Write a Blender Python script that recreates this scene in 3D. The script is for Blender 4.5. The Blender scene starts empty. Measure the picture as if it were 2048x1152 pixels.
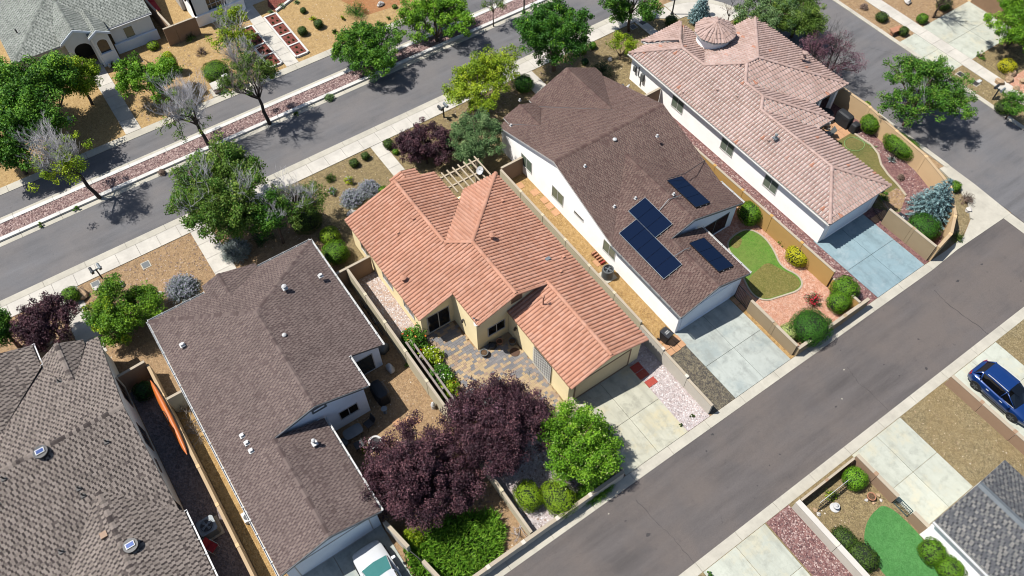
import bpy, bmesh, math, random
import numpy as np
from mathutils import Vector, Matrix

# ------------------------------------------------------------------ camera, sky, sun, exposure
S = bpy.context.scene
COL = S.collection
cam = bpy.data.objects.new('camera', bpy.data.cameras.new('camera'))
COL.objects.link(cam)
cam.data.sensor_width = 36.0
cam.data.lens = 1600.0 / 2048.0 * 36.0
cam.data.clip_start = 0.5
cam.data.clip_end = 3000
cam.location = (0, 0, 47)
cam.rotation_euler = (math.pi / 2 - 0.975, 0, math.radians(-34.807))
S.camera = cam
W = bpy.data.worlds.new('World'); S.world = W; W.use_nodes = True
SUN_EL, SUN_AZ = math.radians(61), math.radians(144.5)     # azimuth measured from +X, counter-clockwise
nt = W.node_tree
sky = nt.nodes.new('ShaderNodeTexSky'); sky.sky_type = 'NISHITA'; sky.sun_disc = False
sky.sun_elevation = SUN_EL; sky.sun_rotation = math.pi / 2 - SUN_AZ
nt.links.new(sky.outputs[0], nt.nodes['Background'].inputs[0])
nt.nodes['Background'].inputs[1].default_value = 0.085
sl = bpy.data.lights.new('sun', 'SUN'); sl.energy = 5.0; sl.angle = math.radians(0.5); sl.color = (1.0, 0.965, 0.91)
sun = bpy.data.objects.new('sun', sl); COL.objects.link(sun)
sd = Vector((math.cos(SUN_EL) * math.cos(SUN_AZ), math.cos(SUN_EL) * math.sin(SUN_AZ), math.sin(SUN_EL)))
sun.rotation_euler = sd.to_track_quat('Z', 'Y').to_euler()
sun.location = (0, 40, 80)
S.view_settings.view_transform = 'Standard'; S.view_settings.look = 'None'
S.view_settings.gamma = 1.0; S.view_settings.use_curve_mapping = False
S.view_settings.exposure = 0.95

S.cycles.pixel_filter_type = 'BLACKMAN_HARRIS'; S.cycles.filter_width = 1.05
rnd = random.Random(7)
PI = math.pi

# ------------------------------------------------------------------ materials
def lin(c):
    c /= 255.0
    return c / 12.92 if c <= 0.04045 else ((c + 0.055) / 1.055) ** 2.4
def alb(rgb, k=2.75):
    return tuple(min(0.86, lin(c) / k) for c in rgb)
MATS = {}
def _base(name, rough=0.85, spec=0.25):
    m = bpy.data.materials.new(name); m.use_nodes = True
    n = m.node_tree; b = n.nodes['Principled BSDF']
    b.inputs['Roughness'].default_value = rough
    b.inputs['Specular IOR Level'].default_value = spec
    MATS[name] = m
    return m, n, b
def N(n, t, **k):
    x = n.nodes.new(t)
    for a, v in k.items(): setattr(x, a, v)
    return x
def pos(n):
    return N(n, 'ShaderNodeNewGeometry').outputs['Position']
def noise(n, vec, scale, detail=4, rough=.6):
    x = N(n, 'ShaderNodeTexNoise'); x.inputs['Scale'].default_value = scale
    x.inputs['Detail'].default_value = detail; x.inputs['Roughness'].default_value = rough
    n.links.new(vec, x.inputs['Vector']); return x.outputs['Fac']
def ramp(n, fac, stops, interp='LINEAR'):
    r = N(n, 'ShaderNodeValToRGB'); r.color_ramp.interpolation = interp
    e = r.color_ramp.elements
    while len(e) < len(stops): e.new(0.5)
    for i, (p, c) in enumerate(stops):
        e[i].position = p; e[i].color = (*c, 1) if len(c) == 3 else c
    n.links.new(fac, r.inputs[0]); return r.outputs[0]
def mix(n, fac, a, b, mode='MIX'):
    x = N(n, 'ShaderNodeMix', data_type='RGBA', blend_type=mode)
    if hasattr(fac, 'is_output'): n.links.new(fac, x.inputs[0])
    else: x.inputs[0].default_value = fac
    for i, v in ((6, a), (7, b)):
        if hasattr(v, 'is_output'): n.links.new(v, x.inputs[i])
        else: x.inputs[i].default_value = (*v, 1)
    return x.outputs[2]
def bump(n, b, h, strength=.3, dist=.02):
    x = N(n, 'ShaderNodeBump'); x.inputs['Strength'].default_value = strength
    x.inputs['Distance'].default_value = dist
    n.links.new(h, x.inputs['Height']); n.links.new(x.outputs[0], b.inputs['Normal'])
def sc(c, f): return tuple(min(.88, v * f) for v in c)
def plain(name, rgb, rough=.6, metal=0, spec=.4, var=.12, vs=2.0):
    if name in MATS: return MATS[name]
    m, n, b = _base(name, rough, spec); b.inputs['Metallic'].default_value = metal
    c = alb(rgb)
    f = noise(n, pos(n), vs, 5)
    n.links.new(ramp(n, f, [(.25, sc(c, 1 - var)), (.75, sc(c, 1 + var))]), b.inputs['Base Color'])
    return m
def stucco(name, rgb, k=1.25):
    m, n, b = _base(name, .92, .15); c = alb(rgb, k)
    p = pos(n)
    col = ramp(n, noise(n, p, .8, 6), [(.3, sc(c, .93)), (.7, sc(c, 1.04))])
    n.links.new(col, b.inputs['Base Color'])
    bump(n, b, noise(n, p, 45, 3), .35, .01)
    return m
def gravel(name, cols, scale=14, patch=(.35, (1, 1, 1)), pc=None, rough=.95, bs=.6):
    """stones: one colour per cell, soft patches of wear, relief from the cells"""
    m, n, b = _base(name, rough, .15)
    p = pos(n)
    v = N(n, 'ShaderNodeTexVoronoi'); v.inputs['Scale'].default_value = scale; n.links.new(p, v.inputs['Vector'])
    v2 = N(n, 'ShaderNodeTexVoronoi'); v2.inputs['Scale'].default_value = scale * .45; n.links.new(p, v2.inputs['Vector'])
    sepr = N(n, 'ShaderNodeSeparateColor'); n.links.new(v.outputs['Color'], sepr.inputs[0])
    sep2 = N(n, 'ShaderNodeSeparateColor'); n.links.new(v2.outputs['Color'], sep2.inputs[0])
    k = len(cols)
    st = [(i / k, alb(c)) for i, c in enumerate(cols)]
    c1 = ramp(n, sepr.outputs[0], st, 'CONSTANT'); c2 = ramp(n, sep2.outputs[1], st, 'CONSTANT')
    c = mix(n, .35, c1, c2)
    av = alb(tuple(sum(q[i] for q in cols) / k for i in range(3)))
    big = noise(n, p, .35, 5, .65)
    c = mix(n, ramp(n, big, [(.35, (0, 0, 0)), (.7, (.55, .55, .55))]), c, sc(av, .88) if pc is None else alb(pc))
    fine = noise(n, p, 3.0, 4)
    c = mix(n, .5, c, ramp(n, fine, [(.3, (.62, .62, .62)), (.7, (1., 1., 1.))]), 'MULTIPLY')
    c = mix(n, 1.0, c, (1.12, 1.12, 1.12), 'MULTIPLY')
    n.links.new(c, b.inputs['Base Color'])
    bump(n, b, v.outputs['Distance'], bs, .03)
    return m
def concrete(name, rgb, stain=.5, warm=None):
    m, n, b = _base(name, .88, .2); p = pos(n); c = alb(rgb, 2.35)
    w = alb(warm, 2.35) if warm else sc(c, .9)
    a = ramp(n, noise(n, p, .45, 6, .7), [(.36, sc(c, 1.1)), (.5, c), (.62, w)])
    a = mix(n, ramp(n, noise(n, p, 1.3, 8, .75), [(.5, (0, 0, 0)), (.66, (stain * .8,) * 3)]), a, sc(c, .62))
    g = N(n, 'ShaderNodeTexNoise'); g.inputs['Scale'].default_value = 60; n.links.new(p, g.inputs['Vector'])
    mp = N(n, 'ShaderNodeMapping'); mp.inputs['Scale'].default_value = (1.3, .22, 1); n.links.new(p, mp.inputs[0])
    a = mix(n, ramp(n, noise(n, mp.outputs[0], 1.0, 5, .7), [(.5, (0, 0, 0)), (.64, (stain * .55,) * 3)]), a, sc(c, .66))
    a = mix(n, .3, a, ramp(n, g.outputs['Fac'], [(.35, (.82,) * 3), (.65, (1.05,) * 3)]), 'MULTIPLY')
    tb = N(n, 'ShaderNodeAttribute'); tb.attribute_name = 'tint'
    a = mix(n, 1.0, a, ramp(n, tb.outputs['Fac'], [(0, (.9,) * 3), (1, (1.03,) * 3)]), 'MULTIPLY')
    n.links.new(a, b.inputs['Base Color'])
    bump(n, b, g.outputs['Fac'], .2, .004)
    return m
def asphalt(name, rgb):
    m, n, b = _base(name, .9, .25); p = pos(n); c = alb(rgb)
    mp = N(n, 'ShaderNodeMapping'); mp.inputs['Scale'].default_value = (.12, 1.0, 1); n.links.new(p, mp.inputs[0])
    st = noise(n, mp.outputs[0], 1.1, 6, .6)                # long streaks along the road
    a = ramp(n, st, [(.3, sc(c, .74)), (.5, c), (.72, sc(c, 1.2))])
    a = mix(n, ramp(n, noise(n, p, .22, 5, .6), [(.42, (0, 0, 0)), (.62, (.8,) * 3)]), a, alb((rgb[0] + 14, rgb[1] + 10, rgb[2] + 6)))
    sp = noise(n, p, 1.6, 8, .8)
    a = mix(n, ramp(n, sp, [(.6, (0, 0, 0)), (.68, (.7,) * 3)]), a, sc(c, .6))
    a = mix(n, ramp(n, sp, [(.28, (.25,) * 3), (.36, (0, 0, 0))]), a, sc(c, 1.7))
    g = N(n, 'ShaderNodeTexVoronoi'); g.inputs['Scale'].default_value = 45; n.links.new(p, g.inputs['Vector'])
    se = N(n, 'ShaderNodeSeparateColor'); n.links.new(g.outputs['Color'], se.inputs[0])
    a = mix(n, .5, a, ramp(n, se.outputs[0], [(0, (.72,) * 3), (1, (1.18,) * 3)]), 'MULTIPLY')
    n.links.new(a, b.inputs['Base Color'])
    bump(n, b, g.outputs['Distance'], .35, .008)
    return m
def tinted(name, stops, rough=.85, spec=.2, fine=.25, fs=30, trans=0.0, ks=2.35, bmp=0, big=None):
    """colour by the face attribute 'tint' (one value per tile, shingle, leaf or stone)"""
    m, n, b = _base(name, rough, spec)
    t = N(n, 'ShaderNodeAttribute'); t.attribute_name = 'tint'
    c = ramp(n, t.outputs['Fac'], [(p_, alb(c_, ks)) for p_, c_ in stops])
    p = pos(n)
    f = noise(n, p, fs, 3)
    c = mix(n, fine, c, ramp(n, f, [(.3, (.6,) * 3), (.7, (1.15,) * 3)]), 'MULTIPLY')
    if big:
        c = mix(n, 1.0, c, ramp(n, noise(n, p, big, 6, .65), [(.3, (.84,) * 3), (.7, (1.1,) * 3)]), 'MULTIPLY')
    n.links.new(c, b.inputs['Base Color'])
    if bmp: bump(n, b, f, bmp, .01)
    if trans:
        d = N(n, 'ShaderNodeBsdfTranslucent'); n.links.new(c, d.inputs[0])
        x = N(n, 'ShaderNodeMixShader'); x.inputs[0].default_value = trans
        n.links.new(b.outputs[0], x.inputs[1]); n.links.new(d.outputs[0], x.inputs[2])
        n.links.new(x.outputs[0], n.nodes['Material Output'].inputs[0])
    return m

SM = dict(
    asphalt=asphalt('lane asphalt', (116, 110, 108)), asphalt2=asphalt('street asphalt', (128, 127, 129)),
    kerb=concrete('kerb concrete', (214, 208, 192), .35), walk=concrete('sidewalk concrete', (226, 220, 208), .3),
    drive_a=concrete('cream driveway concrete', (212, 210, 190), .9, (220, 210, 176)),
    drive_b=concrete('grey driveway concrete', (200, 206, 198), .9, (180, 190, 186)),
    drive_c=concrete('blue driveway concrete', (158, 184, 192), .7, (176, 196, 202)),
    drive_d=concrete('pale green driveway concrete', (212, 215, 200), .7, (222, 218, 194)),
    white_curb=concrete('white edging concrete', (238, 236, 230), .2),
    tan=gravel('tan gravel', [(196, 162, 120), (172, 142, 106), (212, 180, 140), (150, 124, 96), (186, 152, 118)], 16),
    khaki=gravel('khaki gravel', [(172, 152, 108), (146, 128, 92), (192, 172, 128), (120, 106, 80), (160, 140, 104)], 16),
    yellow=gravel('yellow gravel', [(214, 180, 124), (198, 164, 110), (224, 192, 140), (180, 148, 102)], 15),
    gold=gravel('golden gravel', [(204, 166, 108), (184, 146, 92), (218, 182, 128), (160, 126, 82)], 15, pc=(210, 174, 118)),
    reddirt=gravel('reddish dirt', [(196, 136, 88), (178, 120, 76), (206, 150, 104)], 18, pc=(186, 140, 100)),
    white=gravel('white gravel', [(236, 224, 222), (214, 198, 196), (244, 238, 236), (176, 160, 156), (226, 206, 200)], 15, bs=.9),
    white_tan=gravel('white gravel with tan patches', [(232, 218, 212), (210, 192, 184), (240, 232, 228), (178, 158, 148), (222, 196, 178)], 13, pc=(204, 162, 130), bs=.9),
    maroon=gravel('maroon gravel', [(156, 116, 112), (128, 90, 90), (186, 146, 138), (104, 74, 76), (170, 126, 120)], 13, bs=.9),
    medianrock=gravel('maroon median rock', [(168, 142, 138), (136, 112, 110), (206, 182, 172), (112, 90, 90), (188, 158, 148)], 11, bs=1),
    pink=gravel('pink gravel', [(240, 184, 154), (222, 162, 134), (248, 208, 184), (206, 144, 116)], 14, bs=.9),
    darkgravel=gravel('dark mixed gravel', [(112, 106, 96), (146, 136, 112), (84, 82, 80), (160, 150, 126), (98, 90, 84)], 13, bs=.9),
    slate=gravel('slate grey gravel', [(154, 142, 142), (128, 120, 122), (172, 160, 158), (108, 102, 104)], 12, bs=.9),
    ochre=gravel('ochre gravel', [(164, 148, 112), (144, 130, 96), (182, 166, 130), (126, 114, 88)], 16, pc=(170, 144, 100)),
    redgravel=gravel('red crushed gravel', [(158, 90, 78), (132, 72, 62), (176, 110, 96), (112, 60, 54)], 14, bs=.9),
    soil=gravel('dark soil mulch', [(112, 88, 66), (88, 70, 54), (134, 108, 82)], 14),
    lawn=gravel('lawn grass', [(104, 156, 56), (86, 138, 46), (118, 166, 66), (126, 158, 72)], 22, pc=(140, 152, 80)), lawndry=gravel('dry lawn grass', [(140, 134, 70), (120, 120, 58), (156, 148, 88), (110, 116, 54)], 22, pc=(164, 146, 90)),
    drylawn=gravel('dry patchy lawn', [(128, 132, 74), (108, 120, 62), (150, 140, 88), (92, 104, 54)], 22, pc=(168, 142, 94)),
    turf=gravel('artificial turf', [(96, 160, 88), (84, 146, 76), (108, 170, 98)], 24, pc=(66, 124, 62), bs=.3),
    wall_w=stucco('white stucco', (246, 244, 240)), wall_c=stucco('cream stucco', (232, 214, 170)),
    wall_b=stucco('pale blue grey stucco', (214, 222, 230)), wall_t=stucco('tan stucco', (236, 228, 208)),
    wall_g=stucco('light grey stucco', (212, 216, 214)), wall_tan2=stucco('beige stucco', (210, 188, 150)),
    trim_w=plain('white trim', (236, 234, 228)), trim_t=plain('tan trim', (176, 140, 108)),
    trim_d=plain('grey trim', (120, 128, 134)), trim_dk=plain('dark trim', (70, 66, 62)),
    glass=None,
    blk_tan=stucco('beige block wall', (196, 186, 160), 1.7), blk_gold=stucco('golden block wall', (190, 152, 92), 1.7),
    blk_brown=stucco('brown block wall', (176, 146, 120), 2.1), blk_peach=stucco('peach block wall', (214, 182, 140), 1.8),
    blk_pale=stucco('pale block wall', (212, 204, 190), 1.9), cap=stucco('block wall cap', (208, 194, 172), 2.6), cap_p=stucco('peach wall cap', (218, 190, 152), 2.6), cap_w=stucco('pale wall cap', (232, 226, 216), 2.5),
    blk_olive=stucco('olive tan block wall', (172, 152, 122), 2.0),
    metal_w=plain('white metal', (238, 238, 236), .45), metal_d=plain('dark metal', (44, 46, 50), .45),
    metal_g=plain('grey metal', (150, 158, 162), .45, .3), metal_teal=plain('dark teal metal', (66, 96, 98), .5),
    plastic_dk=plain('charcoal plastic', (52, 56, 62), .5), plastic_g=plain('grey plastic', (120, 124, 124), .5),
    wood=plain('weathered pale wood', (216, 198, 170), .85, var=.2, vs=9), wood_o=plain('orange varnished wood', (226, 122, 48), .45, var=.15, vs=3),
    wood_d=plain('dark wood', (104, 74, 54), .85), wood_grey=plain('silvered grey wood', (168, 156, 148), .9, var=.25, vs=8),
    rock_w=plain('white boulder stone', (236, 230, 222), .95, var=.2, vs=6), rock_t=plain('tan boulder stone', (206, 174, 138), .95, var=.3, vs=5),
    terracotta=plain('terracotta', (206, 146, 112), .9), redpaver=plain('red paver', (196, 82, 66), .9, var=.15, vs=12),
    sand=plain('sandstone paver', (224, 172, 128), .9, var=.15, vs=6),
    red=plain('red fabric', (190, 34, 48), .85), black=plain('black cover fabric', (34, 38, 44), .7),
    rubber=plain('tyre rubber', (34, 34, 36), .85), rim=plain('alloy rim', (150, 152, 156), .35, .8),
    bark=plain('brown bark', (112, 92, 76), .95, var=.3, vs=12), bark_d=plain('dark bark', (78, 66, 60), .95, var=.3, vs=12),
    deadwood=plain('silvery dead wood', (232, 228, 230), .95, var=.2, vs=10),
    copper=plain('brown electrical box', (168, 134, 108), .7), silverbox=plain('silver cabinet', (206, 210, 212), .5),
    hose=plain('green hose', (150, 196, 120), .5), crack=plain('crack sealant', (70, 66, 66), .8),
    ridge_o=None)
def glassmat(name, rgb, rough=.08):
    m, n, b = _base(name, rough, .6); b.inputs['Base Color'].default_value = (*alb(rgb), 1)
    return m
SM['glass'] = glassmat('window glass', (66, 74, 76)); SM['glass_g'] = glassmat('greenish window glass', (134, 150, 132))
SM['glass_dk'] = glassmat('dark window glass', (22, 26, 30)); SM['glass_car'] = glassmat('car window glass', (14, 18, 24), .05)
SM['glass_teal'] = glassmat('teal windscreen glass', (84, 150, 148), .05)
def carpaint(name, rgb, metal=.35):
    m, n, b = _base(name, .28, .5); b.inputs['Base Color'].default_value = (*alb(rgb), 1)
    b.inputs['Metallic'].default_value = metal; b.inputs['Coat Weight'].default_value = .8; b.inputs['Coat Roughness'].default_value = .05
    return m
SM['paint_blue'] = carpaint('blue car paint', (20, 72, 150)); SM['paint_white'] = carpaint('white car paint', (244, 246, 248), 0)
m_, n_, b_ = _base('solar cells', .16, .5)
p_ = pos(n_); b_.inputs['Base Color'].default_value = (.003, .007, .02, 1); b_.inputs['Specular IOR Level'].default_value = .06; b_.inputs['Roughness'].default_value = .1; SM['solar'] = m_
# roof coverings: one tint value per shingle or tile; shadow slots painted with a darker one
SM['sh_brown'] = tinted('brown shingles', [(0, (86, 70, 67)), (.45, (106, 90, 86)), (.55, (124, 108, 103)), (1, (140, 124, 118))], fine=.3, fs=26, big=.5)
SM['sh_dark'] = tinted('red brown shingles', [(0, (84, 64, 60)), (.45, (106, 82, 76)), (.6, (122, 100, 92)), (1, (138, 116, 106))], fine=.3, fs=26, big=.4)
SM['sh_taupe'] = tinted('taupe shingles', [(0, (60, 52, 50)), (.4, (92, 82, 78)), (.5, (138, 127, 119)), (1, (160, 148, 139))], fine=.3, fs=26, big=.5)
SM['sh_grey'] = tinted('sage grey shingles', [(0, (98, 104, 98)), (.4, (130, 136, 128)), (.6, (156, 160, 152)), (1, (176, 180, 172))], fine=.4, fs=26, big=.5)
SM['sh_slate'] = tinted('charcoal mixed shingles', [(0, (66, 68, 72)), (.35, (86, 88, 92)), (.6, (108, 109, 112)), (.85, (134, 132, 128)), (1, (150, 147, 142))], fine=.3, fs=26)
SM['ti_orange'] = tinted('salmon roof tiles', [(0, (204, 148, 122)), (.5, (211, 156, 130)), (1, (218, 166, 142))], fine=.1, fs=9, big=.5)
SM['ti_pink'] = tinted('dusty pink roof tiles', [(0, (192, 162, 150)), (.5, (200, 171, 160)), (.988, (210, 182, 172)), (.992, (202, 146, 122)), (1, (202, 146, 122))], fine=.12, fs=9, big=.7)
SM['pavers'] = tinted('mixed patio pavers', [(0, (132, 132, 136)), (.3, (156, 152, 150)), (.34, (188, 164, 132)), (.62, (212, 186, 146)), (.66, (166, 142, 126)), (1, (196, 172, 146))], fine=.3, fs=20, big=.35)
def leafmat(name, a, b, c, trans=.3): return tinted(name, [(0, a), (.55, b), (1, c)], .6, .2, .12, 6, trans, 1.75)
LM = dict(
    bright=leafmat('bright green leaves', (48, 86, 14), (106, 158, 28), (166, 208, 60), .22),
    green=leafmat('green leaves', (32, 70, 16), (76, 128, 32), (134, 178, 60), .22),
    olive=leafmat('olive green leaves', (58, 88, 30), (100, 132, 46), (152, 172, 78)),
    deep=leafmat('deep green leaves', (26, 62, 12), (58, 110, 24), (100, 154, 44), .2),
    dark=leafmat('dark green leaves', (20, 50, 22), (38, 80, 34), (66, 112, 50)),
    lime=leafmat('lime leaves', (120, 150, 14), (180, 196, 30), (218, 222, 70)),
    yellow=leafmat('yellow leaves', (140, 146, 14), (204, 200, 30), (232, 228, 70)),
    yolive=leafmat('yellow green leaves', (86, 120, 14), (142, 170, 28), (200, 212, 56), .22),
    sage=leafmat('sage green leaves', (70, 104, 60), (112, 144, 88), (162, 184, 124)),
    purple=leafmat('purple plum leaves', (38, 24, 30), (74, 46, 56), (124, 84, 88), .1),
    purple2=leafmat('purple grey leaves', (74, 44, 58), (112, 76, 90), (160, 120, 124), .18),
    spruce=leafmat('blue spruce needles', (74, 104, 108), (124, 158, 160), (180, 208, 206), .05),
    silver=leafmat('silver sage leaves', (110, 128, 116), (150, 162, 156), (196, 200, 202), .15),
    lavender=leafmat('lavender flower spikes', (130, 124, 150), (164, 158, 186), (200, 194, 214), .15),
    juniper=leafmat('juniper green sprays', (36, 76, 14), (88, 140, 30), (152, 190, 62), .1),
    hedge=leafmat('clipped hedge leaves', (44, 80, 10), (88, 132, 18), (138, 174, 40), .12),
    hedge_d=leafmat('dark clipped hedge leaves', (38, 60, 18), (66, 92, 28), (100, 122, 44), .15),
    hedge_y=leafmat('yellow green clipped leaves', (84, 118, 10), (122, 154, 20), (160, 184, 38), .15),
    dry=leafmat('dry brown twigs', (112, 92, 80), (144, 122, 108), (176, 152, 136), .1),
    rose=leafmat('red petals', (170, 20, 40), (210, 36, 60), (236, 80, 100), .2),
    orange=leafmat('orange petals', (236, 90, 20), (246, 120, 50), (250, 160, 90), .2),
    petalw=leafmat('white petals', (236, 230, 214), (246, 242, 230), (250, 246, 240), .2),
    ochre=leafmat('variegated cream leaves', (130, 150, 70), (176, 190, 110), (218, 222, 160), .2))
SM['core'] = plain('dark foliage core', (30, 44, 20), .95)
SM['core_p'] = plain('inner plum twigs', (44, 28, 32), .95)

# ------------------------------------------------------------------ objects
def npmesh(name, V, F, tint=None, mat=None):
    """V (n,3), F (m,k) all of one size k"""
    me = bpy.data.meshes.new(name)
    V = np.asarray(V, np.float32); F = np.asarray(F, np.int32)
    m, k = F.shape
    me.vertices.add(len(V)); me.vertices.foreach_set('co', V.ravel())
    me.loops.add(m * k); me.loops.foreach_set('vertex_index', F.ravel())
    me.polygons.add(m); me.polygons.foreach_set('loop_start', np.arange(0, m * k, k, dtype=np.int32))
    me.update(calc_edges=True)
    if tint is not None:
        a = me.attributes.new('tint', 'FLOAT', 'FACE'); a.data.foreach_set('value', np.asarray(tint, np.float32))
    if mat: me.materials.append(mat)
    return me
def wloc(o):
    v = Vector((0, 0, 0))
    while o is not None: v += o.location; o = o.parent
    return v
def link(name, me, parent=None, **props):
    o = bpy.data.objects.new(name, me); COL.objects.link(o)
    if parent is not None: o.parent = parent
    for k, v in props.items():
        if v: o[k] = v
    return o
class MB:
    """collects polygons in world coordinates (or the coordinates of an unmoved parent)"""
    def __init__(s): s.v = []; s.f = []; s.t = []
    def poly(s, pts, t=.5):
        i = len(s.v); s.v += [tuple(p) for p in pts]; s.f.append(tuple(range(i, i + len(pts)))); s.t.append(t); return s
    def prism(s, pts, z0, z1, t=.5):
        a = sum(pts[i][0] * pts[(i + 1) % len(pts)][1] - pts[(i + 1) % len(pts)][0] * pts[i][1] for i in range(len(pts)))
        if a < 0: pts = pts[::-1]
        n = len(pts); i = len(s.v)
        s.v += [(p[0], p[1], z0) for p in pts] + [(p[0], p[1], z1) for p in pts]
        s.f.append(tuple(range(i + n, i + 2 * n))); s.f.append(tuple(range(i + n - 1, i - 1, -1)))
        for k in range(n): s.f.append((i + k, i + (k + 1) % n, i + n + (k + 1) % n, i + n + k))
        s.t += [t] * (n + 2); return s
    def box(s, x0, x1, y0, y1, z0, z1, t=.5): return s.prism([(x0, y0), (x1, y0), (x1, y1), (x0, y1)], z0, z1, t)
    def slab(s, pts3, d, t=.5):
        """closed plate: polygon pts3 and a copy moved by vector d"""
        n = len(pts3); i = len(s.v); d = Vector(d)
        s.v += [tuple(Vector(p)) for p in pts3] + [tuple(Vector(p) + d) for p in pts3]
        nrm = (Vector(pts3[1]) - Vector(pts3[0])).cross(Vector(pts3[2]) - Vector(pts3[1]))
        flip = nrm.dot(d) > 0
        top = tuple(range(i, i + n)); bot = tuple(range(i + 2 * n - 1, i + n - 1, -1))
        s.f += [top[::-1], bot[::-1]] if flip else [top, bot]
        for k in range(n):
            q = (i + (k + 1) % n, i + k, i + n + k, i + n + (k + 1) % n)
            s.f.append(q[::-1] if flip else q)
        s.t += [t] * (n + 2); return s
    def tube(s, pts, rs, n=6, t=.5, cap=True):
        pts = [Vector(p) for p in pts]
        if not hasattr(rs, '__len__'): rs = [rs] * len(pts)
        base = len(s.v)
        for k, p in enumerate(pts):
            d = (pts[min(k + 1, len(pts) - 1)] - pts[max(k - 1, 0)]).normalized()
            a = d.orthogonal().normalized() if k == 0 else (a - d * a.dot(d)).normalized()
            b = d.cross(a)
            for q in range(n):
                an = 2 * PI * q / n; s.v.append(tuple(p + (a * math.cos(an) + b * math.sin(an)) * rs[k]))
        for k in range(len(pts) - 1):
            for q in range(n):
                s.f.append((base + k * n + q, base + k * n + (q + 1) % n, base + (k + 1) * n + (q + 1) % n, base + (k + 1) * n + q)); s.t.append(t)
        if cap:
            s.f.append(tuple(base + q for q in range(n))[::-1]); s.f.append(tuple(base + (len(pts) - 1) * n + q for q in range(n))); s.t += [t, t]
        return s
    def lathe(s, c, prof, n=16, t=.5):
        """prof: [(r, z)] round the vertical axis at c"""
        base = len(s.v)
        for r, z in prof:
            for q in range(n):
                an = 2 * PI * q / n; s.v.append((c[0] + r * math.cos(an), c[1] + r * math.sin(an), c[2] + z))
        for k in range(len(prof) - 1):
            for q in range(n):
                s.f.append((base + k * n + q, base + k * n + (q + 1) % n, base + (k + 1) * n + (q + 1) % n, base + (k + 1) * n + q)); s.t.append(t)
        s.f.append(tuple(base + q for q in range(n))[::-1]); s.f.append(tuple(base + (len(prof) - 1) * n + q for q in range(n))); s.t += [t, t]
        return s
    def build(s, name, mat, parent=None, smooth=False, **props):
        L = wloc(parent) if parent is not None else Vector((0, 0, 0))
        me = bpy.data.meshes.new(name)
        me.from_pydata([(x - L.x, y - L.y, z - L.z) for x, y, z in s.v], [], s.f)
        a = me.attributes.new('tint', 'FLOAT', 'FACE'); a.data.foreach_set('value', s.t)
        me.materials.append(SM[mat] if isinstance(mat, str) else mat)
        if smooth: me.polygons.foreach_set('use_smooth', [True] * len(me.polygons))
        return link(name, me, parent, **props)
def thing(name, loc, label, cat, group=None, rz=0):
    o = bpy.data.objects.new(name, None); COL.objects.link(o); o.location = loc; o.rotation_euler[2] = rz
    o.empty_display_size = .3
    o['label'] = label; o['category'] = cat
    if group: o['group'] = group
    return o
def copy_tree(o, parent=None):
    c = o.copy(); COL.objects.link(c)
    if parent: c.parent = parent
    for ch in list(o.children): copy_tree(ch, c)
    return c
def flat(name, pts, z, mat):
    """a sheet of ground: structure"""
    a = sum(pts[i][0] * pts[(i + 1) % len(pts)][1] - pts[(i + 1) % len(pts)][0] * pts[i][1] for i in range(len(pts)))
    if a < 0: pts = pts[::-1]
    m = MB(); m.poly([(p[0], p[1], z) for p in pts]); return m.build(name, mat, kind='structure')
def R4(x0, x1, y0, y1): return [(x0, y0), (x1, y0), (x1, y1), (x0, y1)]
def smooth_poly(pts, it=2):
    for _ in range(it):
        q = []
        for i in range(len(pts)):
            a, b = pts[i], pts[(i + 1) % len(pts)]
            q += [(a[0] * .75 + b[0] * .25, a[1] * .75 + b[1] * .25), (a[0] * .25 + b[0] * .75, a[1] * .25 + b[1] * .75)]
        pts = q
    return pts

# ------------------------------------------------------------------ ground
flat('ground', R4(-500, 560, -450, 650), -.03, 'tan')
flat('far_yard', R4(-60, 53, 56.4, 130), 0, 'yellow')
flat('front_yard', R4(-60, 8.9, 30, 44.1), 0, 'tan')
flat('front_yard', R4(8.9, 23.0, 30, 44.1), .001, 'khaki')
flat('front_yard', R4(23.0, 53.2, 30, 44.1), 0, 'khaki')
flat('side_yard', R4(61.8, 120, 5, 60), 0, 'tan')
flat('side_strip', R4(61.8, 64, 5, 22.9), .004, 'khaki')
flat('side_lot', R4(65.2, 90, 5, 22.9), .004, 'khaki')
flat('south_yard', R4(-60, 120, -60, 3.9), 0, 'ochre')
flat('planter_soil', [(23.58, 62.21), (24.62, 58.79), (29.36, 58.19), (30.56, 63.03), (26.17, 66.08)], .004, 'reddirt')
flat('gravel_bed', [(18.05, 63.53), (24.24, 65.49), (37.64, 56.17), (29.21, 57.93), (19.38, 57.13), (17.91, 57.17)], .003, 'yellow')
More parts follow.
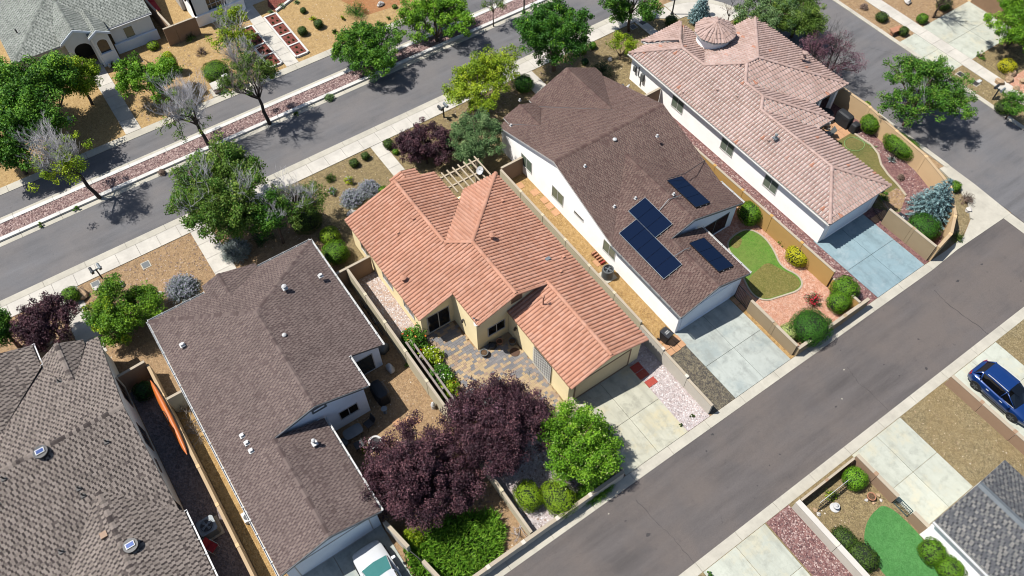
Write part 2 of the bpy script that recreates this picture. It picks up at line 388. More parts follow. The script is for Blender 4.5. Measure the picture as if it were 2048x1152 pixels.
# lower lane, upper street, side street
flat('lane', [(-60, 4.45), (53.2, 4.45), (53.2, 10.2), (46.8, 10.36), (44, 10.2), (-60, 10.15)], .004, 'asphalt')
flat('side_street', R4(53.2, 61.5, -60, 45), .008, 'asphalt2')
flat('street', R4(-60, 120, 45.72, 50.62), .004, 'asphalt2')
flat('street', R4(-60, 120, 53.45, 55.75), .004, 'asphalt2')
flat('street', R4(53.2, 61.5, 44.9, 45.9), .0085, 'asphalt2')
flat('street_corner', [(48, 45.75), (53.3, 39), (53.3, 45.75)], .002, 'asphalt2')
def kerb_run(name, p0, p1, width, z, mat, step=3.0, gap=.02, z0=-.02, jitter=True):
    """a kerb or walk cut into cast lengths with open joints between them"""
    root = bpy.data.objects.new(name, None); COL.objects.link(root); root['kind'] = 'structure'
    a, b = Vector((*p0, 0)), Vector((*p1, 0)); L = (b - a).length; d = (b - a) / L; nrm = Vector((-d.y, d.x, 0))
    root.location = a
    k = max(1, round(L / step)); seg = L / k
    m = None; pn = 'kerb_stone' if 'kerb' in name or 'gutter' in name else 'slab'
    for i in range(k):
        if m is None:
            mb = MB(); p = [a + d * (gap / 2), a + d * (seg - gap / 2)]
            mb.prism([tuple(p[0])[:2], tuple(p[1])[:2], tuple(p[1] + nrm * width)[:2], tuple(p[0] + nrm * width)[:2]], z0, z)
            o = mb.build(pn, mat, root); m = o.data
        else:
            o = link(pn, m, root); o.location = d * seg * i
    return root
kerb_run('lane_gutter', (44, 10.15), (-30, 10.15), -.62, .02, 'kerb', 3.05)
kerb_run('lane_gutter', (-12, 3.82), (53.2, 3.82), .63, .02, 'kerb', 3.05)
kerb_run('street_kerb', (48, 45.15), (-24, 45.15), -.57, .06, 'kerb', 3.05)
kerb_run('sidewalk', (47, 43.92), (-24, 43.92), -1.22, .05, 'walk', 1.55)
kerb_run('street_kerb', (-24, 55.72), (53, 55.72), .75, .04, 'kerb', 3.05)
kerb_run('median_kerb', (-24, 50.62), (60, 50.62), .42, .015, 'kerb', 3.05)
kerb_run('median_kerb', (-24, 51.06), (60, 51.06), .34, .17, 'white_curb', 3.05)
kerb_run('median_kerb', (-24, 52.72), (60, 52.72), .34, .15, 'white_curb', 3.05)
kerb_run('median_kerb', (-24, 53.08), (60, 53.08), .36, .02, 'kerb', 3.05)
flat('median_bed', R4(-24, 60, 51.4, 52.72), .1, 'medianrock')
kerb_run('side_kerb', (61.5, 5), (61.5, 40), -.4, .07, 'kerb', 3.05)
kerb_run('sidewalk', (64.0, 5), (64.0, 40), -1.25, .05, 'walk', 1.55)
kerb_run('side_kerb', (52.9, 16), (52.9, 38), -.4, .07, 'kerb', 3.05)
kerb_run('gutter', (52.25, 4.5), (52.25, 10.25), -.85, .018, 'kerb', 2.9)
# rounded corners
def arc(c, r, a0, a1, n=10): return [(c[0] + r * math.cos(math.radians(a0 + (a1 - a0) * i / n)), c[1] + r * math.sin(math.radians(a0 + (a1 - a0) * i / n))) for i in range(n + 1)]
def block(name, pts, z0, z1, mat):
    m = MB(); m.prism(pts, z0, z1)
    return m.build(name, mat, kind='structure')
block('corner_apron', [(43.99, 10.75), (46.3, 10.72), (48.4, 10.85), (50.1, 11.55), (51.3, 12.6), (52.1, 14.2), (52.5, 16.2), (53.3, 16.2), (53.3, 13.6), (53.1, 10.2), (46.9, 10.3), (44.0, 10.15)], -.02, .035, 'kerb')
block('corner_kerb', [(50.1, 11.62), (51.15, 12.65), (51.95, 14.2), (52.3, 16.2), (52.5, 16.2), (52.15, 14.1), (51.3, 12.5), (50.2, 11.45)], -.02, .14, 'kerb')
for r0, r1, z, mt in ((5.3, 4.75, .06, 'kerb'), (4.75, 2.9, .05, 'walk')):
    block('corner_walk', arc((48, 39.0), r0, 90, 0) + arc((48, 39.0), r1, 0, 90), -.02, z, mt)
block('corner_walk', [(45.1, 43.95), (47.9, 43.95), (47.9, 41.9)], -.02, .045, 'walk')
# driveways: slabs with joints
def slabs(name, xs, ys, z, mat, kind='structure'):
    root = bpy.data.objects.new(name, None); COL.objects.link(root); root['kind'] = 'structure'; root.location = (xs[0], ys[0], 0)
    for i in range(len(xs) - 1):
        for j in range(len(ys) - 1):
            m = MB(); m.box(xs[i] + .012, xs[i + 1] - .012, ys[j] + .012, ys[j + 1] - .012, -.02, z, rnd.random())
            m.build('slab', mat, root)
    return root
slabs('driveway', [15.98, 18.6, 21.05], [10.78, 13.6, 16.9], .03, 'drive_a')
slabs('driveway', [25.15, 27.7, 30.2], [10.78, 13.6, 16.9], .03, 'drive_b')
slabs('driveway', [38.85, 41.4, 43.85], [10.78, 13.6, 16.9], .03, 'drive_c')
slabs('driveway', [-3.6, -1.0, 2.2], [10.78, 13.6, 16.9], .03, 'drive_b')
slabs('driveway', [15.95, 18.5, 20.85], [-6, -3, .8, 3.8], .03, 'drive_d')
slabs('driveway', [28.35, 30.6, 32.85], [-1.8, .9, 3.8], .03, 'drive_d')
slabs('driveway', [37.5, 40, 42.6], [-1.8, 1, 3.8], .03, 'drive_d')
slabs('driveway', [61.95, 64.0], [23.0, 25.6, 28.2], .028, 'drive_d')
slabs('driveway', [65.28, 68.4, 72], [23.0, 25.6, 28.4], .03, 'drive_d')
slabs('front_walk', [16.62, 17.7], [38.0, 39.5, 41.0, 42.5, 43.9], .04, 'walk')
slabs('front_walk', [1.35, 2.85], [36.4, 37.9, 39.4, 40.9, 42.4, 43.9], .04, 'walk')
slabs('front_walk', [31.2, 32.6], [38.0, 39.5, 41.0, 42.5, 43.9], .04, 'walk')
slabs('front_walk', [-8.6, -7.1], [37.5, 39.1, 40.7, 42.3, 43.9], .04, 'walk')
slabs('front_walk', [.95, 2.25], [56.5, 58.2, 59.9, 61.6, 63.3, 65, 66.8], .04, 'walk')
slabs('front_walk', [15.35, 16.5], [56.5, 58.2, 59.9, 61.6, 63.3, 65, 67.5], .04, 'walk')
slabs('entry_path', [44.2, 45.1], [39.3, 40.8, 42.3, 43.9], .04, 'walk')
flat('entry_court', R4(13.5, 18.2, 66.2, 76), .004, 'walk')
# gravel and planting beds
B = .006
flat('gravel_bed', R4(8.98, 11.1, 26.2, 33.0), B, 'white_tan')
flat('gravel_bed', R4(21.05, 22.95, 10.8, 18.5), B, 'white')
flat('soil_bed', R4(21.7, 22.95, 18.5, 34), B, 'slate')
flat('gravel_bed', R4(9.1, 15.9, 10.8, 16.6), B, 'white')
flat('soil_bed', R4(9.1, 10.9, 16.6, 26.2), B + .004, 'soil')
flat('gravel_bed', R4(23.1, 25.15, 10.8, 16.2), B, 'darkgravel')
flat('gravel_bed', R4(23.1, 25.3, 16.2, 35), B + .004, 'gold')
flat('gravel_bed', R4(30.2, 30.75, 10.8, 16.6), B, 'gold')
flat('gravel_bed', R4(30.75, 36.6, 10.8, 24), B, 'pink')
flat('gravel_bed', R4(36.7, 38.95, 10.8, 34), B, 'maroon')
flat('gravel_bed', R4(43.85, 44.4, 10.8, 16.6), B, 'maroon')
flat('gravel_bed', [(44.4, 10.9), (46.2, 11.2), (47.8, 12.05), (49.8, 14.1), (50.75, 17.2), (51.0, 20.3), (51.35, 23), (51, 28), (45, 28), (44.4, 20)], B, 'maroon')
flat('corner_bed', [(44.4, 10.8), (48.4, 10.9), (50.1, 11.6), (51.2, 12.7), (52.0, 14.3), (52.4, 16.2), (52.5, 27), (51, 27), (50.5, 17), (48, 12.2)], B - .003, 'ochre')
flat('gravel_bed', R4(-5.0, -3.7, 10, 30.5), B, 'gold')
flat('gravel_bed', R4(-7, -5.1, 8, 33.6), B, 'slate')
flat('back_yard', R4(2.3, 8.98, 10.8, 30), B, 'tan')
flat('gravel_bed', R4(20.95, 22.85, -6, 3.8), B, 'maroon')
flat('gravel_bed', R4(23, 27.95, -6, 3.5), B, 'khaki')
flat('gravel_bed', R4(32.9, 37.0, -8, 3.8), B, 'ochre')
flat('gravel_bed', [(64.54, 19.55), (67.88, 19.55), (64.37, 17.05), (64.36, 18.17)], B + .003, 'pink')
# lawns with their concrete edging
def ring(name, pts, w, z, mat, **kw):
    """closed edging strip along a smooth outline"""
    n = len(pts); c = Vector((sum(p[0] for p in pts) / n, sum(p[1] for p in pts) / n))
    m = MB(); out = []
    for i in range(n):
        a, b = Vector(pts[i - 1]), Vector(pts[(i + 1) % n]); d = (b - a).normalized(); nn = Vector((d.y, -d.x))
        if nn.dot(Vector(pts[i]) - c) < 0 and False: nn = -nn
        out.append(tuple(Vector(pts[i]) + nn * w))
    for i in range(n):
        j = (i + 1) % n; m.prism([pts[i], pts[j], out[j], out[i]], 0, z)
    return m.build(name, mat, **kw)
lw = smooth_poly([(33.32, 20.31), (34.51, 20.61), (35.68, 20.49), (36.12, 19.38), (35.83, 18.00), (35.11, 16.58), (35.71, 15.20), (35.00, 14.37), (33.31, 14.82), (32.09, 15.16), (31.79, 16.24), (32.83, 18.44)])
flat('lawn', lw, B + .012, 'lawn')
flat('dry_grass', smooth_poly([(33.61, 17.35), (34.75, 17.48), (35.01, 16.49), (35.58, 15.18), (34.97, 14.44), (33.38, 14.88), (32.15, 15.22), (31.87, 16.18), (32.37, 17.14)]), B + .017, 'lawndry')
flat('dry_grass', smooth_poly([(33.44, 20.22), (34.70, 20.60), (34.67, 19.93), (33.72, 19.47)]), B + .017, 'lawndry')
ring('lawn_edging', lw[::-1], .12, .06, 'cap', kind='structure')
lp = [(47.84, 24.05), (49.78, 23.12), (49.98, 21.19), (49.61, 19.84), (48.77, 18.92), (48.50, 17.38), (48.06, 15.94), (46.30, 15.05), (45.07, 16.32), (44.90, 18.75), (46.17, 23.04)]
flat('lawn', lp, B + .012, 'drylawn')
m = MB(); q = [Vector((*p, 0)) for p in [(49.78, 23.12), (49.86, 22.03), (49.96, 21.07), (49.65, 20.08), (48.92, 19.14), (48.54, 18.12), (48.33, 17.00), (47.98, 15.88)]]
m.tube([v + Vector((0, 0, .04)) for v in q], .09, 6); m.build('lawn_edging', 'cap', kind='structure')
flat('patch_of_dirt', smooth_poly([(47.09, 16.93), (48.28, 16.72), (47.98, 15.88), (46.30, 15.05), (45.44, 16.25)]), B + .016, 'tan')
ts = smooth_poly([(27.75, 0.56), (26.61, 0.61), (25.61, 0.32), (24.68, -0.39), (24.51, -1.32), (24.27, -2.51), (25.13, -4.11), (26.74, -4.90), (27.41, -3.68), (27.90, -1.85)])
flat('lawn', ts, B + .012, 'turf')
# asphalt cracks and joints
def crack(pts, w=.035, z=.0095):
    m = MB(); P3 = [Vector((*p, z)) for p in pts]; L = []
    for i in range(len(P3) - 1):
        for k in range(8):
            a = P3[i].lerp(P3[i + 1], k / 8); L.append(a + Vector((rnd.uniform(-.05, .05), rnd.uniform(-.05, .05), 0)))
    L.append(P3[-1])
    for i in range(len(L) - 1):
        d = (L[i + 1] - L[i]).normalized(); n = Vector((-d.y, d.x, 0)) * w * rnd.uniform(.4, 1) / 2
        m.poly([L[i] - n, L[i + 1] - n, L[i + 1] + n, L[i] + n])
    return m.build('road_crack', 'crack', kind='structure')
crack([(15.52, 9.25), (15.71, 7.27), (15.85, 6.10), (15.87, 4.35)])
crack([(42.64, 8.95), (42.46, 7.44), (42.71, 5.13), (42.74, 4.13)], .05)
crack([(32.86, 8.18), (32.54, 6.82), (32.79, 5.99)])
crack([(32.74, 6.91), (32.65, 5.86), (32.61, 4.59)], .025)
crack([(33.47, 54.61), (33.70, 52.03), (33.66, 50.33)], .03, .0095); crack([(61.71, 23.06), (60.58, 27.02), (59.00, 29.34)], .03, .013)
crack([(48.85, 19.19), (52.11, 18.91), (53.41, 16.02)], .03, .013); crack([(13.83, 45.52), (14.37, 43.16)], .025); crack([(50.87, 11.28), (52.73, 10.87), (53.14, 9.40)], .03, .013)
for _i in range(22):                    # drips and pale scuffs on the lane
    _x, _y = rnd.uniform(4, 50), rnd.uniform(4.9, 9.8); _r = rnd.uniform(.04, .13) if _i % 8 else .05
    flat('oil_stain' if _i % 8 else 'paint_scuff', [(_x + _r * rnd.uniform(.6, 1.5) * math.cos(k * .785), _y + _r * rnd.uniform(.5, 1.1) * math.sin(k * .785)) for k in range(8)], .0065 + _i * .00002, 'crack' if _i % 8 else 'kerb')

# ------------------------------------------------------------------ roofs
def clip_poly(pl, a, b, c):
    """keep the part of 3D polygon pl (with 2D keys) where a*e+b*s+c >= 0"""
    out = []
    for i in range(len(pl)):
        p, q = pl[i], pl[(i + 1) % len(pl)]
        dp = a * p[0] + b * p[1] + c; dq = a * q[0] + b * q[1] + c
        if dp >= 0: out.append(p)
        if (dp >= 0) != (dq >= 0):
            t = dp / (dp - dq); out.append(tuple(p[k] + (q[k] - p[k]) * t for k in range(3)))
    return out
PROF = [(0, 0), (.03, .045), (.16, .085), (.38, .102), (.6, .085), (.75, .045), (.79, 0)]
def cover(m, poly, kind, lift=0.0, rng=None):
    """lay tiles or shingles on one convex roof plane; m is a MB collecting them"""
    rng = rng or random.Random(len(m.v) + 3)
    P3 = [Vector(p) for p in poly]
    nrm = Vector((0, 0, 0))
    for i in range(len(P3)): nrm += P3[i].cross(P3[(i + 1) % len(P3)])
    nrm.normalize()
    if nrm.z < 0: nrm = -nrm; P3 = P3[::-1]
    up = Vector((-nrm.x, -nrm.y, 0)); up = (up - nrm * up.dot(nrm)).normalized()      # upslope
    e = up.cross(nrm).normalized()
    o = P3[0]
    pts = [((p - o).dot(e) + e.dot(Vector((o.x, o.y, 0))), (p - o).dot(up)) for p in P3]
    eo = e.dot(Vector((o.x, o.y, 0)))
    s_min = min(p[1] for p in pts)
    pts = [(p[0], p[1] - s_min) for p in pts]
    org = o + up * s_min - e * eo
    e0, e1 = min(p[0] for p in pts), max(p[0] for p in pts); s1 = max(p[1] for p in pts)
    area = sum(pts[i][0] * pts[(i + 1) % len(pts)][1] - pts[(i + 1) % len(pts)][0] * pts[i][1] for i in range(len(pts)))
    if area < 0: pts = pts[::-1]
    edges = []
    for i in range(len(pts)):
        (x0, y0), (x1, y1) = pts[i], pts[(i + 1) % len(pts)]
        dx, dy = x1 - x0, y1 - y0; L = math.hypot(dx, dy)
        if L > 1e-4: edges.append((-dy / L, dx / L, (dy * x0 - dx * y0) / L))
    def emit(q, t):                                     # q: [(e, s, h)]
        box = [(min(p[0] for p in q), min(p[1] for p in q)), (max(p[0] for p in q), max(p[1] for p in q))]
        inside = True
        for a, b, c in edges:
            mn = min(a * p[0] + b * p[1] + c for p in q)
            if mn < 0:
                inside = False
                if max(a * p[0] + b * p[1] + c for p in q) <= 0: return
        if not inside:
            for a, b, c in edges:
                q = clip_poly(q, a, b, c)
                if len(q) < 3: return
        i = len(m.v)
        m.v += [tuple(org + e * p[0] + up * p[1] + nrm * (p[2] + lift)) for p in q]
        m.f.append(tuple(range(i, i + len(q)))); m.t.append(t)
    def rowspan(sa, sb):
        lo, hi = 1e9, -1e9
        for sv in (sa, (sa + sb) / 2, sb):
            sv = min(max(sv, 1e-3), s1 - 1e-3); xs = []
            for i in range(len(pts)):
                (x0, y0), (x1, y1) = pts[i], pts[(i + 1) % len(pts)]
                if (y0 - sv) * (y1 - sv) <= 0 and y0 != y1: xs.append(x0 + (x1 - x0) * (sv - y0) / (y1 - y0))
            if xs: lo = min(lo, min(xs)); hi = max(hi, max(xs))
        return lo, hi
    if kind[0] == 'tile':
        w, L = kind[1], kind[2]; sn = -.02; stp = kind[3] if len(kind) > 3 else .032
        while sn < s1:
            lo, hi = rowspan(sn, sn + L)
            for k in range(math.floor(lo / w) - 1, math.ceil(hi / w) + 1):
                x = k * w; t = rng.random(); jz = rng.uniform(0, .008)
                hb = [(x + a * w, .028 + h * w / .30 + jz) for a, h in PROF] + [(x + w, .028 + jz)]
                for (xa, ha), (xb, hb2) in zip(hb[:-1], hb[1:]):
                    emit([(xa, sn, ha), (xb, sn, hb2), (xb, sn + L, hb2 - stp), (xa, sn + L, ha - stp)], t)
                    if ha + hb2 > .07: emit2 = [(xa, sn, ha - .032), (xb, sn, hb2 - .03), (xb, sn + .004, hb2), (xa, sn + .004, ha)]
                    else: continue
                    emit(emit2, t * .8)
            sn += L
    else:
        L = kind[1]; wm = kind[2]; sn = -.01; row = 0
        while sn < s1:
            lo, hi = rowspan(sn, sn + L)
            off = (row * .5 + (row // 2) * .31 + rng.uniform(-.06, .06)) % 1.0; rt = rng.uniform(-.05, .05); kk = math.floor(lo / wm) - 2
            x = (kk + off) * wm
            while x < hi:
                kk += 1; nx = (kk + off + rng.uniform(-.07, .07)) * wm; g = wm * rng.uniform(.30, .44); w = nx - x - g
                t = min(1, max(0, rng.uniform(.45, 1) + rt)); td_ = rng.uniform(0, .45)
                emit([(x, sn, .018), (x + w, sn, .018), (x + w, sn + L, .012), (x, sn + L, .012)], t)
                emit([(x, sn - .003, .002), (x + w, sn - .003, .002), (x + w, sn, .018), (x, sn, .018)], t * .5)  # front lip tinted darker than its tab
                emit([(x + w, sn, .008), (x + w + g, sn, .008), (x + w + g, sn + L, .003), (x + w, sn + L, .003)], td_)  # slot between tabs: its shadow is painted in with a dark tint
                x = nx
            sn += L; row += 1
TILE = ('tile', .27, .40, .034); TILE2 = ('tile', .28, .40, .055)
SH = ('sh', .145, .215)
def roof(house, planes, deck_mat, cov_mat, kind, thick=.14):
    r = MB(); c = MB()
    for pl in planes:
        r.slab(pl, (0, 0, -thick)); cover(c, pl, kind)
    ro = r.build('roof', deck_mat, house)
    c.build('roof_tiles' if kind[0] == 'tile' else 'shingles', cov_mat, ro, kind='stuff')
    return ro
def ridge_tiles(ro, lines, mat, L=.42, r=.13, lift=.05, name='ridge_tile', seg=6, over=.03):
    me = None
    for p0, p1 in lines:
        p0, p1 = Vector(p0), Vector(p1); d = p1 - p0; n = max(1, round(d.length / L)); st = d / n; u = d.normalized()
        for i in range(n):
            m = MB(); a = p0 + st * i + Vector((0, 0, lift)); b = a + st + u * over
            side = u.cross(Vector((0, 0, 1))).normalized(); upv = side.cross(u)
            t = rnd.random(); i0 = len(m.v)
            for q, rr in ((a, r), (b, r * .86)):
                for k in range(seg + 1):
                    an = PI * k / seg; m.v.append(tuple(q + side * math.cos(an) * rr * 1.15 + upv * (math.sin(an) * rr * .8 - .02)))
            for k in range(seg):
                m.f.append((i0 + k, i0 + k + 1, i0 + seg + 2 + k, i0 + seg + 1 + k)); m.t.append(t)
            m.f.append(tuple(i0 + k for k in range(seg + 1))); m.t.append(t * .7)
            m.f.append(tuple(i0 + seg + 1 + k for k in range(seg, -1, -1))); m.t.append(t * .7)
            m.build(name, mat, ro)
def ridge_strip(ro, lines, mat, w=.28, lift=.03):
    m = MB()
    for p0, p1 in lines:
        p0, p1 = Vector(p0), Vector(p1); d = p1 - p0; n = max(1, round(d.length / .2)); u = d.normalized(); side = u.cross(Vector((0, 0, 1))).normalized()
        for i in range(n):
            a = p0 + d * (i / n); b = p0 + d * ((i + 1) / n); t = rnd.uniform(.3, .75); z1, z0 = lift + .014, lift
            dn = Vector((0, 0, -.33 * w / 2))
            for sg in (1, -1):
                sv = side * (w / 2) * sg
                q = [a + Vector((0, 0, z1)), b + Vector((0, 0, z0)), b + sv + dn + Vector((0, 0, z0)), a + sv + dn + Vector((0, 0, z1))]
                m.poly(q if sg < 0 else q[::-1], t)
    m.build('ridge_cap', mat, ro, kind='stuff')
# walls
def wall(house, p0, p1, prof, mat, th=.16, name='wall', sh=True, **kw):
    """upright wall from p0 to p1; prof [(t, z)] is its top line; thickness goes to the left of p0->p1"""
    a, b = Vector((*p0, 0)), Vector((*p1, 0)); d = b - a; n = Vector((-d.y, d.x, 0)).normalized() * th
    if sh: a = a + d.normalized() * abs(th); d = b - a
    top = [a + d * t + Vector((0, 0, z)) for t, z in prof]
    m = MB(); m.slab([a + Vector((0, 0, -.05)), b + Vector((0, 0, -.05))] + top[::-1], n)
    return m.build(name, mat, house, **kw)
def window(house, p0, p1, z0, z1, frame='trim_w', pane='glass_dk', mull=1, fw=.06, out=.03, name='window', pitch=0, bars=0, arch=False):
    """window on the face line p0->p1 (outside on the right of p0->p1)"""
    a, b = Vector((*p0, 0)), Vector((*p1, 0)); d = (b - a).normalized(); L = (b - a).length; n = Vector((d.y, -d.x, 0))
    def bx(m, t0, t1, za, zb, o0, o1): m.slab([a + d * t0 + Vector((0, 0, za)) + n * o0, a + d * t1 + Vector((0, 0, za)) + n * o0, a + d * t1 + Vector((0, 0, zb)) + n * o0, a + d * t0 + Vector((0, 0, zb)) + n * o0], n * (o1 - o0))
    f = MB()
    bx(f, 0, L, z0, z0 + fw, .0, out + .02); bx(f, 0, L, z1 - fw, z1, .0, out)
    bx(f, 0, fw, z0 + fw, z1 - fw, 0, out); bx(f, L - fw, L, z0 + fw, z1 - fw, 0, out)
    for k in range(mull):
        t = L * (k + 1) / (mull + 1); bx(f, t - fw / 2, t + fw / 2, z0 + fw, z1 - fw, 0, out - .004)
    fo = f.build(name, frame, house)
    for k in range(mull + 1):
        g = MB(); t0 = L * k / (mull + 1) + fw * (1 if k == 0 else .5); t1 = L * (k + 1) / (mull + 1) - fw * (1 if k == mull else .5)
        bx(g, t0, t1, z0 + fw, z1 - fw, 0, out - .018); g.build('pane', pane, fo)
    return fo
def gutter(house, p0, p1, mat='metal_w', r=.05, step=.9):
    p0, p1 = Vector(p0), Vector(p1); d = (p1 - p0).normalized(); n = Vector((d.y, -d.x, 0))
    m = MB()
    sq = [n * 0 + Vector((0, 0, -.11)), n * .1 + Vector((0, 0, -.11)), n * .12, n * .1 , n * .085 + Vector((0, 0, -.095)), n * .015 + Vector((0, 0, -.095))]
    m.slab([p0 + q for q in sq][::1], p1 - p0)
    k = max(1, int((p1 - p0).length / step))
    for i in range(k + 1):
        c = p0 + (p1 - p0) * (i / k); m.slab([c - n * .04 + Vector((0, 0, .012)), c + n * .13 + Vector((0, 0, .012)), c + n * .13 + d * .04 + Vector((0, 0, .012)), c - n * .04 + d * .04 + Vector((0, 0, .012))], (0, 0, .02))
    return m.build('gutter', mat, house)
def vent(house, x, y, z, r=.06, h=.45, mat='metal_w', cap=True, flash=True):
    m = MB()
    if flash: m.slab([(x - .17, y - .17, z - .0), (x + .17, y - .17, z - .0), (x + .17, y + .17, z + .0), (x - .17, y + .17, z + .0)], (0, 0, .07))
    m.lathe((x, y, z - .15), [(r, 0), (r, h + .15)], 10)
    if cap: m.lathe((x, y, z + h - .02), [(r * 1.1, 0), (r * 2.0, .05), (r * 2.0, .12), (r * .8, .19)], 12)
    return m.build('roof_vent', mat, house)
def boxvent(house, x, y, z, mat='metal_w', s=.16):
    m = MB(); m.slab([(x - s, y - s, z), (x + s, y - s, z), (x + s, y + s, z), (x - s, y + s, z)], (0, 0, .05)); m.box(x - s * .6, x + s * .6, y - s * .6, y + s * .6, z + .04, z + .2)
    return m.build('roof_vent', mat, house)

# --- house with salmon tile roof (centre)
hs = thing('house', (16, 27, 0), 'cream stucco house with a salmon barrel tile roof and paved patio in the centre', 'house')
ze = 2.75; s3 = .33
zt = ze + s3 * 5.65; zl = ze + s3 * 4.25; zg = ze + s3 * 3.05
L0, XL, XM, X1 = 10.7, 14.95, 16.35, 22.0
zM = lambda x: ze + s3 * (x - L0)
pl = [
 [(L0, 26.05, ze), (L0, 36.1, ze), (XL, 36.1, zl), (XL, 29.5, zl), (13.35, 26.05, zM(13.35))],
 [(13.35, 26.05, zM(13.35)), (XL, 29.5, zl), (XM, 28.1, zt), (XM, 23.1, zt), (13.35, 23.1, zM(13.35))],
 [(XL, 36.1, zl), (18.15, 36.1, zl - s3 * 3.2), (18.15, 32.75, zl - s3 * 3.2), (XL, 29.5, zl)],
 [(XM, 28.1, zt), (XL, 29.5, zl), (19.15, 33.75, ze), (X1, 33.75, ze)],
 [(18.3, 32.9, ze + s3 * .85), (18.3, 33.75, ze), (19.15, 33.75, ze)],
 [(XM, 28.1, zt), (X1, 33.75, ze), (X1, 23.0, ze), (XM, 23.1, zt)],
 [(18.9, 23.3, zg), (X1, 23.3, ze), (X1, 16.45, ze), (18.9, 16.45, zg)],
 [(18.9, 23.3, zg), (18.9, 16.45, zg), (15.82, 16.45, zg - s3 * 3.08), (15.82, 23.3, zg - s3 * 3.08)],
 [(15.9, 36.1, zl - .3), (15.9, 37.0, zl - .3), (17.0, 37.0, zl - .68), (17.0, 36.1, zl - .68)],
 [(15.9, 36.1, zl - .3), (15.9, 37.0, zl - .3), (14.9, 37.0, zl - .62), (14.9, 36.1, zl - .62)],
]
# the main right slope stops at the garage ridge line: trim its lower part where the garage slope takes over
pl[4] = [(XM, 28.1, zt), (X1, 33.75, ze), (X1, 23.3, ze), (XM, 23.3, zt)]
pl.append([(XM, 23.3, zt), (18.9, 23.3, ze + s3 * 3.1), (18.9, 23.1, ze + s3 * 3.1), (XM, 23.1, zt)])
ro = roof(hs, pl, 'terracotta', 'ti_orange', TILE)
ridge_tiles(ro, [((XL, 36.2, zl), (XL, 29.55, zl)), ((XL, 29.5, zl), (XM, 28.1, zt)), ((XM, 28.1, zt), (XM, 23.1, zt)), ((X1, 33.75, ze), (XM, 28.15, zt)),
    ((18.9, 23.2, zg), (18.9, 16.45, zg))], 'ti_orange', lift=.09)
ridge_tiles(ro, [((L0, 26.02, ze), (13.3, 26.02, zM(13.3))), ((13.35, 23.05, zM(13.35)), (XM, 23.05, zt)), ((X1 - 3.0, 23.05, ze + s3 * 3.0), (XM, 23.05, zt)),
    ((15.82, 16.42, zg - s3 * 3.08), (18.9, 16.42, zg)), ((X1, 16.42, ze), (18.9, 16.42, zg)), ((L0, 36.1, ze), (XL, 36.1, zl)), ((18.15, 36.1, zl - s3 * 3.2), (XL, 36.1, zl))], 'ti_orange', lift=.035, r=.1, name='rake_tile')
x0, x1 = 10.92, 13.42
wm = 'wall_c'; zu = .16
wall(hs, (x0, 35.9), (x0, 26.25), [(0, zM(x0) - zu), (1, zM(x0) - zu)], wm)
wall(hs, (x0, 26.25), (x1, 26.25), [(0, zM(x0) - zu), (1, zM(x1) - zu)], wm)
wall(hs, (x1, 26.25), (x1, 23.32), [(0, zM(x1) - zu), (1, zM(x1) - zu)], wm, sh=False)
zr = lambda x: ze + s3 * (X1 - x)
wall(hs, (x1, 23.32), (18.95, 23.32), [(0, zM(x1) - zu), ((XM - x1) / (18.95 - x1), zt - zu), (1, zr(18.95) - zu)], wm)
zgl = lambda x: zg - s3 * (18.9 - x)
wall(hs, (15.93, 23.3), (15.93, 16.7), [(0, zgl(15.93) - zu), (1, zgl(15.93) - zu)], wm, sh=False)
wall(hs, (15.93, 16.7), (21.8, 16.7), [(0, zgl(15.93) - zu), (.505, zg - zu), (1, ze + .066 - zu)], wm)
wall(hs, (21.8, 16.7), (21.8, 33.5), [(0, 2.6), (1, 2.6)], wm)
wall(hs, (21.8, 33.5), (18.1, 33.5), [(0, 2.6), (1, 2.6)], wm)
wall(hs, (18.0, 33.5), (18.0, 35.9), [(0, 2.9), (1, 2.9)], wm)
wall(hs, (18.0, 35.9), (x0, 35.9), [(0, 2.95), (.43, zl - zu), (1, 2.65)], wm)
window(hs, (11.35, 26.25), (13.1, 26.25), .12, 2.12, mull=1, name='sliding_door')
window(hs, (14.25, 23.32), (15.65, 23.32), .95, 2.0, frame='trim_w')
window(hs, (16.15, 23.32), (17.0, 23.32), 3.35, 3.95, frame='trim_t', pane='trim_t', mull=0, fw=.1, name='gable_vent')
window(hs, (18.6, 16.7), (19.15, 16.7), 2.8, 3.3, frame='trim_t', pane='trim_t', mull=0, fw=.1, name='gable_vent')
window(hs, (16.4, 16.7), (21.0, 16.7), .03, 2.15, frame='trim_t', pane='wall_tan2', mull=0, fw=.1, name='garage_door')
for yy in (34.6, 31.5, 28.6): window(hs, (x0, yy), (x0, yy - 1.4), 1.0, 2.1, frame='trim_w', pane='glass')
for nm_, xx, yy in (('lamp', 13.42, 24.9), ('lamp', 15.93, 22.4)):
    m = MB(); m.box(xx - .16, xx, yy - .07, yy + .07, 1.75, 1.85); m.lathe((xx - .14, yy, 1.55), [(.05, 0), (.09, .1), (.05, .28), (.02, .34)], 8); m.build('wall_lamp', 'trim_dk', hs)
for px, py, r, h in ((11.42, 29.07, .11, .35), (17.73, 27.87, .1, .4)):
    vent(hs, px, py, min(zM(px), zr(px)), r, h, 'ti_orange')
for px, py in ((12.97, 32.38), (14.31, 32.50), (20.60, 30.82), (20.25, 23.47), (21.29, 24.53)):
    boxvent(hs, px, py, min(zM(px), zr(px)) + .04, 'ti_orange')
px, py = 20.21, 24.80; m = MB(); m.box(px - .2, px + .15, py - .12, py + .12, zr(px) + .02, zr(px) + .2); m.build('roof_box', 'metal_g', hs)
px, py = 17.76, 22.02; vent(hs, px, py, zgl(px) + .02, .05, .9, 'ti_orange')
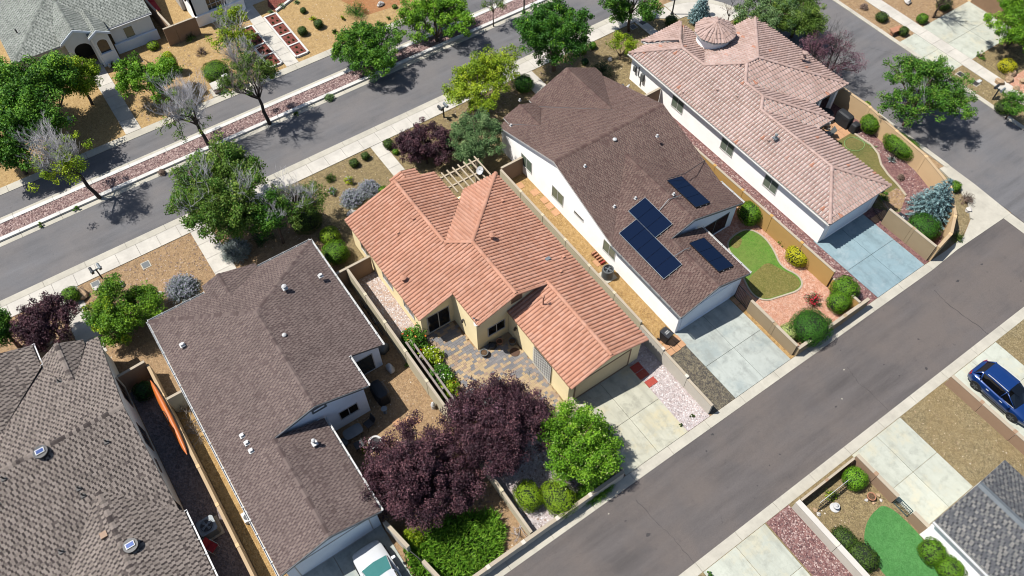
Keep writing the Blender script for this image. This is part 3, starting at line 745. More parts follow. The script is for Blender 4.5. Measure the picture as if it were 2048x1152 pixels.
# trellis on the garage wall
t = thing('trellis', (15.85, 19.5, 0), 'white lattice trellis panel fixed on the cream garage wall by the patio', 'trellis')
m = MB(); xa = 15.84
for i in range(9): m.box(xa, xa + .02, 18.5 + i * .23 - .015, 18.5 + i * .23 + .015, .1, 2.3)
for i in range(11): m.box(xa - .022, xa - .002, 18.45, 20.4, .15 + i * .21, .18 + i * .21)
m.build('lattice', 'trim_w', t)
m = MB(); m.box(15.90, 15.925, 18.5, 20.35, .12, 2.28); m.build('dark_backing', 'trim_dk', t)  # dark sheet added behind the slats to darken the lattice gaps

# --- brown shingle house (left of the tile house)
h = thing('house', (1, 27, 0), 'pale blue-grey house under a brown shingle roof, left of the salmon tiled house', 'house')
zT = 4.68; yT = 31.25; XT = 2.2; gz = 3.77; gx = -.62
zl_ = lambda x: ze + (zT - ze) / (XT + 3.77) * (x + 3.77)
zr_ = lambda x: ze + (zT - ze) / (7.87 - XT) * (7.87 - x)
pl = [
 [(-3.77, 35.95, ze), (7.87, 35.95, ze), (XT, yT, zT)],
 [(-3.77, 35.95, ze), (XT, yT, zT), (XT, 23.3, zT), (-3.77, 23.3, ze)],
 [(-3.77, 23.3, ze), (gx, 23.3, zl_(gx)), (gx, 16.4, zl_(gx)), (-3.77, 16.4, ze)],
 [(gx, 23.32, zl_(gx)), (2.45, 23.32, ze), (2.45, 16.4, ze), (gx, 16.4, zl_(gx))],
 [(XT, yT, zT), (7.87, 35.95, ze), (7.87, 25.75, ze), (5.58, 25.75, zr_(5.58)), (XT, 25.75, zT)],
 [(XT, 25.75, zT), (5.58, 25.75, zr_(5.58)), (5.58, 23.3, zr_(5.58)), (XT, 23.3, zT)],
 [(1.42, 36.3, 3.52), (1.42, 33.9, 3.52), (3.9, 35.95, 2.78), (3.9, 36.3, 2.78)],
 [(1.42, 36.3, 3.52), (1.42, 33.9, 3.52), (.15, 35.2, 3.1), (.15, 36.3, 3.1)],
]
ro = roof(h, pl, 'trim_d', 'sh_brown', SH)
ridge_strip(ro, [((-3.77, 35.95, ze), (XT, yT, zT)), ((7.87, 35.95, ze), (XT, yT, zT)), ((XT, yT, zT), (XT, 23.3, zT)), ((gx, 23.3, zl_(gx)), (gx, 16.4, zl_(gx))), ((1.42, 36.3, 3.52), (1.42, 33.9, 3.52))], 'sh_brown')
gutter(h, (-3.8, 35.95, ze), (-3.8, 16.4, ze)); gutter(h, (7.9, 25.75, ze), (7.9, 35.95, ze)); gutter(h, (5.61, 23.3, zr_(5.58)), (5.61, 25.7, zr_(5.58)))
gutter(h, (2.48, 16.4, ze), (2.48, 23.3, ze)); gutter(h, (.1, 35.98, ze), (-3.77, 35.98, ze)); gutter(h, (7.87, 35.98, ze), (3.9, 35.98, ze))
wm = 'wall_b'
wall(h, (-3.5, 35.7), (-3.5, 16.7), [(0, 2.62), (1, 2.62)], wm)
wall(h, (-3.5, 16.7), (2.2, 16.7), [(0, 2.62), (.505, 3.6), (1, 2.62)], wm)
wall(h, (2.2, 16.7), (2.2, 23.5), [(0, 2.62), (1, 2.62)], wm)
wall(h, (-.62, 23.55), (5.3, 23.55), [(0, zl_(-.62) - .15), ((XT + .62) / 5.92, zT - .15), (1, zr_(5.3) - .15)], wm)
wall(h, (5.3, 23.55), (5.3, 26.0), [(0, 3.4), (1, 3.4)], wm)
wall(h, (5.3, 26.0), (7.6, 26.0), [(0, 3.4), (1, 2.66)], wm, sh=False)
wall(h, (7.6, 26.0), (7.6, 35.7), [(0, 2.62), (1, 2.62)], wm)
wall(h, (7.6, 35.7), (-3.5, 35.7), [(0, 2.62), (1, 2.62)], wm)
for (xa, za), (xb, zb) in ((( -.62, zl_(-.62)), (XT, zT)), ((XT, zT), (5.58, zr_(5.58)))):
    m = MB(); m.slab([(xa, 23.28, za - .16), (xb, 23.28, zb - .16), (xb, 23.28, zb + .0), (xa, 23.28, za + .0)], (0, -.03, 0)); m.build('fascia', 'trim_d', h)
for (xa, za), (xb, zb) in (((-3.77, ze), (gx, zl_(gx))), ((gx, zl_(gx)), (2.45, ze))):
    m = MB(); m.slab([(xa, 16.38, za - .16), (xb, 16.38, zb - .16), (xb, 16.38, zb + .0), (xa, 16.38, za + .0)], (0, -.03, 0)); m.build('fascia', 'trim_d', h)
window(h, (1.95, 23.55), (2.9, 23.55), 3.5, 3.95, 'trim_d', 'wall_b', 0, .13, name='gable_vent')
window(h, (-.95, 16.7), (-.1, 16.7), 2.75, 3.15, 'trim_d', 'wall_b', 0, .12, name='gable_vent')
window(h, (3.35, 23.55), (4.65, 23.55), .95, 1.95, 'trim_w', 'glass_dk', 1)
window(h, (5.55, 26.0), (7.1, 26.0), .1, 2.1, 'trim_w', 'glass', 0, name='screen_door')
window(h, (-3.0, 16.7), (1.7, 16.7), .03, 2.1, 'trim_w', 'wall_b', 0, name='garage_door')
vent(h, 2.90, 28.80, 4.1, .07, .35); vent(h, 4.50, 32.17, 4.2, .08, .2)
for px, py in ((-2.05, 24.74), (-2.02, 24.16), (-2.01, 23.56)): boxvent(h, px, py, zl_(px))
vent(h, 1.21, 21.86, 3.35, .06, .4); boxvent(h, -2.61, 32.58, 3.3); boxvent(h, 6.94, 32.21, 3.55)

# --- white house with red-brown shingle roof (right of the tile house)
h = thing('house', (30, 27, 0), 'white stucco house with a red-brown shingle roof carrying black solar panels', 'house')
za = 2.7; zR = 5.0; zP = 4.36; xm = 29.98
pl = [
 [(24.87, 37.85, za), (35.1, 37.85, za), (35.1, 30.6, zR), (24.87, 30.6, zR)],
 [(24.87, 30.6, zR), (xm, 30.6, zR), (xm, 28.66, zP), (24.87, 23.6, za)],
 [(35.1, 30.6, zR), (35.1, 23.6, za), (xm, 28.66, zP), (xm, 30.6, zR)],
 [(24.87, 23.6, za), (xm, 28.66, zP), (xm, 21.25, zP), (24.87, 21.25, za)],
 [(24.87, 21.25, za), (27.98, 21.25, 3.715), (27.98, 16.45, 3.715), (24.87, 16.45, za)],
 [(xm, 28.66, zP), (35.1, 23.6, za), (35.1, 21.25, za), (xm, 21.25, zP)],
 [(27.98, 21.27, 3.715), (31.1, 21.27, za), (31.1, 16.45, za), (27.98, 16.45, 3.715)],
 [(32.1, 38.65, 4.3), (32.1, 32.9, 4.3), (28.5, 37.8, 2.8), (28.5, 38.65, 2.8)],
 [(32.1, 38.65, 4.3), (32.1, 32.9, 4.3), (35.2, 37.8, 2.8), (35.2, 38.65, 2.8)],
 [(27.1, 38.0, 3.55), (27.1, 35.2, 3.55), (25.6, 37.2, 3.0), (25.6, 38.0, 3.0)],
 [(27.1, 38.0, 3.55), (27.1, 35.2, 3.55), (28.6, 37.2, 3.0), (28.6, 38.0, 3.0)],
]
ro = roof(h, pl, 'trim_w', 'sh_dark', SH)
ridge_strip(ro, [((24.87, 30.6, zR), (35.1, 30.6, zR)), ((xm, 28.6, zP), (xm, 21.25, zP)), ((27.98, 21.2, 3.715), (27.98, 16.45, 3.715)), ((32.1, 38.6, 4.3), (32.1, 33, 4.3)), ((27.1, 38, 3.55), (27.1, 35.3, 3.55))], 'sh_dark')
gutter(h, (24.84, 23.6, za), (24.84, 16.45, za), 'trim_d'); gutter(h, (31.13, 16.45, za), (31.13, 21.2, za)); gutter(h, (35.13, 21.25, za), (35.13, 23.6, za))
wm = 'wall_w'
wall(h, (25.15, 37.6), (25.15, 16.75), [(0, 2.65), ((37.6 - 30.6) / 20.85, zR - .14), ((37.6 - 23.6) / 20.85, 2.62), (1, 2.62)], wm)
wall(h, (25.15, 16.75), (30.85, 16.75), [(0, 2.62), (.497, 3.56), (1, 2.62)], 'wall_b')  # shaded end of the white house: blue shade put into the wall colour
wall(h, (30.85, 16.75), (30.85, 21.5), [(0, 2.62), (1, 2.62)], wm)
wall(h, (27.98, 21.5), (34.85, 21.5), [(0, 3.5), (.29, zP - .15), (1, 2.66)], 'wall_b')  # white gable in shade, painted blue-grey as well
wall(h, (34.85, 21.5), (34.85, 37.6), [(0, 2.6), (.13, 2.6), (.565, zR - .14), (1, 2.65)], wm)
wall(h, (34.85, 37.6), (25.15, 37.6), [(0, 2.6), (1, 2.6)], wm)
wall(h, (28.6, 38.45), (28.6, 37.6), [(0, 2.7), (1, 2.7)], wm); wall(h, (35.0, 38.45), (28.6, 38.45), [(0, 2.7), (.48, 4.1), (1, 2.7)], wm)
for (xa, q), (xb, w_), yy in (((xm, zP), (35.1, za), 21.23), ((27.98, 3.715), (xm, zP), 21.23), ((24.87, za), (27.98, 3.715), 16.43), ((27.98, 3.715), (31.1, za), 16.43)):
    m = MB(); m.slab([(xa, yy, q - .16), (xb, yy, w_ - .16), (xb, yy, w_), (xa, yy, q)], (0, -.03, 0)); m.build('fascia', 'trim_d', h)
for y0_, y1_, z0_, z1_ in ((34.9, 33.5, .9, 2.1), (30.9, 29.5, .9, 2.1), (24.75, 23.4, .9, 2.1)):
    window(h, (25.15, y0_), (25.15, y1_), z0_, z1_, 'trim_w', 'glass_g', 1, .05)
window(h, (25.15, 28.2), (25.15, 27.1), 1.55, 1.85, 'trim_w', 'glass', 0, .05)
window(h, (25.5, 16.75), (30.3, 16.75), .03, 2.15, 'wall_b', 'wall_b', 0, name='garage_door', fw=.12)
window(h, (31.6, 21.5), (34.2, 21.5), .3, 2.0, 'trim_d', 'glass_dk', 1, name='patio_opening')
vent(h, 29.91, 29.92, 4.3, .08, .5); boxvent(h, 33.72, 30.80, 4.25, s=.12)
for (px, py) in ((26.67, 29.25), (32.55, 28.31), (26.74, 25.80), (28.21, 25.32), (30.21, 23.70), (28.27, 39.56), (25.57, 36.92)):
    zz = za + .3285 * (px - 24.87) if py < 23.6 + (px - 24.87) else (zR - (30.6 - py) * .3285 if py < 30.6 else zR - (py - 30.6) * .317)
    boxvent(h, px, py, min(zz, zP + .6), s=.1)
# solar arrays
zwl = lambda x: za + (zP - za) / (xm - 24.87) * (x - 24.87); zwr = lambda x: zP - (zP - za) / (35.1 - xm) * (x - xm)
def array(label, x0, x1, y0, y1, n, zf, portrait=True):
    zc = zf((x0 + x1) / 2)
    t = thing('solar_array', (x0, y0, zc), label, 'solar panel', 'solar arrays on the white house')
    g = (y1 - y0) / n
    for i in range(n):
        a, b = y0 + g * i + .012, y0 + g * (i + 1) - .012
        m = MB(); m.slab([(x0, a, zf(x0) + .16), (x1, a, zf(x1) + .16), (x1, b, zf(x1) + .16), (x0, b, zf(x0) + .16)], (0, 0, -.035)); m.build('solar_panel', 'solar', t)
    m = MB()
    for (xa, xb, ya, yb) in ((x0 - .02, x0, y0, y1), (x1, x1 + .02, y0, y1), (x0, x1, y0 - .02, y0), (x0, x1, y1, y1 + .02)):
        m.slab([(xa, ya, zf(xa) + .165), (xb, ya, zf(xb) + .165), (xb, yb, zf(xb) + .165), (xa, yb, zf(xa) + .165)], (0, 0, -.05))
    m.build('panel_frame', 'metal_d' if 'right' in label else 'metal_g', t)
    m = MB()
    for k in (.3, .7):
        xx = x0 + (x1 - x0) * k; m.slab([(xx - .02, y0 - .1, zf(xx) + .125), (xx + .02, y0 - .1, zf(xx) + .125), (xx + .02, y1 + .1, zf(xx) + .125), (xx - .02, y1 + .1, zf(xx) + .125)], (0, 0, -.04))
        for yy in (y0 + .2, y1 - .2): m.box(xx - .03, xx + .03, yy, yy + .05, zf(xx), zf(xx) + .1)
    m.build('rail', 'metal_g', t)
array('row of five black solar panels low on the left slope of the white house roof', *(25.72, 27.2, 19.25, 23.95), 5, zwl)
array('three black solar panels higher on the left slope, beside the longer row', *(27.22, 28.65, 21.98, 24.85), 3, zwl)
array('three black solar panels on the right slope above the patio gable', *(30.9, 32.35, 22.1, 25.1), 3, zwr)
array('three black solar panels on the right slope of the garage roof', *(28.85, 30.3, 17.4, 20.3), 3, lambda x: 3.715 - .3285 * (x - 27.98))
def conduit(pts, label, r=.025, mat='metal_g', name='conduit', cat='conduit'):
    m = MB(); m.tube(pts, r, 5); o = m.build(name, mat); o['label'] = label; o['category'] = cat; return o
px, py = 29.64, 23.57; qx, qy = 28.50, 23.36
conduit([(qx, qy, zwl(qx) + .08), (px, py, zP + .12), (30.64, 23.37, zP + .08)], 'grey conduit bridging the ridge between the upper two solar arrays')
conduit([(27.14, 19.98, 3.75), (28.01, 19.95, 3.85), (28.53, 19.90, 3.75)], 'short grey conduit from the long solar row to the garage panels')
conduit([(30.84, 25.05, 4.45), (32.31, 24.83, 4.3), (35.16, 25.52, 3.35)], 'dark conduit running from the top solar panels to the right eave', mat='metal_d')

# --- pink tile house (right)
h = thing('house', (43, 27, 0), 'white stucco house with dusty pink tiles and a round turret by the side street', 'house')
zp = 2.7; sp = 1 / 3.
zf = lambda x: zp + sp * (x - 38.65)
A1_, A2_, A3_ = 41.87, 42.75, 43.6
r1 = zf(A1_); r2 = zf(A2_); zt = 4.8
V1 = (41.8, 33.0, 3.75); L1 = (41.75, 35.6, 3.73); T0 = (44.0, 30.7, 4.48); T1 = (45.2, 30.65, 4.52)
pl = [
 [(38.65, 16.25, zp), (45.1, 16.25, zp), (A1_, 19.5, r1)],
 [(38.65, 16.25, zp), (A1_, 19.5, r1), (A1_, 26.7, r1), (38.65, 26.7, zp)],
 [(38.65, 26.7, zp), (A1_, 26.7, r1), (A2_, 27.5, r2), (A2_, 29.4, r2), (38.65, 29.4, zp)],
 [(38.65, 29.4, zp), (A2_, 29.4, r2), T0, V1, (38.65, 33.0, zp)],
 [(38.65, 33.0, zp), V1, L1, (38.65, 38.55, zp)],
 [(45.1, 16.25, zp), (45.1, 23.4, zp), (A1_, 26.7, r1), (A1_, 19.5, r1)],
 [(A1_, 26.7, r1), (45.1, 23.4, zp), (46.85, 23.4, zp), (A2_, 27.5, r2)],
 [(46.85, 23.4, zp), (46.85, 25.5, zp), (A2_, 29.4, r2), (A2_, 27.5, r2)],
 [(46.85, 25.5, zp), (50.8, 25.5, zp), T1, T0, (A2_, 29.4, r2)],
 [(50.8, 25.5, zp), (50.8, 36.1, zp), T1],
 [T0, T1, (50.8, 36.1, zp), (44.9, 36.1, zp), V1],
 [V1, (44.9, 36.1, zp), (44.9, 38.6, zp), L1],
 [L1, (44.9, 38.6, zp), (38.65, 38.55, zp)],
 [(42.4, 36.6, 3.62), (44.9, 39.15, zp), (40.55, 39.15, zp), (40.55, 38.5, zp + .1)],
]
ro = roof(h, pl, 'trim_w', 'ti_pink', TILE2)
zt2 = zt
ridge_tiles(ro, [((38.65, 16.25, zp), (A1_, 19.5, r1)), ((45.1, 16.25, zp), (A1_, 19.5, r1)), ((A1_, 19.5, r1), (A1_, 26.7, r1)), ((A1_, 26.7, r1), (A2_, 27.5, r2)),
  ((46.85, 23.4, zp), (A2_, 27.5, r2)), ((A2_, 27.5, r2), (A2_, 29.4, r2)), ((A2_, 29.4, r2), T0), (T0, T1), ((50.8, 25.5, zp), T1),
  ((50.8, 36.1, zp), T1), (T0, V1), (V1, L1), ((38.65, 38.55, zp), L1), ((44.9, 39.1, zp), (42.4, 36.6, 3.65)), ((40.55, 39.15, zp), (42.4, 36.6, 3.65)), (L1, (42.4, 36.6, 3.65))], 'ti_pink', lift=.09, r=.12)
wm = 'wall_w'
wall(h, (38.95, 38.3), (38.95, 16.6), [(0, 2.6), (1, 2.6)], wm)
wall(h, (38.95, 16.6), (44.8, 16.6), [(0, 2.6), (1, 2.6)], wm)
wall(h, (44.8, 16.6), (44.8, 25), [(0, 2.6), (1, 2.6)], wm)
wall(h, (44.8, 25.2), (46.5, 25.2), [(0, 2.6), (1, 2.6)], wm); wall(h, (46.4, 25.2), (46.4, 27.6), [(0, 2.6), (1, 2.6)], wm)
wall(h, (46.4, 27.6), (50.4, 27.6), [(0, 2.6), (1, 2.6)], wm); wall(h, (50.4, 27.6), (50.4, 35.8), [(0, 2.6), (1, 2.6)], wm)
wall(h, (50.4, 35.8), (44.6, 35.8), [(0, 2.6), (1, 2.6)], wm); wall(h, (44.4, 35.8), (44.4, 38.3), [(0, 2.6), (1, 2.6)], wm); wall(h, (44.4, 38.3), (38.95, 38.3), [(0, 2.6), (1, 2.6)], wm)
for px in (50.2, 48.3):
    m = MB(); m.box(px - .15, px + .15, 25.8, 26.1, 0, 2.6); m.build('patio_post', 'wall_w', h)
for y0_ in (33.1, 27.3, 22.6): window(h, (38.95, y0_), (38.95, y0_ - 1.35), .95, 2.15, 'trim_w', 'glass_g', 1, .05)
window(h, (39.5, 16.6), (44.3, 16.6), .03, 2.15, 'wall_w', 'wall_b', 0, name='garage_door', fw=.12)
m = MB(); m.tube([(38.9, 37.3, 2.0), (38.9, 37.3, 1.1), (38.9, 36.9, 1.1), (38.9, 36.9, .3)], .04, 6); m.box(38.72, 38.94, 36.55, 36.85, 1.0, 1.7); m.box(38.75, 38.94, 37.6, 37.85, 1.3, 1.8); m.build('meter_boxes', 'plastic_g', h)
m = MB()
for za_, zb_, xa_, xb_ in ((2.62, 2.74, 38.52, 38.62),): m.box(xa_, xb_, 16.25, 38.55, za_ - .02, zb_ - .06)
m.build('gutter', 'trim_w', h)
tc = (45.1, 35.4); tz = 4.12
m = MB(); m.lathe((*tc, 2.2), [(1.36, 0), (1.36, tz - 2.25), (1.25, tz - 2.25), (1.25, .1)], 32); m.build('turret_wall', 'wall_w', h, smooth=False)
tur = MB(); deck = MB(); nS = 10
for k in range(nS):
    a0, a1 = 2 * PI * k / nS + .1, 2 * PI * (k + 1) / nS + .1
    tri = [(tc[0] + 1.72 * math.cos(a0), tc[1] + 1.72 * math.sin(a0), tz), (tc[0] + 1.72 * math.cos(a1), tc[1] + 1.72 * math.sin(a1), tz), (tc[0], tc[1], tz + .85)]
    deck.slab(tri, (0, 0, -.1)); cover(tur, tri, ('tile', .3, .42))
td = deck.build('turret_roof', 'trim_w', h); tur.build('roof_tiles', 'ti_pink', td, kind='stuff')
ridge_tiles(td, [((tc[0] + 1.72 * math.cos(2 * PI * k / nS + .1), tc[1] + 1.72 * math.sin(2 * PI * k / nS + .1), tz), (*tc, tz + .85)) for k in range(nS)], 'ti_pink', lift=.08, r=.09)
m = MB(); m.lathe((*tc, tz + .85), [(.16, 0), (.17, .08), (.1, .16), (.02, .2)], 10); m.build('finial', 'ti_pink', td)
for px, py in ((40.34, 24.26), (41.43, 28.87), (40.88, 24.13), (40.84, 30.44), (38.98, 32.22), (43.52, 30.95)):
    boxvent(h, px, py, min(zf(px), 4.6) + .04, 'ti_pink', .12)
vent(h, 49.20, 29.19, 3.6, .12, .45, 'ti_pink'); vent(h, 40.67, 23.96, 3.7, .06, .3, 'metal_g')

# --- taupe shingle house, lower left
h = thing('house', (-12, 27, 0), 'house with a large taupe shingle roof and light beige side wall at the lower left', 'house')
zd = 2.7; zR = 4.95; yR = 29.5
wz = 3.79
pl = [
 [(-24, 36.75, zd), (-6.85, 36.75, zd), (-6.85, yR, zR), (-24, yR, zR)],
 [(-6.85, yR, zR), (-6.85, 22.75, zd), (-24, 22.75, zd), (-24, yR, zR)],
 [(-10, 26.05, wz), (-6.65, 22.75, zd), (-6.65, 12, zd), (-10, 12, wz)],
 [(-10, 26.05, wz), (-10, 12, wz), (-13.35, 12, zd), (-13.35, 22.75, zd)],
 [(-9.05, 36.95, 3.7), (-9.05, 33.5, 3.7), (-7.7, 36.5, 2.85), (-7.7, 36.95, 2.85)],
 [(-9.05, 36.95, 3.7), (-9.05, 33.5, 3.7), (-10.4, 36.5, 2.85), (-10.4, 36.95, 2.85)],
 [(-13.6, 38.3, 4.15), (-13.6, 32.1, 4.15), (-10.45, 36.4, 2.95), (-10.45, 38.3, 2.95)],
 [(-13.6, 38.3, 4.15), (-13.6, 32.1, 4.15), (-16.8, 36.4, 2.95), (-16.8, 38.3, 2.95)],
]
ro = roof(h, pl, 'trim_dk', 'sh_taupe', ('sh', .165, .30))
def ridge_blocks(ro, lines, mat):
    for p0, p1 in lines:
        p0, p1 = Vector(p0), Vector(p1); d = p1 - p0; n = max(1, round(d.length / .21)); u = d.normalized(); side = u.cross(Vector((0, 0, 1))).normalized()
        for i in range(n):
            a = p0 + d * (i / n) + Vector((0, 0, .035)); b = p0 + d * ((i + 1.1) / n) + Vector((0, 0, .02)); t = rnd.uniform(.1, .9); m = MB(); dn = Vector((0, 0, -.05))
            for sg in (1, -1):
                sv = side * .15 * sg; q = [a, b, b + sv + dn, a + sv + dn]; m.slab(q, (0, 0, -.02), t)
            m.build('ridge_cap', mat, ro)
ridge_blocks(ro, [((-14.8, yR, zR), (-6.85, yR, zR)), ((-10, 25.95, wz), (-10, 19.0, wz)), ((-9.05, 36.95, 3.7), (-9.05, 33.6, 3.7))], 'sh_taupe')
wm = 'wall_t'
wall(h, (-7.2, 36.5), (-7.2, 12), [(0, 2.6), ((36.5 - yR) / 24.5, zR - .15), ((36.5 - 22.75) / 24.5, 2.6), (1, 2.6)][::1], wm, th=-.16) if False else None
m = MB(); prof = [(36.5, 2.6), (yR, zR - .16), (22.75, 2.6)]
m.slab([(-7.05, 36.5, -.05), (-7.05, 36.5, 2.6), (-7.05, yR, zR - .16), (-7.05, 22.75, 2.6), (-7.05, 22.75, -.05)], (-.16, 0, 0)); m.build('wall', wm, h)
m = MB(); m.box(-7.2, -7.0, 12.2, 22.72, -.05, 2.6); m.build('wall', wm, h)
m = MB(); m.box(-23.7, -7.25, 36.3, 36.45, -.05, 2.6); m.build('wall', wm, h)
for y0_, y1_, z0_, z1_ in ((33.6, 31.9, .8, 2.2), (29.9, 28.3, .8, 2.2), (24.2, 22.95, .8, 2.2)):
    window(h, (-7.05, y1_), (-7.05, y0_), z0_, z1_, 'trim_t', 'glass_dk', 1, .05)
window(h, (-7.05, 26.3), (-7.05, 27.3), 1.5, 1.8, 'trim_t', 'glass_dk', 0, .05)
gutter(h, (-6.62, 12, zd), (-6.62, 22.7, zd)); gutter(h, (-10.42, 36.5, 2.95), (-10.42, 38.3, 2.95), step=3)
zD = lambda x, y: max(zd + (zR - zd) / 6.75 * (y - 22.75) if y < yR else zR - (y - yR) * .31, wz - .325 * abs(x + 10) if y < 26 else 0)
for (px, py, zz) in ((-13.78, 29.03, 4.2), (-8.48, 28.14, 3.75), (-12.90, 24.18, 3.1), (-10.78, 26.63, 3.3), (-10.75, 26.19, 3.2), (-14.57, 28.03, 3.4), (-9.73, 34.30, 3.8)):
    zz = zD(px, py)
    m = MB(); m.slab([(px - .14, py - .14, zz), (px + .14, py - .14, zz), (px + .14, py + .14, zz), (px - .14, py + .14, zz)], (0, 0, .04)); m.lathe((px, py, zz), [(.045, 0), (.045, .35)], 8); m.build('roof_vent', 'trim_dk', h)
px, py = -10.58, 23.47; m = MB(); m.box(px - .18, px + .18, py - .18, py + .18, 3.3, 3.75); m.build('roof_vent', 'trim_t', h)
for (px, py, zz, lb) in ((-11.58, 29.26, 3.95, 'round solar attic fan below the dark ridge of the taupe roof'), (-9.55, 22.00, 3.05, 'solar attic fan on the rear wing of the taupe roof')):
    zz = zD(px, py) + .03
    t = thing('solar_attic_fan', (px, py, zz), lb, 'attic fan', 'solar attic fans')
    m = MB(); m.lathe((px, py, zz - .1), [(.33, 0), (.33, .2), (.25, .26), (.42, .27), (.4, .33)], 20); m.build('fan_housing', 'metal_d', t)
    m = MB(); m.box(px - .24, px + .24, py - .16, py + .16, zz + .27, zz + .30); m.build('panel_frame', 'metal_w', t)
    m = MB(); m.box(px - .2, px + .2, py - .12, py + .12, zz + .295, zz + .31); m.build('solar_cell', SM['paint_blue'], t)

# --- grey shingle house, top left
h = thing('house', (2, 72, 0), 'pale house with sage-grey shingles and an arched entry at the top left', 'house')
zf2 = lambda y: 2.7 + .3333 * (y - 66.4)
pl = [
 [(-3.95, 66.55, 2.7), (7.85, 66.55, 2.7), (7.85, 74.2, 5.25), (3.7, 74.2, 5.25)],
 [(-3.95, 66.55, 2.7), (3.7, 74.2, 5.25), (3.7, 84, 5.25), (-3.95, 84, 2.7)],
 [(7.85, 74.2, 5.25), (7.85, 84, 5.25), (3.7, 84, 5.25), (3.7, 74.2, 5.25)],
 [(1.38, 65.85, 4.15), (1.38, 70.8, 4.15), (.1, 68, 3.35), (.1, 65.85, 3.35)],
 [(1.38, 65.85, 4.15), (1.38, 70.8, 4.15), (2.9, 68, 3.35), (2.9, 65.85, 3.35)],
 [(3.0, 65.45, 3.65), (3.0, 68.9, 3.65), (2.2, 67.6, 3.2), (2.2, 65.45, 3.2)],
 [(3.0, 65.45, 3.65), (3.0, 68.9, 3.65), (3.95, 67.2, 3.1), (3.95, 65.45, 3.1)],
]
ro = roof(h, pl, 'trim_w', 'sh_grey', ('sh', .17, .32))
ridge_strip(ro, [((-3.95, 66.55, 2.7), (3.7, 74.2, 5.25)), ((1.38, 65.9, 4.15), (1.38, 70.7, 4.15))], 'sh_grey')
wm = 'wall_g'
wall(h, (3.9, 66.75), (7.65, 66.75), [(0, 2.62), (1, 2.62)], wm); wall(h, (7.65, 66.75), (7.65, 83), [(0, 2.6), (1, 2.6)], wm)
m = MB(); m.box(3.92, 7.72, 66.5, 66.7, 0, .95); m.build('wall_base', 'wall_b', h)
wall(h, (-3.6, 83), (-3.6, 67.0), [(0, 2.6), (1, 2.6)], wm); wall(h, (-3.6, 67.3), (.3, 67.3), [(0, 2.6), (1, 2.6)], wm)
# arched entry: opening cut as real geometry
def arch_wall(house, x0, x1, y, zt_pts, ox0, ox1, ospring, oh, mat, th=.25, name='entry_wall', zb=0):
    m = MB(); cx = (ox0 + ox1) / 2; r = (ox1 - ox0) / 2; n = 10
    arcp = [(cx - r * math.cos(PI * k / n), ospring + oh * math.sin(PI * k / n)) for k in range(n + 1)]
    def topz(x):
        for (xa, za_), (xb, zb_) in zip(zt_pts[:-1], zt_pts[1:]):
            if xa <= x <= xb: return za_ + (zb_ - za_) * (x - xa) / (xb - xa)
    def q(p): m.slab([(x, y, z) for x, z in p], (0, th, 0))
    q([(x0, zb), (ox0, zb), (ox0, topz(ox0)), (x0, topz(x0))]); q([(ox1, zb), (x1, zb), (x1, topz(x1)), (ox1, topz(ox1))])
    for (xa, za_), (xb, zb_) in zip(arcp[:-1], arcp[1:]): q([(xa, za_), (xb, zb_), (xb, topz(xb)), (xa, topz(xa))])
    if zb > 0 or ospring: pass
    return m.build(name, mat, house)
arch_wall(h, .3, 2.55, 66.0, [(.3, 3.3), (1.38, 3.98), (2.55, 3.35)], .72, 2.15, 2.0, .6, wm)
wall(h, (.3, 67.3), (.3, 66.02), [(0, 3.2), (1, 3.2)], wm, th=.2)
m = MB(); m.box(.4, 2.6, 67.8, 68.0, 0, 2.6); m.build('entry_back_wall', 'trim_dk', h)
arch_wall(h, 2.3, 3.75, 65.65, [(2.3, 3.15), (3.0, 3.52), (3.75, 3.1)], 2.6, 3.45, 2.2, .35, wm, th=.2, name='bay_wall', zb=1.2)
m = MB(); m.box(2.3, 3.75, 65.6, 65.85, 0, 1.2); m.build('bay_base', 'wall_b', h)
m = MB(); m.box(2.55, 3.5, 65.8, 65.82, 1.2, 2.6); m.build('bay_window', 'glass', h)
wall(h, (3.75, 65.65), (3.75, 66.8), [(0, 3.0), (1, 2.9)], wm); wall(h, (2.5, 66.0), (2.3, 65.65), [(0, 3), (1, 3)], wm)
m = MB()
for (xa, q1, xb, q2, yy) in ((.05, 3.3, 1.38, 4.13, 65.83), (1.38, 4.13, 2.95, 3.3, 65.83), (2.15, 3.15, 3.0, 3.63, 65.43), (3.0, 3.63, 4.0, 3.07, 65.43)):
    m.slab([(xa, yy, q1 - .2), (xb, yy, q2 - .2), (xb, yy, q2 + .02), (xa, yy, q1 + .02)], (0, -.04, 0))
m.build('fascia', 'wall_b', h)
window(h, (5.1, 66.75), (5.95, 66.75), 1.0, 2.1, 'wall_g', 'glass_g', 0, .05)
gutter(h, (7.85, 66.4, 2.7), (3.95, 66.4, 2.7), step=9); gutter(h, (-.0, 66.5, 2.7), (-3.95, 66.65, 2.7), step=9)
m = MB(); px, py = -2.48, 69.40; m.lathe((px, py, 3.3), [(.06, 0), (.06, .4)], 8); m.build('roof_vent', 'metal_d', h)

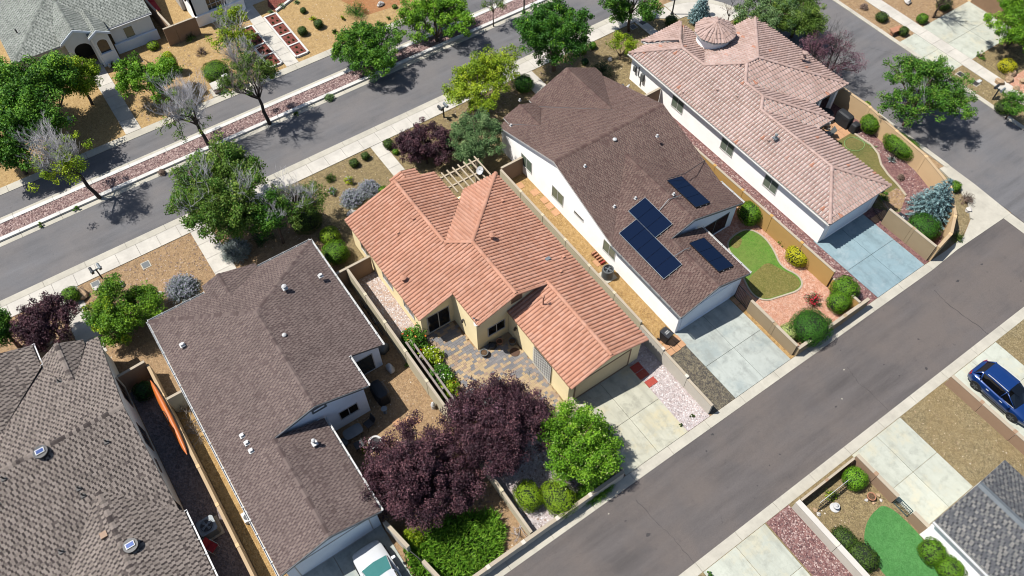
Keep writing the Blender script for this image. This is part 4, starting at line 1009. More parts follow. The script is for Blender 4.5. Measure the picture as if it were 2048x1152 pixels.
# --- white house with an arched window, top
h = thing('house', (13, 70, 0), 'white stucco house with an arched window at the top edge', 'house')
arch_wall(h, 11.2, 15.75, 66.1, [(11.2, 3.1), (13.4, 4.6), (15.75, 4.2)], 12.55, 14.25, 2.2, .8, 'wall_g', zb=1.05)  # white wall on the shade side, the shade painted as light grey
m = MB(); m.box(11.0, 15.8, 65.95, 66.35, 0, 1.05); m.build('wall_base', 'wall_w', h)
m = MB(); m.box(12.5, 14.3, 66.28, 66.31, 1.05, 3.0); m.build('arched_window_pane', 'glass', h)
m = MB()
for xx in (12.9, 13.4, 13.9): m.box(xx - .03, xx + .03, 66.22, 66.27, 1.05, 2.9)
for zz in (1.6, 2.2): m.box(12.55, 14.25, 66.225, 66.265, zz - .03, zz + .03)
m.build('window_bars', 'trim_w', h)
wall(h, (11.2, 74), (11.2, 66.1), [(0, 2.9), (1, 3.1)], 'wall_w'); wall(h, (15.75, 66.1), (15.75, 70), [(0, 3), (1, 3)], 'wall_w')
ro = roof(h, [[(10.8, 65.8, 3.1), (13.4, 65.8, 4.8), (13.4, 80, 4.8), (10.8, 80, 3.1)], [(13.4, 65.8, 4.8), (16.1, 65.8, 4.2), (16.1, 80, 4.2), (13.4, 80, 4.8)]], 'trim_dk', 'ti_pink', TILE2)
m = MB(); m.box(17.6, 24, 67.2, 67.4, 0, 3.4); m.build('wall', 'wall_g', h)
m = MB(); m.box(10.85, 11.15, 69.0, 71.5, .1, 1.5); m.build('meter_boxes', 'metal_w', h)

# --- tan house, top right, and charcoal roofed house lower right
h = thing('house', (78, 30, 0), 'tan stucco garage front at the top right edge', 'house')
wall(h, (71.9, 32), (71.9, 22), [(0, 2.8), (1, 2.8)], 'wall_tan2'); m = MB(); m.box(72, 78, 22, 22.2, 0, 2.8); m.build('wall', 'wall_tan2', h)
window(h, (71.9, 28.2), (71.9, 23.6), .03, 2.1, 'trim_t', 'trim_t', 0, name='garage_door')
roof(h, [[(71.4, 32.4, 2.9), (71.4, 21.6, 2.9), (76, 26, 4.6), (76, 28, 4.6)]], 'trim_dk', 'ti_pink', TILE2)
h = thing('house', (31, -5, 0), 'white house with charcoal mixed shingles at the lower right', 'house')
zq = 2.7; xr = 30.7; zqr = 3.75
ro = roof(h, [[(27.55, -1.72, zq), (xr, -1.72, zqr), (xr, -14, zqr), (27.55, -14, zq)], [(xr, -1.72, zqr), (33.85, -1.72, zq), (33.85, -14, zq), (xr, -14, zqr)]], 'trim_w', 'sh_slate', ('sh', .15, .28))
ridge_strip(ro, [((xr, -1.75, zqr), (xr, -14, zqr))], 'trim_d', w=.42)
wall(h, (27.85, -14), (27.85, -2.0), [(0, 2.6), (1, 2.6)], 'wall_w', th=-.16); wall(h, (33.5, -2.0), (27.85, -2.0), [(0, 2.6), (.5, 3.6), (1, 2.6)], 'wall_w', th=-.16)
m = MB(); m.box(27.4, 27.52, -14, -1.72, 2.58, 2.68); m.build('gutter', 'metal_w', h)

# ------------------------------------------------------------------ block walls
def block_wall(pts, hts, mat, label, panel=3.0, th=.16, group='block garden walls', cap=None, pilaster=True, step=0, capw=0):
    root = thing('block_wall', (*pts[0], 0), label, 'garden wall', group)
    n = 0
    for i in range(len(pts) - 1):
        a, b = Vector((*pts[i], 0)), Vector((*pts[i + 1], 0)); L = (b - a).length; d = (b - a) / L; nn = Vector((-d.y, d.x, 0)) * th / 2
        k = max(1, round(L / panel)); sg = L / k
        for j in range(k):
            h_ = hts[0] + (hts[1] - hts[0]) * ((i + (j + .5) / k) / (len(pts) - 1)) + (rnd.uniform(-.04, .04) if step else 0)
            p, q = a + d * (sg * j + .02), a + d * (sg * (j + 1) - .02)
            m = MB(); m.prism([tuple(v)[:2] for v in (p + nn, p - nn, q - nn, q + nn)], -.05, h_)
            m.build('wall_panel', mat, root)
            c2 = nn * 1.12 + nn.normalized() * capw
            m = MB(); m.prism([tuple(v)[:2] for v in (p + c2, p - c2, q - c2, q + c2)], h_ + .001, h_ + .045); m.build('wall_cap', cap or 'cap', root)
            if pilaster and (j < k - 1 or i < len(pts) - 2):
                e2 = nn * 1.25; m = MB(); r_ = q + d * .0
                m.prism([tuple(v)[:2] for v in (r_ - d * .22 + e2, r_ - d * .22 - e2, r_ + d * .02 - e2, r_ + d * .02 + e2)], -.05, h_ + .06); m.build('pilaster', mat, root)
    return root
block_wall([(23.0, 34.6), (23.0, 18.0)], (1.75, 1.75), 'blk_tan', 'long beige block wall between the salmon tiled house and the white house', 3.0)
block_wall([(23.0, 18.0), (23.0, 10.95)], (1.55, 1.05), 'blk_pale', 'pale block wall beside the white gravel, ending at the lane', 2.3)
block_wall([(23.1, 34.7), (25.1, 34.7)], (1.75, 1.75), 'blk_brown', 'short brown block wall joining the rear corner of the white house', 2.0)
block_wall([(9.02, 33.0), (9.02, 17.0)], (1.75, 1.7), 'blk_tan', 'beige block wall between the bicycles and the white side gravel', 2.6)
block_wall([(9.02, 16.9), (9.02, 11.0)], (1.1, .95), 'blk_tan', 'lower block wall running under the plum trees to the lane', 2.6)
block_wall([(7.9, 33.1), (10.85, 33.1)], (1.75, 1.75), 'blk_brown', 'brown cross wall between the brown roof and the cream side wall', 2.0)
block_wall([(3.6, 10.85), (15.75, 10.85)], (.85, .95), 'blk_pale', 'low tan retaining wall along the lane in front of the clipped shrubs', 2.4, .2)
block_wall([(15.78, 10.95), (15.78, 13.0)], (.95, 1.0), 'blk_pale', 'short wall along the cream driveway by the bright green tree', 2.2, .2)
block_wall([(15.85, 14.8), (15.88, 16.45)], (1.3, 1.5), 'blk_tan', 'wall stub at the front corner of the cream garage', 1.6, .2)
block_wall([(2.35, 16.3), (2.75, 14.2)], (1.4, 1.4), 'blk_pale', 'wall stub beside the pickup at the blue-grey garage', 2.2, .2)
block_wall([(3.05, 13.2), (3.5, 10.85)], (1.2, 1.0), 'blk_pale', 'low wall beside the parked pickup at the bottom edge', 2.4, .2)
block_wall([(36.65, 34.5), (36.65, 13.5)], (1.75, 1.75), 'blk_gold', 'golden block wall between the solar panel house and the pink tiled house', 2.9)
block_wall([(36.65, 13.4), (36.65, 10.95)], (1.2, 1.0), 'blk_gold', 'low end of the golden wall beside the green shrubs', 2.4)
block_wall([(36.75, 34.5), (38.85, 34.5)], (1.8, 1.8), 'blk_brown', 'brown wall with a gateway beside the electricity meters', 2.0)
block_wall([(30.6, 10.85), (37.5, 10.85)], (.95, 1.0), 'blk_olive', 'low retaining wall along the lane below the dark round shrubs', 2.3, .2)
block_wall([(30.55, 10.95), (30.55, 15.3)], (1.15, 1.3), 'blk_olive', 'wall between the pink gravel garden and the grey driveway', 2.1, .18)
block_wall([(44.35, 10.95), (44.35, 15.2)], (1.6, 1.6), 'blk_olive', 'wall between the blue stained driveway and the spruce garden', 2.1, .18)
cw = [(44.4, 10.85), (46.2, 11.15), (47.8, 12.05), (49.8, 14.1), (50.75, 17.2), (51.0, 20.3), (51.35, 23.3), (51.2, 26.6), (51.2, 30)]
block_wall(cw, (1.6, 1.75), 'blk_peach', 'curving peach block wall round the spruce garden at the street corner', 3.3, .2, cap='cap_p')
block_wall([(-5.14, 34.0), (-5.14, 14)], (1.35, 1.35), 'blk_peach', 'tan wall between the taupe roof and the brown roof, beside the orange kayak', 2.9, cap='cap_p')
block_wall([(-7.0, 33.9), (-5.15, 34.0)], (1.75, 1.75), 'blk_brown', 'brown wall at the corner of the taupe roofed house', 2.0)
block_wall([(-5.0, 30.6), (-3.85, 30.6)], (1.75, 1.75), 'blk_tan', 'short cross wall above the dead brush pile', 2.0)
block_wall([(8.0, 65.0), (9.0, 65.0)], (1.8, 1.8), 'blk_brown', 'wall stub between the two houses at the top', 2.0)
block_wall([(9.0, 65.0), (11.0, 65.0)], (1.8, 1.8), 'blk_brown', 'brown wall under the small gravel court at the top', 2.4)
block_wall([(8.7, 65.1), (8.2, 70.5)], (1.8, 1.8), 'blk_brown', 'receding wall between the two houses at the top', 2.4)
block_wall([(22.95, 3.6), (22.95, -6)], (1.0, 1.0), 'blk_pale', 'wide pale block wall beside the maroon gravel on the south side', 3.0, .22, cap='cap_w', capw=.05)
block_wall([(23.2, 3.5), (27.8, 3.5)], (.9, .9), 'blk_brown', 'low front wall of the south garden along the lane kerb', 1.9, .12)
block_wall([(28.05, 3.55), (28.05, .35)], (1.0, 1.0), 'blk_brown', 'brown wall between the south garden and its pale driveway', 1.9, .22)
block_wall([(28.05, -.75), (28.05, -2.0)], (1.0, 1.0), 'blk_brown', 'short brown wall beside the teal gate and white house', 1.0, .22)
block_wall([(37.25, 3.75), (37.25, -6)], (1.0, 1.0), 'blk_brown', 'brown block wall beside the parked blue car', 2.4, .22)

# ------------------------------------------------------------------ patio pavers and small paving
pt = bpy.data.objects.new('patio', None); COL.objects.link(pt); pt['kind'] = 'structure'; pt.location = (11, 16.6, 0)
m = MB(); prg = random.Random(4)
def inside(x, y): return 10.95 < x < 15.88 and 14.2 < y < 26.1 and not (x > 13.35 and y > 23.3) and not (y < 16.5 and x < 13)
y = 14.2; row = 0
while y < 26.1:
    x = 10.9 + (row % 3) * .1
    while x < 15.9:
        w = prg.choice((.2, .3, .3)); 
        if inside(x + w / 2, y + .1): m.box(x + .005, x + w - .005, y + .005, y + .195, 0, .04 + prg.uniform(0, .006), prg.choice((.1, .2, .45, .5, .55, .6, .8, .95)) if math.sin(x * 1.3 + y * .8) > -.3 else prg.choice((.05, .15, .2, .25, .1, .5, .9)))
        x += w
    y += .2; row += 1
m.build('paver', 'pavers', pt, kind='stuff')
def pavers(name, pts, size, z, mat, label=None):
    m = None
    for k, (x, y, w, d) in enumerate(pts):
        m = MB(); m.box(x, x + w, y, y + d, 0, z); o = m.build(name, mat)
        if label: o['label'] = label[k] if isinstance(label, list) else label; o['category'] = 'paver'
        if isinstance(label, str): o['group'] = label
px, py = 21.20, 16.29; 
pavers('stepping_paver', [(20.95, 15.9, .75, .55), (20.95, 15.3, .75, .55), (21.05, 14.55, .75, .5)], 0, .05, 'redpaver',
  ['red paver in the garage shadow, nearest the wall', 'red paver at the edge of the garage shadow', 'sunlit red paver on the white gravel beside the driveway'])
root = bpy.data.objects.new('bin_pad', None); COL.objects.link(root); root['kind'] = 'structure'; root.location = (24, 16, 0)
for (x, y) in ((23.75, 15.55), (24.25, 15.55), (24.75, 15.6), (24.75, 16.1), (23.75, 16.05), (24.25, 16.05), (23.6, 16.6), (24.1, 16.6)):
    m = MB(); m.box(x, x + .46, y, y + .46, 0, .05); m.build('paver', 'sand', root)
root = bpy.data.objects.new('garden_path', None); COL.objects.link(root); root['kind'] = 'structure'; root.location = (24, 25, 0)
for (x, y) in ((24.88, 30.71), (24.88, 29.94), (24.92, 31.41), (24.59, 24.44), (24.16, 33.67), (24.73, 32.47)):
    m = MB(); m.box(x - .3, x + .3, y - .3, y + .3, 0, .04); m.build('paver', 'sand', root)
root = bpy.data.objects.new('side_patio', None); COL.objects.link(root); root['kind'] = 'structure'; root.location = (48, 24, 0)
for i in range(5):
    for j in range(6):
        x, y = 46.6 + i * .8, 22.9 + j * .8
        if x + y < 73.6: m = MB(); m.box(x, x + .78, y, y + .78, 0, .035); m.build('slab', 'sand', root)
root = bpy.data.objects.new('gate_path', None); COL.objects.link(root); root['kind'] = 'structure'; root.location = (44, 16, 0)
for (x, y) in ((43.95, 15.4), (44.5, 15.4), (45.0, 15.4), (30.25, 15.4), (30.7, 15.6), (31.2, 15.6), (30.25, 16.0), (6.0, 21.6), (6.6, 21.3), (7.1, 21.0)):
    m = MB(); m.box(x, x + .5, y, y + .5, 0, .04); m.build('paver', 'sand', root)
# red gravel planters with white edging beside the front walk at the top
for sx, xa, xb, ys in ((0, 16.55, 17.75, [57.1, 58.75, 60.4, 62.05, 63.7]), (1, 14.05, 15.2, [57.1, 58.75, 60.4, 62.05, 63.3])):
    for j in range(4):
        t = thing('planter', (xa, ys[j], 0), 'red gravel planter square on the %s side of the walk, %s' % ('right' if sx == 0 else 'left', ['nearest the street', 'second from the street', 'third from the street', 'farthest from the street'][j]), 'planter', 'red gravel planter squares')
        m = MB()
        y0_, y1_ = ys[j], ys[j + 1]
        m.box(xa - .08, xa + .08, y0_, y1_, 0, .2); m.box(xb - .08, xb + .08, y0_, y1_, 0, .2); m.box(xa + .08, xb - .08, y0_ - .08, y0_ + .08, 0, .199); 
        if j == 3: m.box(xa + .08, xb - .08, y1_ - .08, y1_ + .08, 0, .199)
        m.build('edging', 'white_curb', t)
        m = MB(); m.box(xa + .08, xb - .08, y0_ + .08, y1_ - (.08 if j < 3 else .08), 0, .12); m.build('gravel_fill', 'redgravel', t, kind='stuff')
m = MB(); m.slab([(17.9, 63.9, 0), (29, 68.2, 0), (29, 68.45, 0), (17.9, 64.15, 0)], (0, 0, .2)); m.build('garden_edging', 'white_curb', kind='structure')
flat('gravel_bed', [(17.8, 64.1), (29, 68.4), (29, 71), (20, 68.3), (18.2, 66.6), (17.6, 65.2)], .012, 'redgravel')

# ------------------------------------------------------------------ planting
def rdir(g, n):
    v = g.normal(size=(n, 3)); return v / np.linalg.norm(v, axis=1, keepdims=True)
def leaf_quads(C, Rr, per, size, g, up=.45, outc=None, ar=.62, flatten=.85, shell=.45):
    """per leaves round every clump centre; each leaf one pointed quad"""
    n = len(C); C = np.repeat(C, per, 0); R_ = np.repeat(np.broadcast_to(Rr, n), per)
    ct = np.repeat(g.random(n), per)
    d = rdir(g, len(C)); r = g.random(len(C)) ** shell
    Pq = C + d * (r * R_)[:, None] * np.array([1, 1, flatten])
    nr = .8 * rdir(g, len(C)) + np.array([0, 0, up]) + .55 * d
    nr /= np.linalg.norm(nr, axis=1, keepdims=True)
    a = np.cross(nr, rdir(g, len(C))); a /= np.linalg.norm(a, axis=1, keepdims=True); b = np.cross(nr, a)
    s = size * g.uniform(.65, 1.3, len(C)); a *= (s * .5)[:, None]; b *= (s * .5 * ar)[:, None]
    V = np.stack([Pq - a, Pq + b - a * .1, Pq + a, Pq - b - a * .1], 1).reshape(-1, 3)
    F = np.arange(len(V)).reshape(-1, 4)
    t = np.clip(.55 * ct + .45 * g.random(len(C)) , 0, 1)
    return V, F, t
def crown_clumps(g, c, rad, lobes, k, hollow=.25):
    c = np.array(c); rad = np.array(rad); out = []
    for i in range(lobes):
        d = rdir(g, 1)[0]; d[2] = abs(d[2]) * .9 - .25 if g.random() < .8 else d[2]
        d /= np.linalg.norm(d)
        lr = g.uniform(.30, .50); lc = d * (1 - lr) * g.uniform(.75, 1.0)
        kk = max(4, int(k / lobes)); q = lc + rdir(g, kk) * lr * (g.random(kk) ** .35)[:, None]
        out.append(q)
    q = np.concatenate(out); L = np.linalg.norm(q, axis=1); q = q[L < 1.02]
    return c + q * rad
def limb(m, p0, p1, r0, r1, rr, bend=.15, n=5, sides=6):
    p0, p1 = Vector(p0), Vector(p1); L = (p1 - p0).length; pts = []
    o = Vector((rr.uniform(-1, 1), rr.uniform(-1, 1), rr.uniform(.2, 1))) * L * bend
    for i in range(n + 1):
        t = i / n; pts.append(p0.lerp(p1, t) + o * math.sin(PI * t) + Vector((rr.uniform(-1, 1), rr.uniform(-1, 1), 0)) * L * .02 * (0 < i < n))
    m.tube(pts, [r0 + (r1 - r0) * i / n for i in range(n + 1)], sides)
    return pts[-1]
def twigs(m, p, d, L, r, depth, rr, up=.15, spread=.75):
    """bare forking twigs"""
    p = Vector(p); d = Vector(d).normalized(); k = 3
    pts = [p]; q = p
    for i in range(k):
        d = (d + Vector((rr.uniform(-1, 1), rr.uniform(-1, 1), rr.uniform(-.6, 1))) * .22 + Vector((0, 0, up * .3))).normalized(); q = q + d * L / k; pts.append(q)
    m.tube(pts, [r * (1 - .35 * i / k) for i in range(k + 1)], 3, cap=False)
    if depth > 0:
        for i in range(rr.choice((2, 3, 3))):
            nd = (d + Vector((rr.uniform(-1, 1), rr.uniform(-1, 1), rr.uniform(-.5, .9))) * spread).normalized()
            twigs(m, pts[rr.choice((1, 2, 3, 3))], nd, L * rr.uniform(.6, .85), r * .62, depth - 1, rr, up, spread)
TREES = 0
def tree(x, y, zc, w, hz, leaf, label, size=.16, lobes=12, clumps=150, per=75, cr=.42, bark='bark', dead=0, deadmat='deadwood', name='tree', cat='tree', group='trees in the gardens and along the streets',
         r_trunk=.13, fork=.35, off=(0, 0), up=.45, wy=1.0, twig_r=.028, flowers=None, mats2=None):
    """broadleaf tree: trunk with limbs, crown of leaf clumps, bare dead limbs where it has them"""
    global TREES; TREES += 1
    g = np.random.default_rng(100 + TREES); rr = random.Random(200 + TREES)
    t = thing(name, (x, y, 0), label, cat, group)
    w *= 1.3; hz *= 1.12; clumps = int(clumps * (1.45 if dead < 8 else 1.15)); per = int(per * 1.5); size *= .8; R_ = w / 2; c = (x + off[0], y + off[1], zc); zf_ = max(.35, (zc - hz) + fork * hz)
    C = crown_clumps(g, c, (R_, R_ * wy, hz), lobes, clumps) if clumps else np.zeros((0, 3))
    m = MB(); fk = limb(m, (x, y, -.05), (x + off[0] * .3, y + off[1] * .3, zf_), r_trunk * 1.25, r_trunk * .85, rr, .03, 4, 8)
    heads = []
    for i in range(6 if clumps else 5):
        a = 2 * PI * i / 6 + rr.uniform(-.4, .4); k = rr.uniform(.35, .62)
        tip = (c[0] + math.cos(a) * R_ * k, c[1] + math.sin(a) * R_ * wy * k, c[2] + rr.uniform(-.1, .45) * hz)
        limb(m, fk, tip, r_trunk * .62, r_trunk * .22, rr, .10); heads.append(Vector(tip))
    limb(m, fk, (c[0], c[1], c[2] + hz * .55), r_trunk * .6, r_trunk * .2, rr, .05); heads.append(Vector((c[0], c[1], c[2] + hz * .55)))
    if len(C):
        for i in range(min(len(C), 46)):
            q = Vector(C[int(g.integers(len(C)))]); hd = min(heads, key=lambda v: (v - q).length)
            limb(m, fk.lerp(hd, rr.uniform(.6, 1)), q, r_trunk * .2, .012, rr, .08, 3, 4)
    m.build('trunk', bark, t, smooth=True)
    if len(C):
        V, F, tt = leaf_quads(C, cr * g.uniform(.7, 1.25, len(C)), per, size, g, up)
        V -= np.array([x, y, 0]); tt = np.clip(tt, 0, 1)
        link('crown', npmesh('crown', V, F, tt, LM[leaf]), t)
        if mats2:
            sel = C[g.random(len(C)) < mats2[1]]
            if len(sel):
                V, F, tt = leaf_quads(sel, cr * .9, int(per * .6), size, g, up); V -= np.array([x, y, 0]); link('paler_foliage', npmesh('paler_foliage', V, F, tt, LM[mats2[0]]), t)
    if dead:
        m = MB(); rr2 = random.Random(300 + TREES)
        for i in range(int(dead * 1.5)):
            hd = rr2.choice(heads[-3:] if dead < 12 else heads); d = Vector((hd.x - x, hd.y - y, 0)) * .6 + Vector((rr2.uniform(-1, 1) * R_ * .7, rr2.uniform(-1, 1) * R_ * .7, hz * rr2.uniform(.5, 1.4)))
            twigs(m, fk.lerp(hd, rr2.uniform(.45, 1)), d, R_ * rr2.uniform(.24, .36), twig_r, 4, rr2)
        m.build('bare_branches', deadmat, t)
    if flowers and len(C):
        V, F, tt = leaf_quads(C[g.random(len(C)) < .5], cr * 1.15, flowers[1], .11, g, .9, shell=.1); V -= np.array([x, y, 0]); link('flowers', npmesh('flowers', V, F, tt, LM[flowers[0]]), t, kind='stuff')
    return t
SHR = 0
def bush(x, y, zc, w, leaf, label, kind='ball', wy=1.0, h=None, size=.07, dens=1.0, group='garden shrubs', flowers=None, name='shrub', rz=0, cat='shrub', core='core'):
    """clipped or loose shrub standing on the ground at x, y"""
    global SHR; SHR += 1
    g = np.random.default_rng(900 + SHR); rr = random.Random(SHR)
    R_ = w / 2; H = h if h else max(.3, min(w * .85, 2 * zc)); t = thing(name, (x, y, 0), label, cat, group, rz)
    m = MB(); m.tube([(0, 0, -.05), (0, 0, H * .5)], [max(.02, R_ * .1), max(.015, R_ * .06)], 6)
    for i in range(5):
        a = i * 1.257; m.tube([(0, 0, .03), (math.cos(a) * R_ * .5, math.sin(a) * R_ * .5 * wy, H * .65)], [max(.012, R_ * .05), .008], 4)
    st = MB(); 
    me = bpy.data.meshes.new('stem'); me.from_pydata(m.v, [], m.f); me.materials.append(SM['bark_d']); link('stem', me, t)
    area = 4 * PI * R_ * H * .5
    if kind == 'ball':
        n = int(min(12000, area * 620 * dens * (.075 / size) ** 2 * .55)) + 60
        d = rdir(g, n); d[:, 2] = np.where(d[:, 2] < -.75, -d[:, 2], d[:, 2])
        # squarish clipped form, slight bumps
        e = np.sign(d) * np.abs(d) ** .82; b = 1 + .05 * np.sin(e[:, 0] * 5 + SHR) * np.cos(e[:, 1] * 4 + e[:, 2] * 3)
        Pq = e * b[:, None] * np.array([R_, R_ * wy, H * .5]) * g.uniform(.88, 1.02, n)[:, None] + np.array([0, 0, H * .5])
        nr = d + .38 * rdir(g, n); nr /= np.linalg.norm(nr, axis=1, keepdims=True)
        a = np.cross(nr, rdir(g, n)); a /= np.linalg.norm(a, axis=1, keepdims=True); bb = np.cross(nr, a)
        s = size * g.uniform(.7, 1.3, n) * 1.1; a *= (s * .5)[:, None]; bb *= (s * .38)[:, None]
        V = np.stack([Pq - a, Pq + bb, Pq + a, Pq - bb], 1).reshape(-1, 3)
        ct = .5 + .5 * np.sin(Pq[:, 0] * 6 / max(R_, .3) + SHR) * np.sin(Pq[:, 1] * 5 / max(R_, .3)); tt = np.clip(.15 * ct + .5 * g.random(n) + .18, 0, 1)
        link('foliage', npmesh('foliage', V, np.arange(len(V)).reshape(-1, 4), tt, LM[leaf]), t)
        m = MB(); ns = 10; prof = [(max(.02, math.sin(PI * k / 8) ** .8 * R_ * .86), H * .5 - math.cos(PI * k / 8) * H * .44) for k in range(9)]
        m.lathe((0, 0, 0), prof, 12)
        mv = [(vx, vy * wy, vz) for vx, vy, vz in m.v]; me = bpy.data.meshes.new('inner_core'); me.from_pydata(mv, [], m.f); me.materials.append(SM[core]); link('inner_core', me, t)  # solid dark core filling the inside of the foliage
    elif kind == 'loose':
        k = max(8, int(area * 5 * dens)); C = rdir(g, k) * (g.random(k) ** .4)[:, None] * g.uniform(.7, 1.08, k)[:, None]; C[:, 2] = np.abs(C[:, 2]) * g.uniform(.6, 1.1, k)
        C = C * np.array([R_ * .85, R_ * .85 * wy, H * .8]) + np.array([0, 0, H * .12])
        V, F, tt = leaf_quads(C, R_ * .26, int(46 * dens), size, g, .5); link('foliage', npmesh('foliage', V, F, tt, LM[leaf]), t)
        if flowers:
            V, F, tt = leaf_quads(C[C[:, 2] > H * .3], R_ * .3, flowers[1], flowers[2] if len(flowers) > 2 else .1, g, .9, shell=.1)
            link('flowers', npmesh('flowers', V, F, tt, LM[flowers[0]]), t, kind='stuff')
    elif kind in ('spray', 'juniper'):
        n = int(area * 60 * dens) + 60; d = rdir(g, n); d[:, 2] = np.abs(d[:, 2]) * (1.0 if kind == 'spray' else .55) + .12; d /= np.linalg.norm(d, axis=1, keepdims=True)
        sc3 = np.array([R_, R_ * wy, H]); lo = (rdir(g, n) * np.array([.45, .45, 0])) * sc3; Pe = d * sc3 * g.uniform(.75, 1.08, n)[:, None]; Ps = lo + (Pe - lo) * .35
        ax = Pe - Ps; sd_ = np.cross(ax, rdir(g, n)); sd_ /= np.linalg.norm(sd_, axis=1, keepdims=True)
        wd = (size * g.uniform(.5, 1, n))[:, None]
        V = []; 
        for f0, f1 in ((0, .5), (.5, 1.0)):
            a0 = Ps + ax * f0; a1 = Ps + ax * f1; V.append(np.stack([a0 - sd_ * wd * (.9 - f0 * .4), a0 + sd_ * wd * (.9 - f0 * .4), a1 + sd_ * wd * (.9 - f1 * .8), a1 - sd_ * wd * (.9 - f1 * .8)], 1))
        V = np.concatenate(V).reshape(-1, 3); tt = np.tile(g.random(n), 2)
        V2, F2, t2 = leaf_quads(Pe, size * 2.2, 7, size * 1.1, g, .4)
        V = np.concatenate([V, V2]); tt = np.concatenate([tt, t2])
        link('foliage', npmesh('foliage', V, np.arange(len(V)).reshape(-1, 4), tt, LM[leaf]), t)
        if flowers:
            V, F, tt = leaf_quads(Pe[Pe[:, 2] > H * .35] * 1.04, .06, flowers[1], .06, g, .9); link('flowers', npmesh('flowers', V, F, tt, LM[flowers[0]]), t, kind='stuff')
    elif kind == 'twiggy':
        m = MB(); rr = random.Random(SHR)
        for i in range(16): twigs(m, (0, 0, .02), (rr.uniform(-1, 1), rr.uniform(-1, 1), rr.uniform(.3, 1.2)), R_ * .55, .018, 3, rr, 0, .8)
        o = m; me = bpy.data.meshes.new('branches'); me.from_pydata(m.v, [], m.f); me.materials.append(LM[leaf] if leaf in LM else SM[leaf]); link('branches', me, t)
        C = rdir(g, 26) * R_ * .7; C[:, 2] = np.abs(C[:, 2]); V, F, tt = leaf_quads(C, R_ * .25, int(16 * dens), size, g, .5); link('foliage', npmesh('foliage', V, F, tt, LM[flowers[0] if flowers else 'dry']), t)
    elif kind == 'agave':
        V = []; tt = []; n = int(22 * dens)
        for i in range(n):
            a = i * 2.4; el = .25 + 1.1 * i / n; L = R_ * (1.15 - .35 * i / n); w_ = L * .12
            d = np.array([math.cos(a) * math.cos(el), math.sin(a) * math.cos(el), math.sin(el)]); s = np.array([-math.sin(a), math.cos(a), 0]) * w_
            p1 = d * L * .5 + np.array([0, 0, .03]); p2 = d * L; V += [s * .6, p1 + s, p2, p1 - s]; tt.append(g.random())
        link('leaves', npmesh('leaves', np.array(V), np.arange(len(V)).reshape(-1, 4), tt, LM[leaf]), t)
    return t
def spruce(x, y, R_, H, leaf, label, tiers=13):
    t = thing('spruce_tree', (x, y, 0), label, 'spruce', 'spruce trees'); rr = random.Random(int(x * 10)); g = np.random.default_rng(int(x * 7))
    m = MB(); m.tube([(x, y, -.05), (x, y, H * .97)], [.12, .02], 8); m.build('trunk', 'bark_d', t)
    C = []; m = MB(); Rr = []
    for k in range(tiers):
        f = k / (tiers - 1); z = .18 * H * .5 + f * H * .86; r = R_ * (1 - f) ** .8 * (1 if k > 0 else .9) + .06; nb = max(5, int(17 * (1 - f) + 4))
        for i in range(nb):
            a = 2 * PI * (i + rr.random() * .6) / nb + k; rl = r * rr.uniform(.86, 1.08); tip = Vector((x + math.cos(a) * rl, y + math.sin(a) * rl, z - rl * .08))
            m.tube([(x, y, z + .1), tip], [.02, .006], 4, cap=False)
            q = max(2, int(rl / .14))
            for j in range(q): C.append(Vector((x, y, z + .06)).lerp(tip, (j + 1) / q)); Rr.append(.10 + .07 * (1 - j / q))
    m.build('boughs', 'bark_d', t, kind='stuff')
    V, F, tt = leaf_quads(np.array([tuple(c) for c in C]), np.array(Rr) * 1.1, 16, .13, g, .35, ar=.35, flatten=.55); V -= np.array([x, y, 0])
    link('needles', npmesh('needles', V, F, tt, LM[leaf]), t)
    return t

# trees: the tree's place, crown height, width
tree(-3.60, 58.78, 4.20, 6.83, 2.7, 'green', 'very large bright green tree hiding the corner of the grey roof, top left', .22, 18, 330, 85, .62, r_trunk=.2, mats2=('bright', .3), fork=.2)
tree(-0.15, 61.57, 3.20, 3.31, 1.7, 'yolive', 'yellow-green tree in front of the grey roof corner, right of the very large tree', .18, 9, 110, 75, .45, r_trunk=.1, mats2=('bright', .6))
tree(-5.29, 63.71, 3.20, 4.79, 2.2, 'bright', 'green tree cut by the left edge, behind the very large tree', .2, 10, 140, 75, .55, r_trunk=.16)
tree(-6.96, 56.84, 3.20, 4.14, 2.0, 'green', 'darker green tree at the left edge beside the bare-topped street tree', .2, 10, 120, 70, .5)
tree(4.49, 58.88, 2.40, 4.58, 1.7, 'bright', 'bright green round maple beside the pale path at the top left', .19, 11, 120, 75, .42, r_trunk=.09)
tree(-3.04, 51.10, 4.44, 4.37, 2.3, 'yolive', 'street tree with a silvery bare top and yellow-green lower leaves, leftmost on the median', .17, 8, 44, 55, .42, dead=34, bark='bark_d', off=(-1.0, .35))
tree(6.02, 51.49, 3.82, 4.64, 2.0, 'olive', 'leafless silvery street tree on the median with a few olive leaves', .15, 5, 26, 40, .35, dead=34, bark='bark_d', off=(-.5, .1))
tree(11.13, 50.96, 4.38, 4.52, 2.2, 'olive', 'thin half bare street tree with dark green tufts, right of the silvery ones', .16, 11, 78, 60, .36, dead=16, deadmat='dry_wood' if False else 'wood_grey', bark='bark_d', off=(-.5, .2))
tree(12.79, 60.76, 2.60, 4.09, 1.6, 'yolive', 'airy yellow-green tree in front of the arched window', .16, 9, 75, 55, .36, r_trunk=.08, dead=7)
tree(12.09, 56.88, 2.20, 3.36, 1.5, 'olive', 'sparse grey twiggy tree by the red planters', .14, 6, 34, 36, .34, r_trunk=.07, dead=20)
tree(21.49, 51.91, 2.08, 5.62, 1.9, 'green', 'broad green street tree on the median, left of its taller neighbour', .18, 12, 150, 80, .42, mats2=('bright', .25), fork=.2)
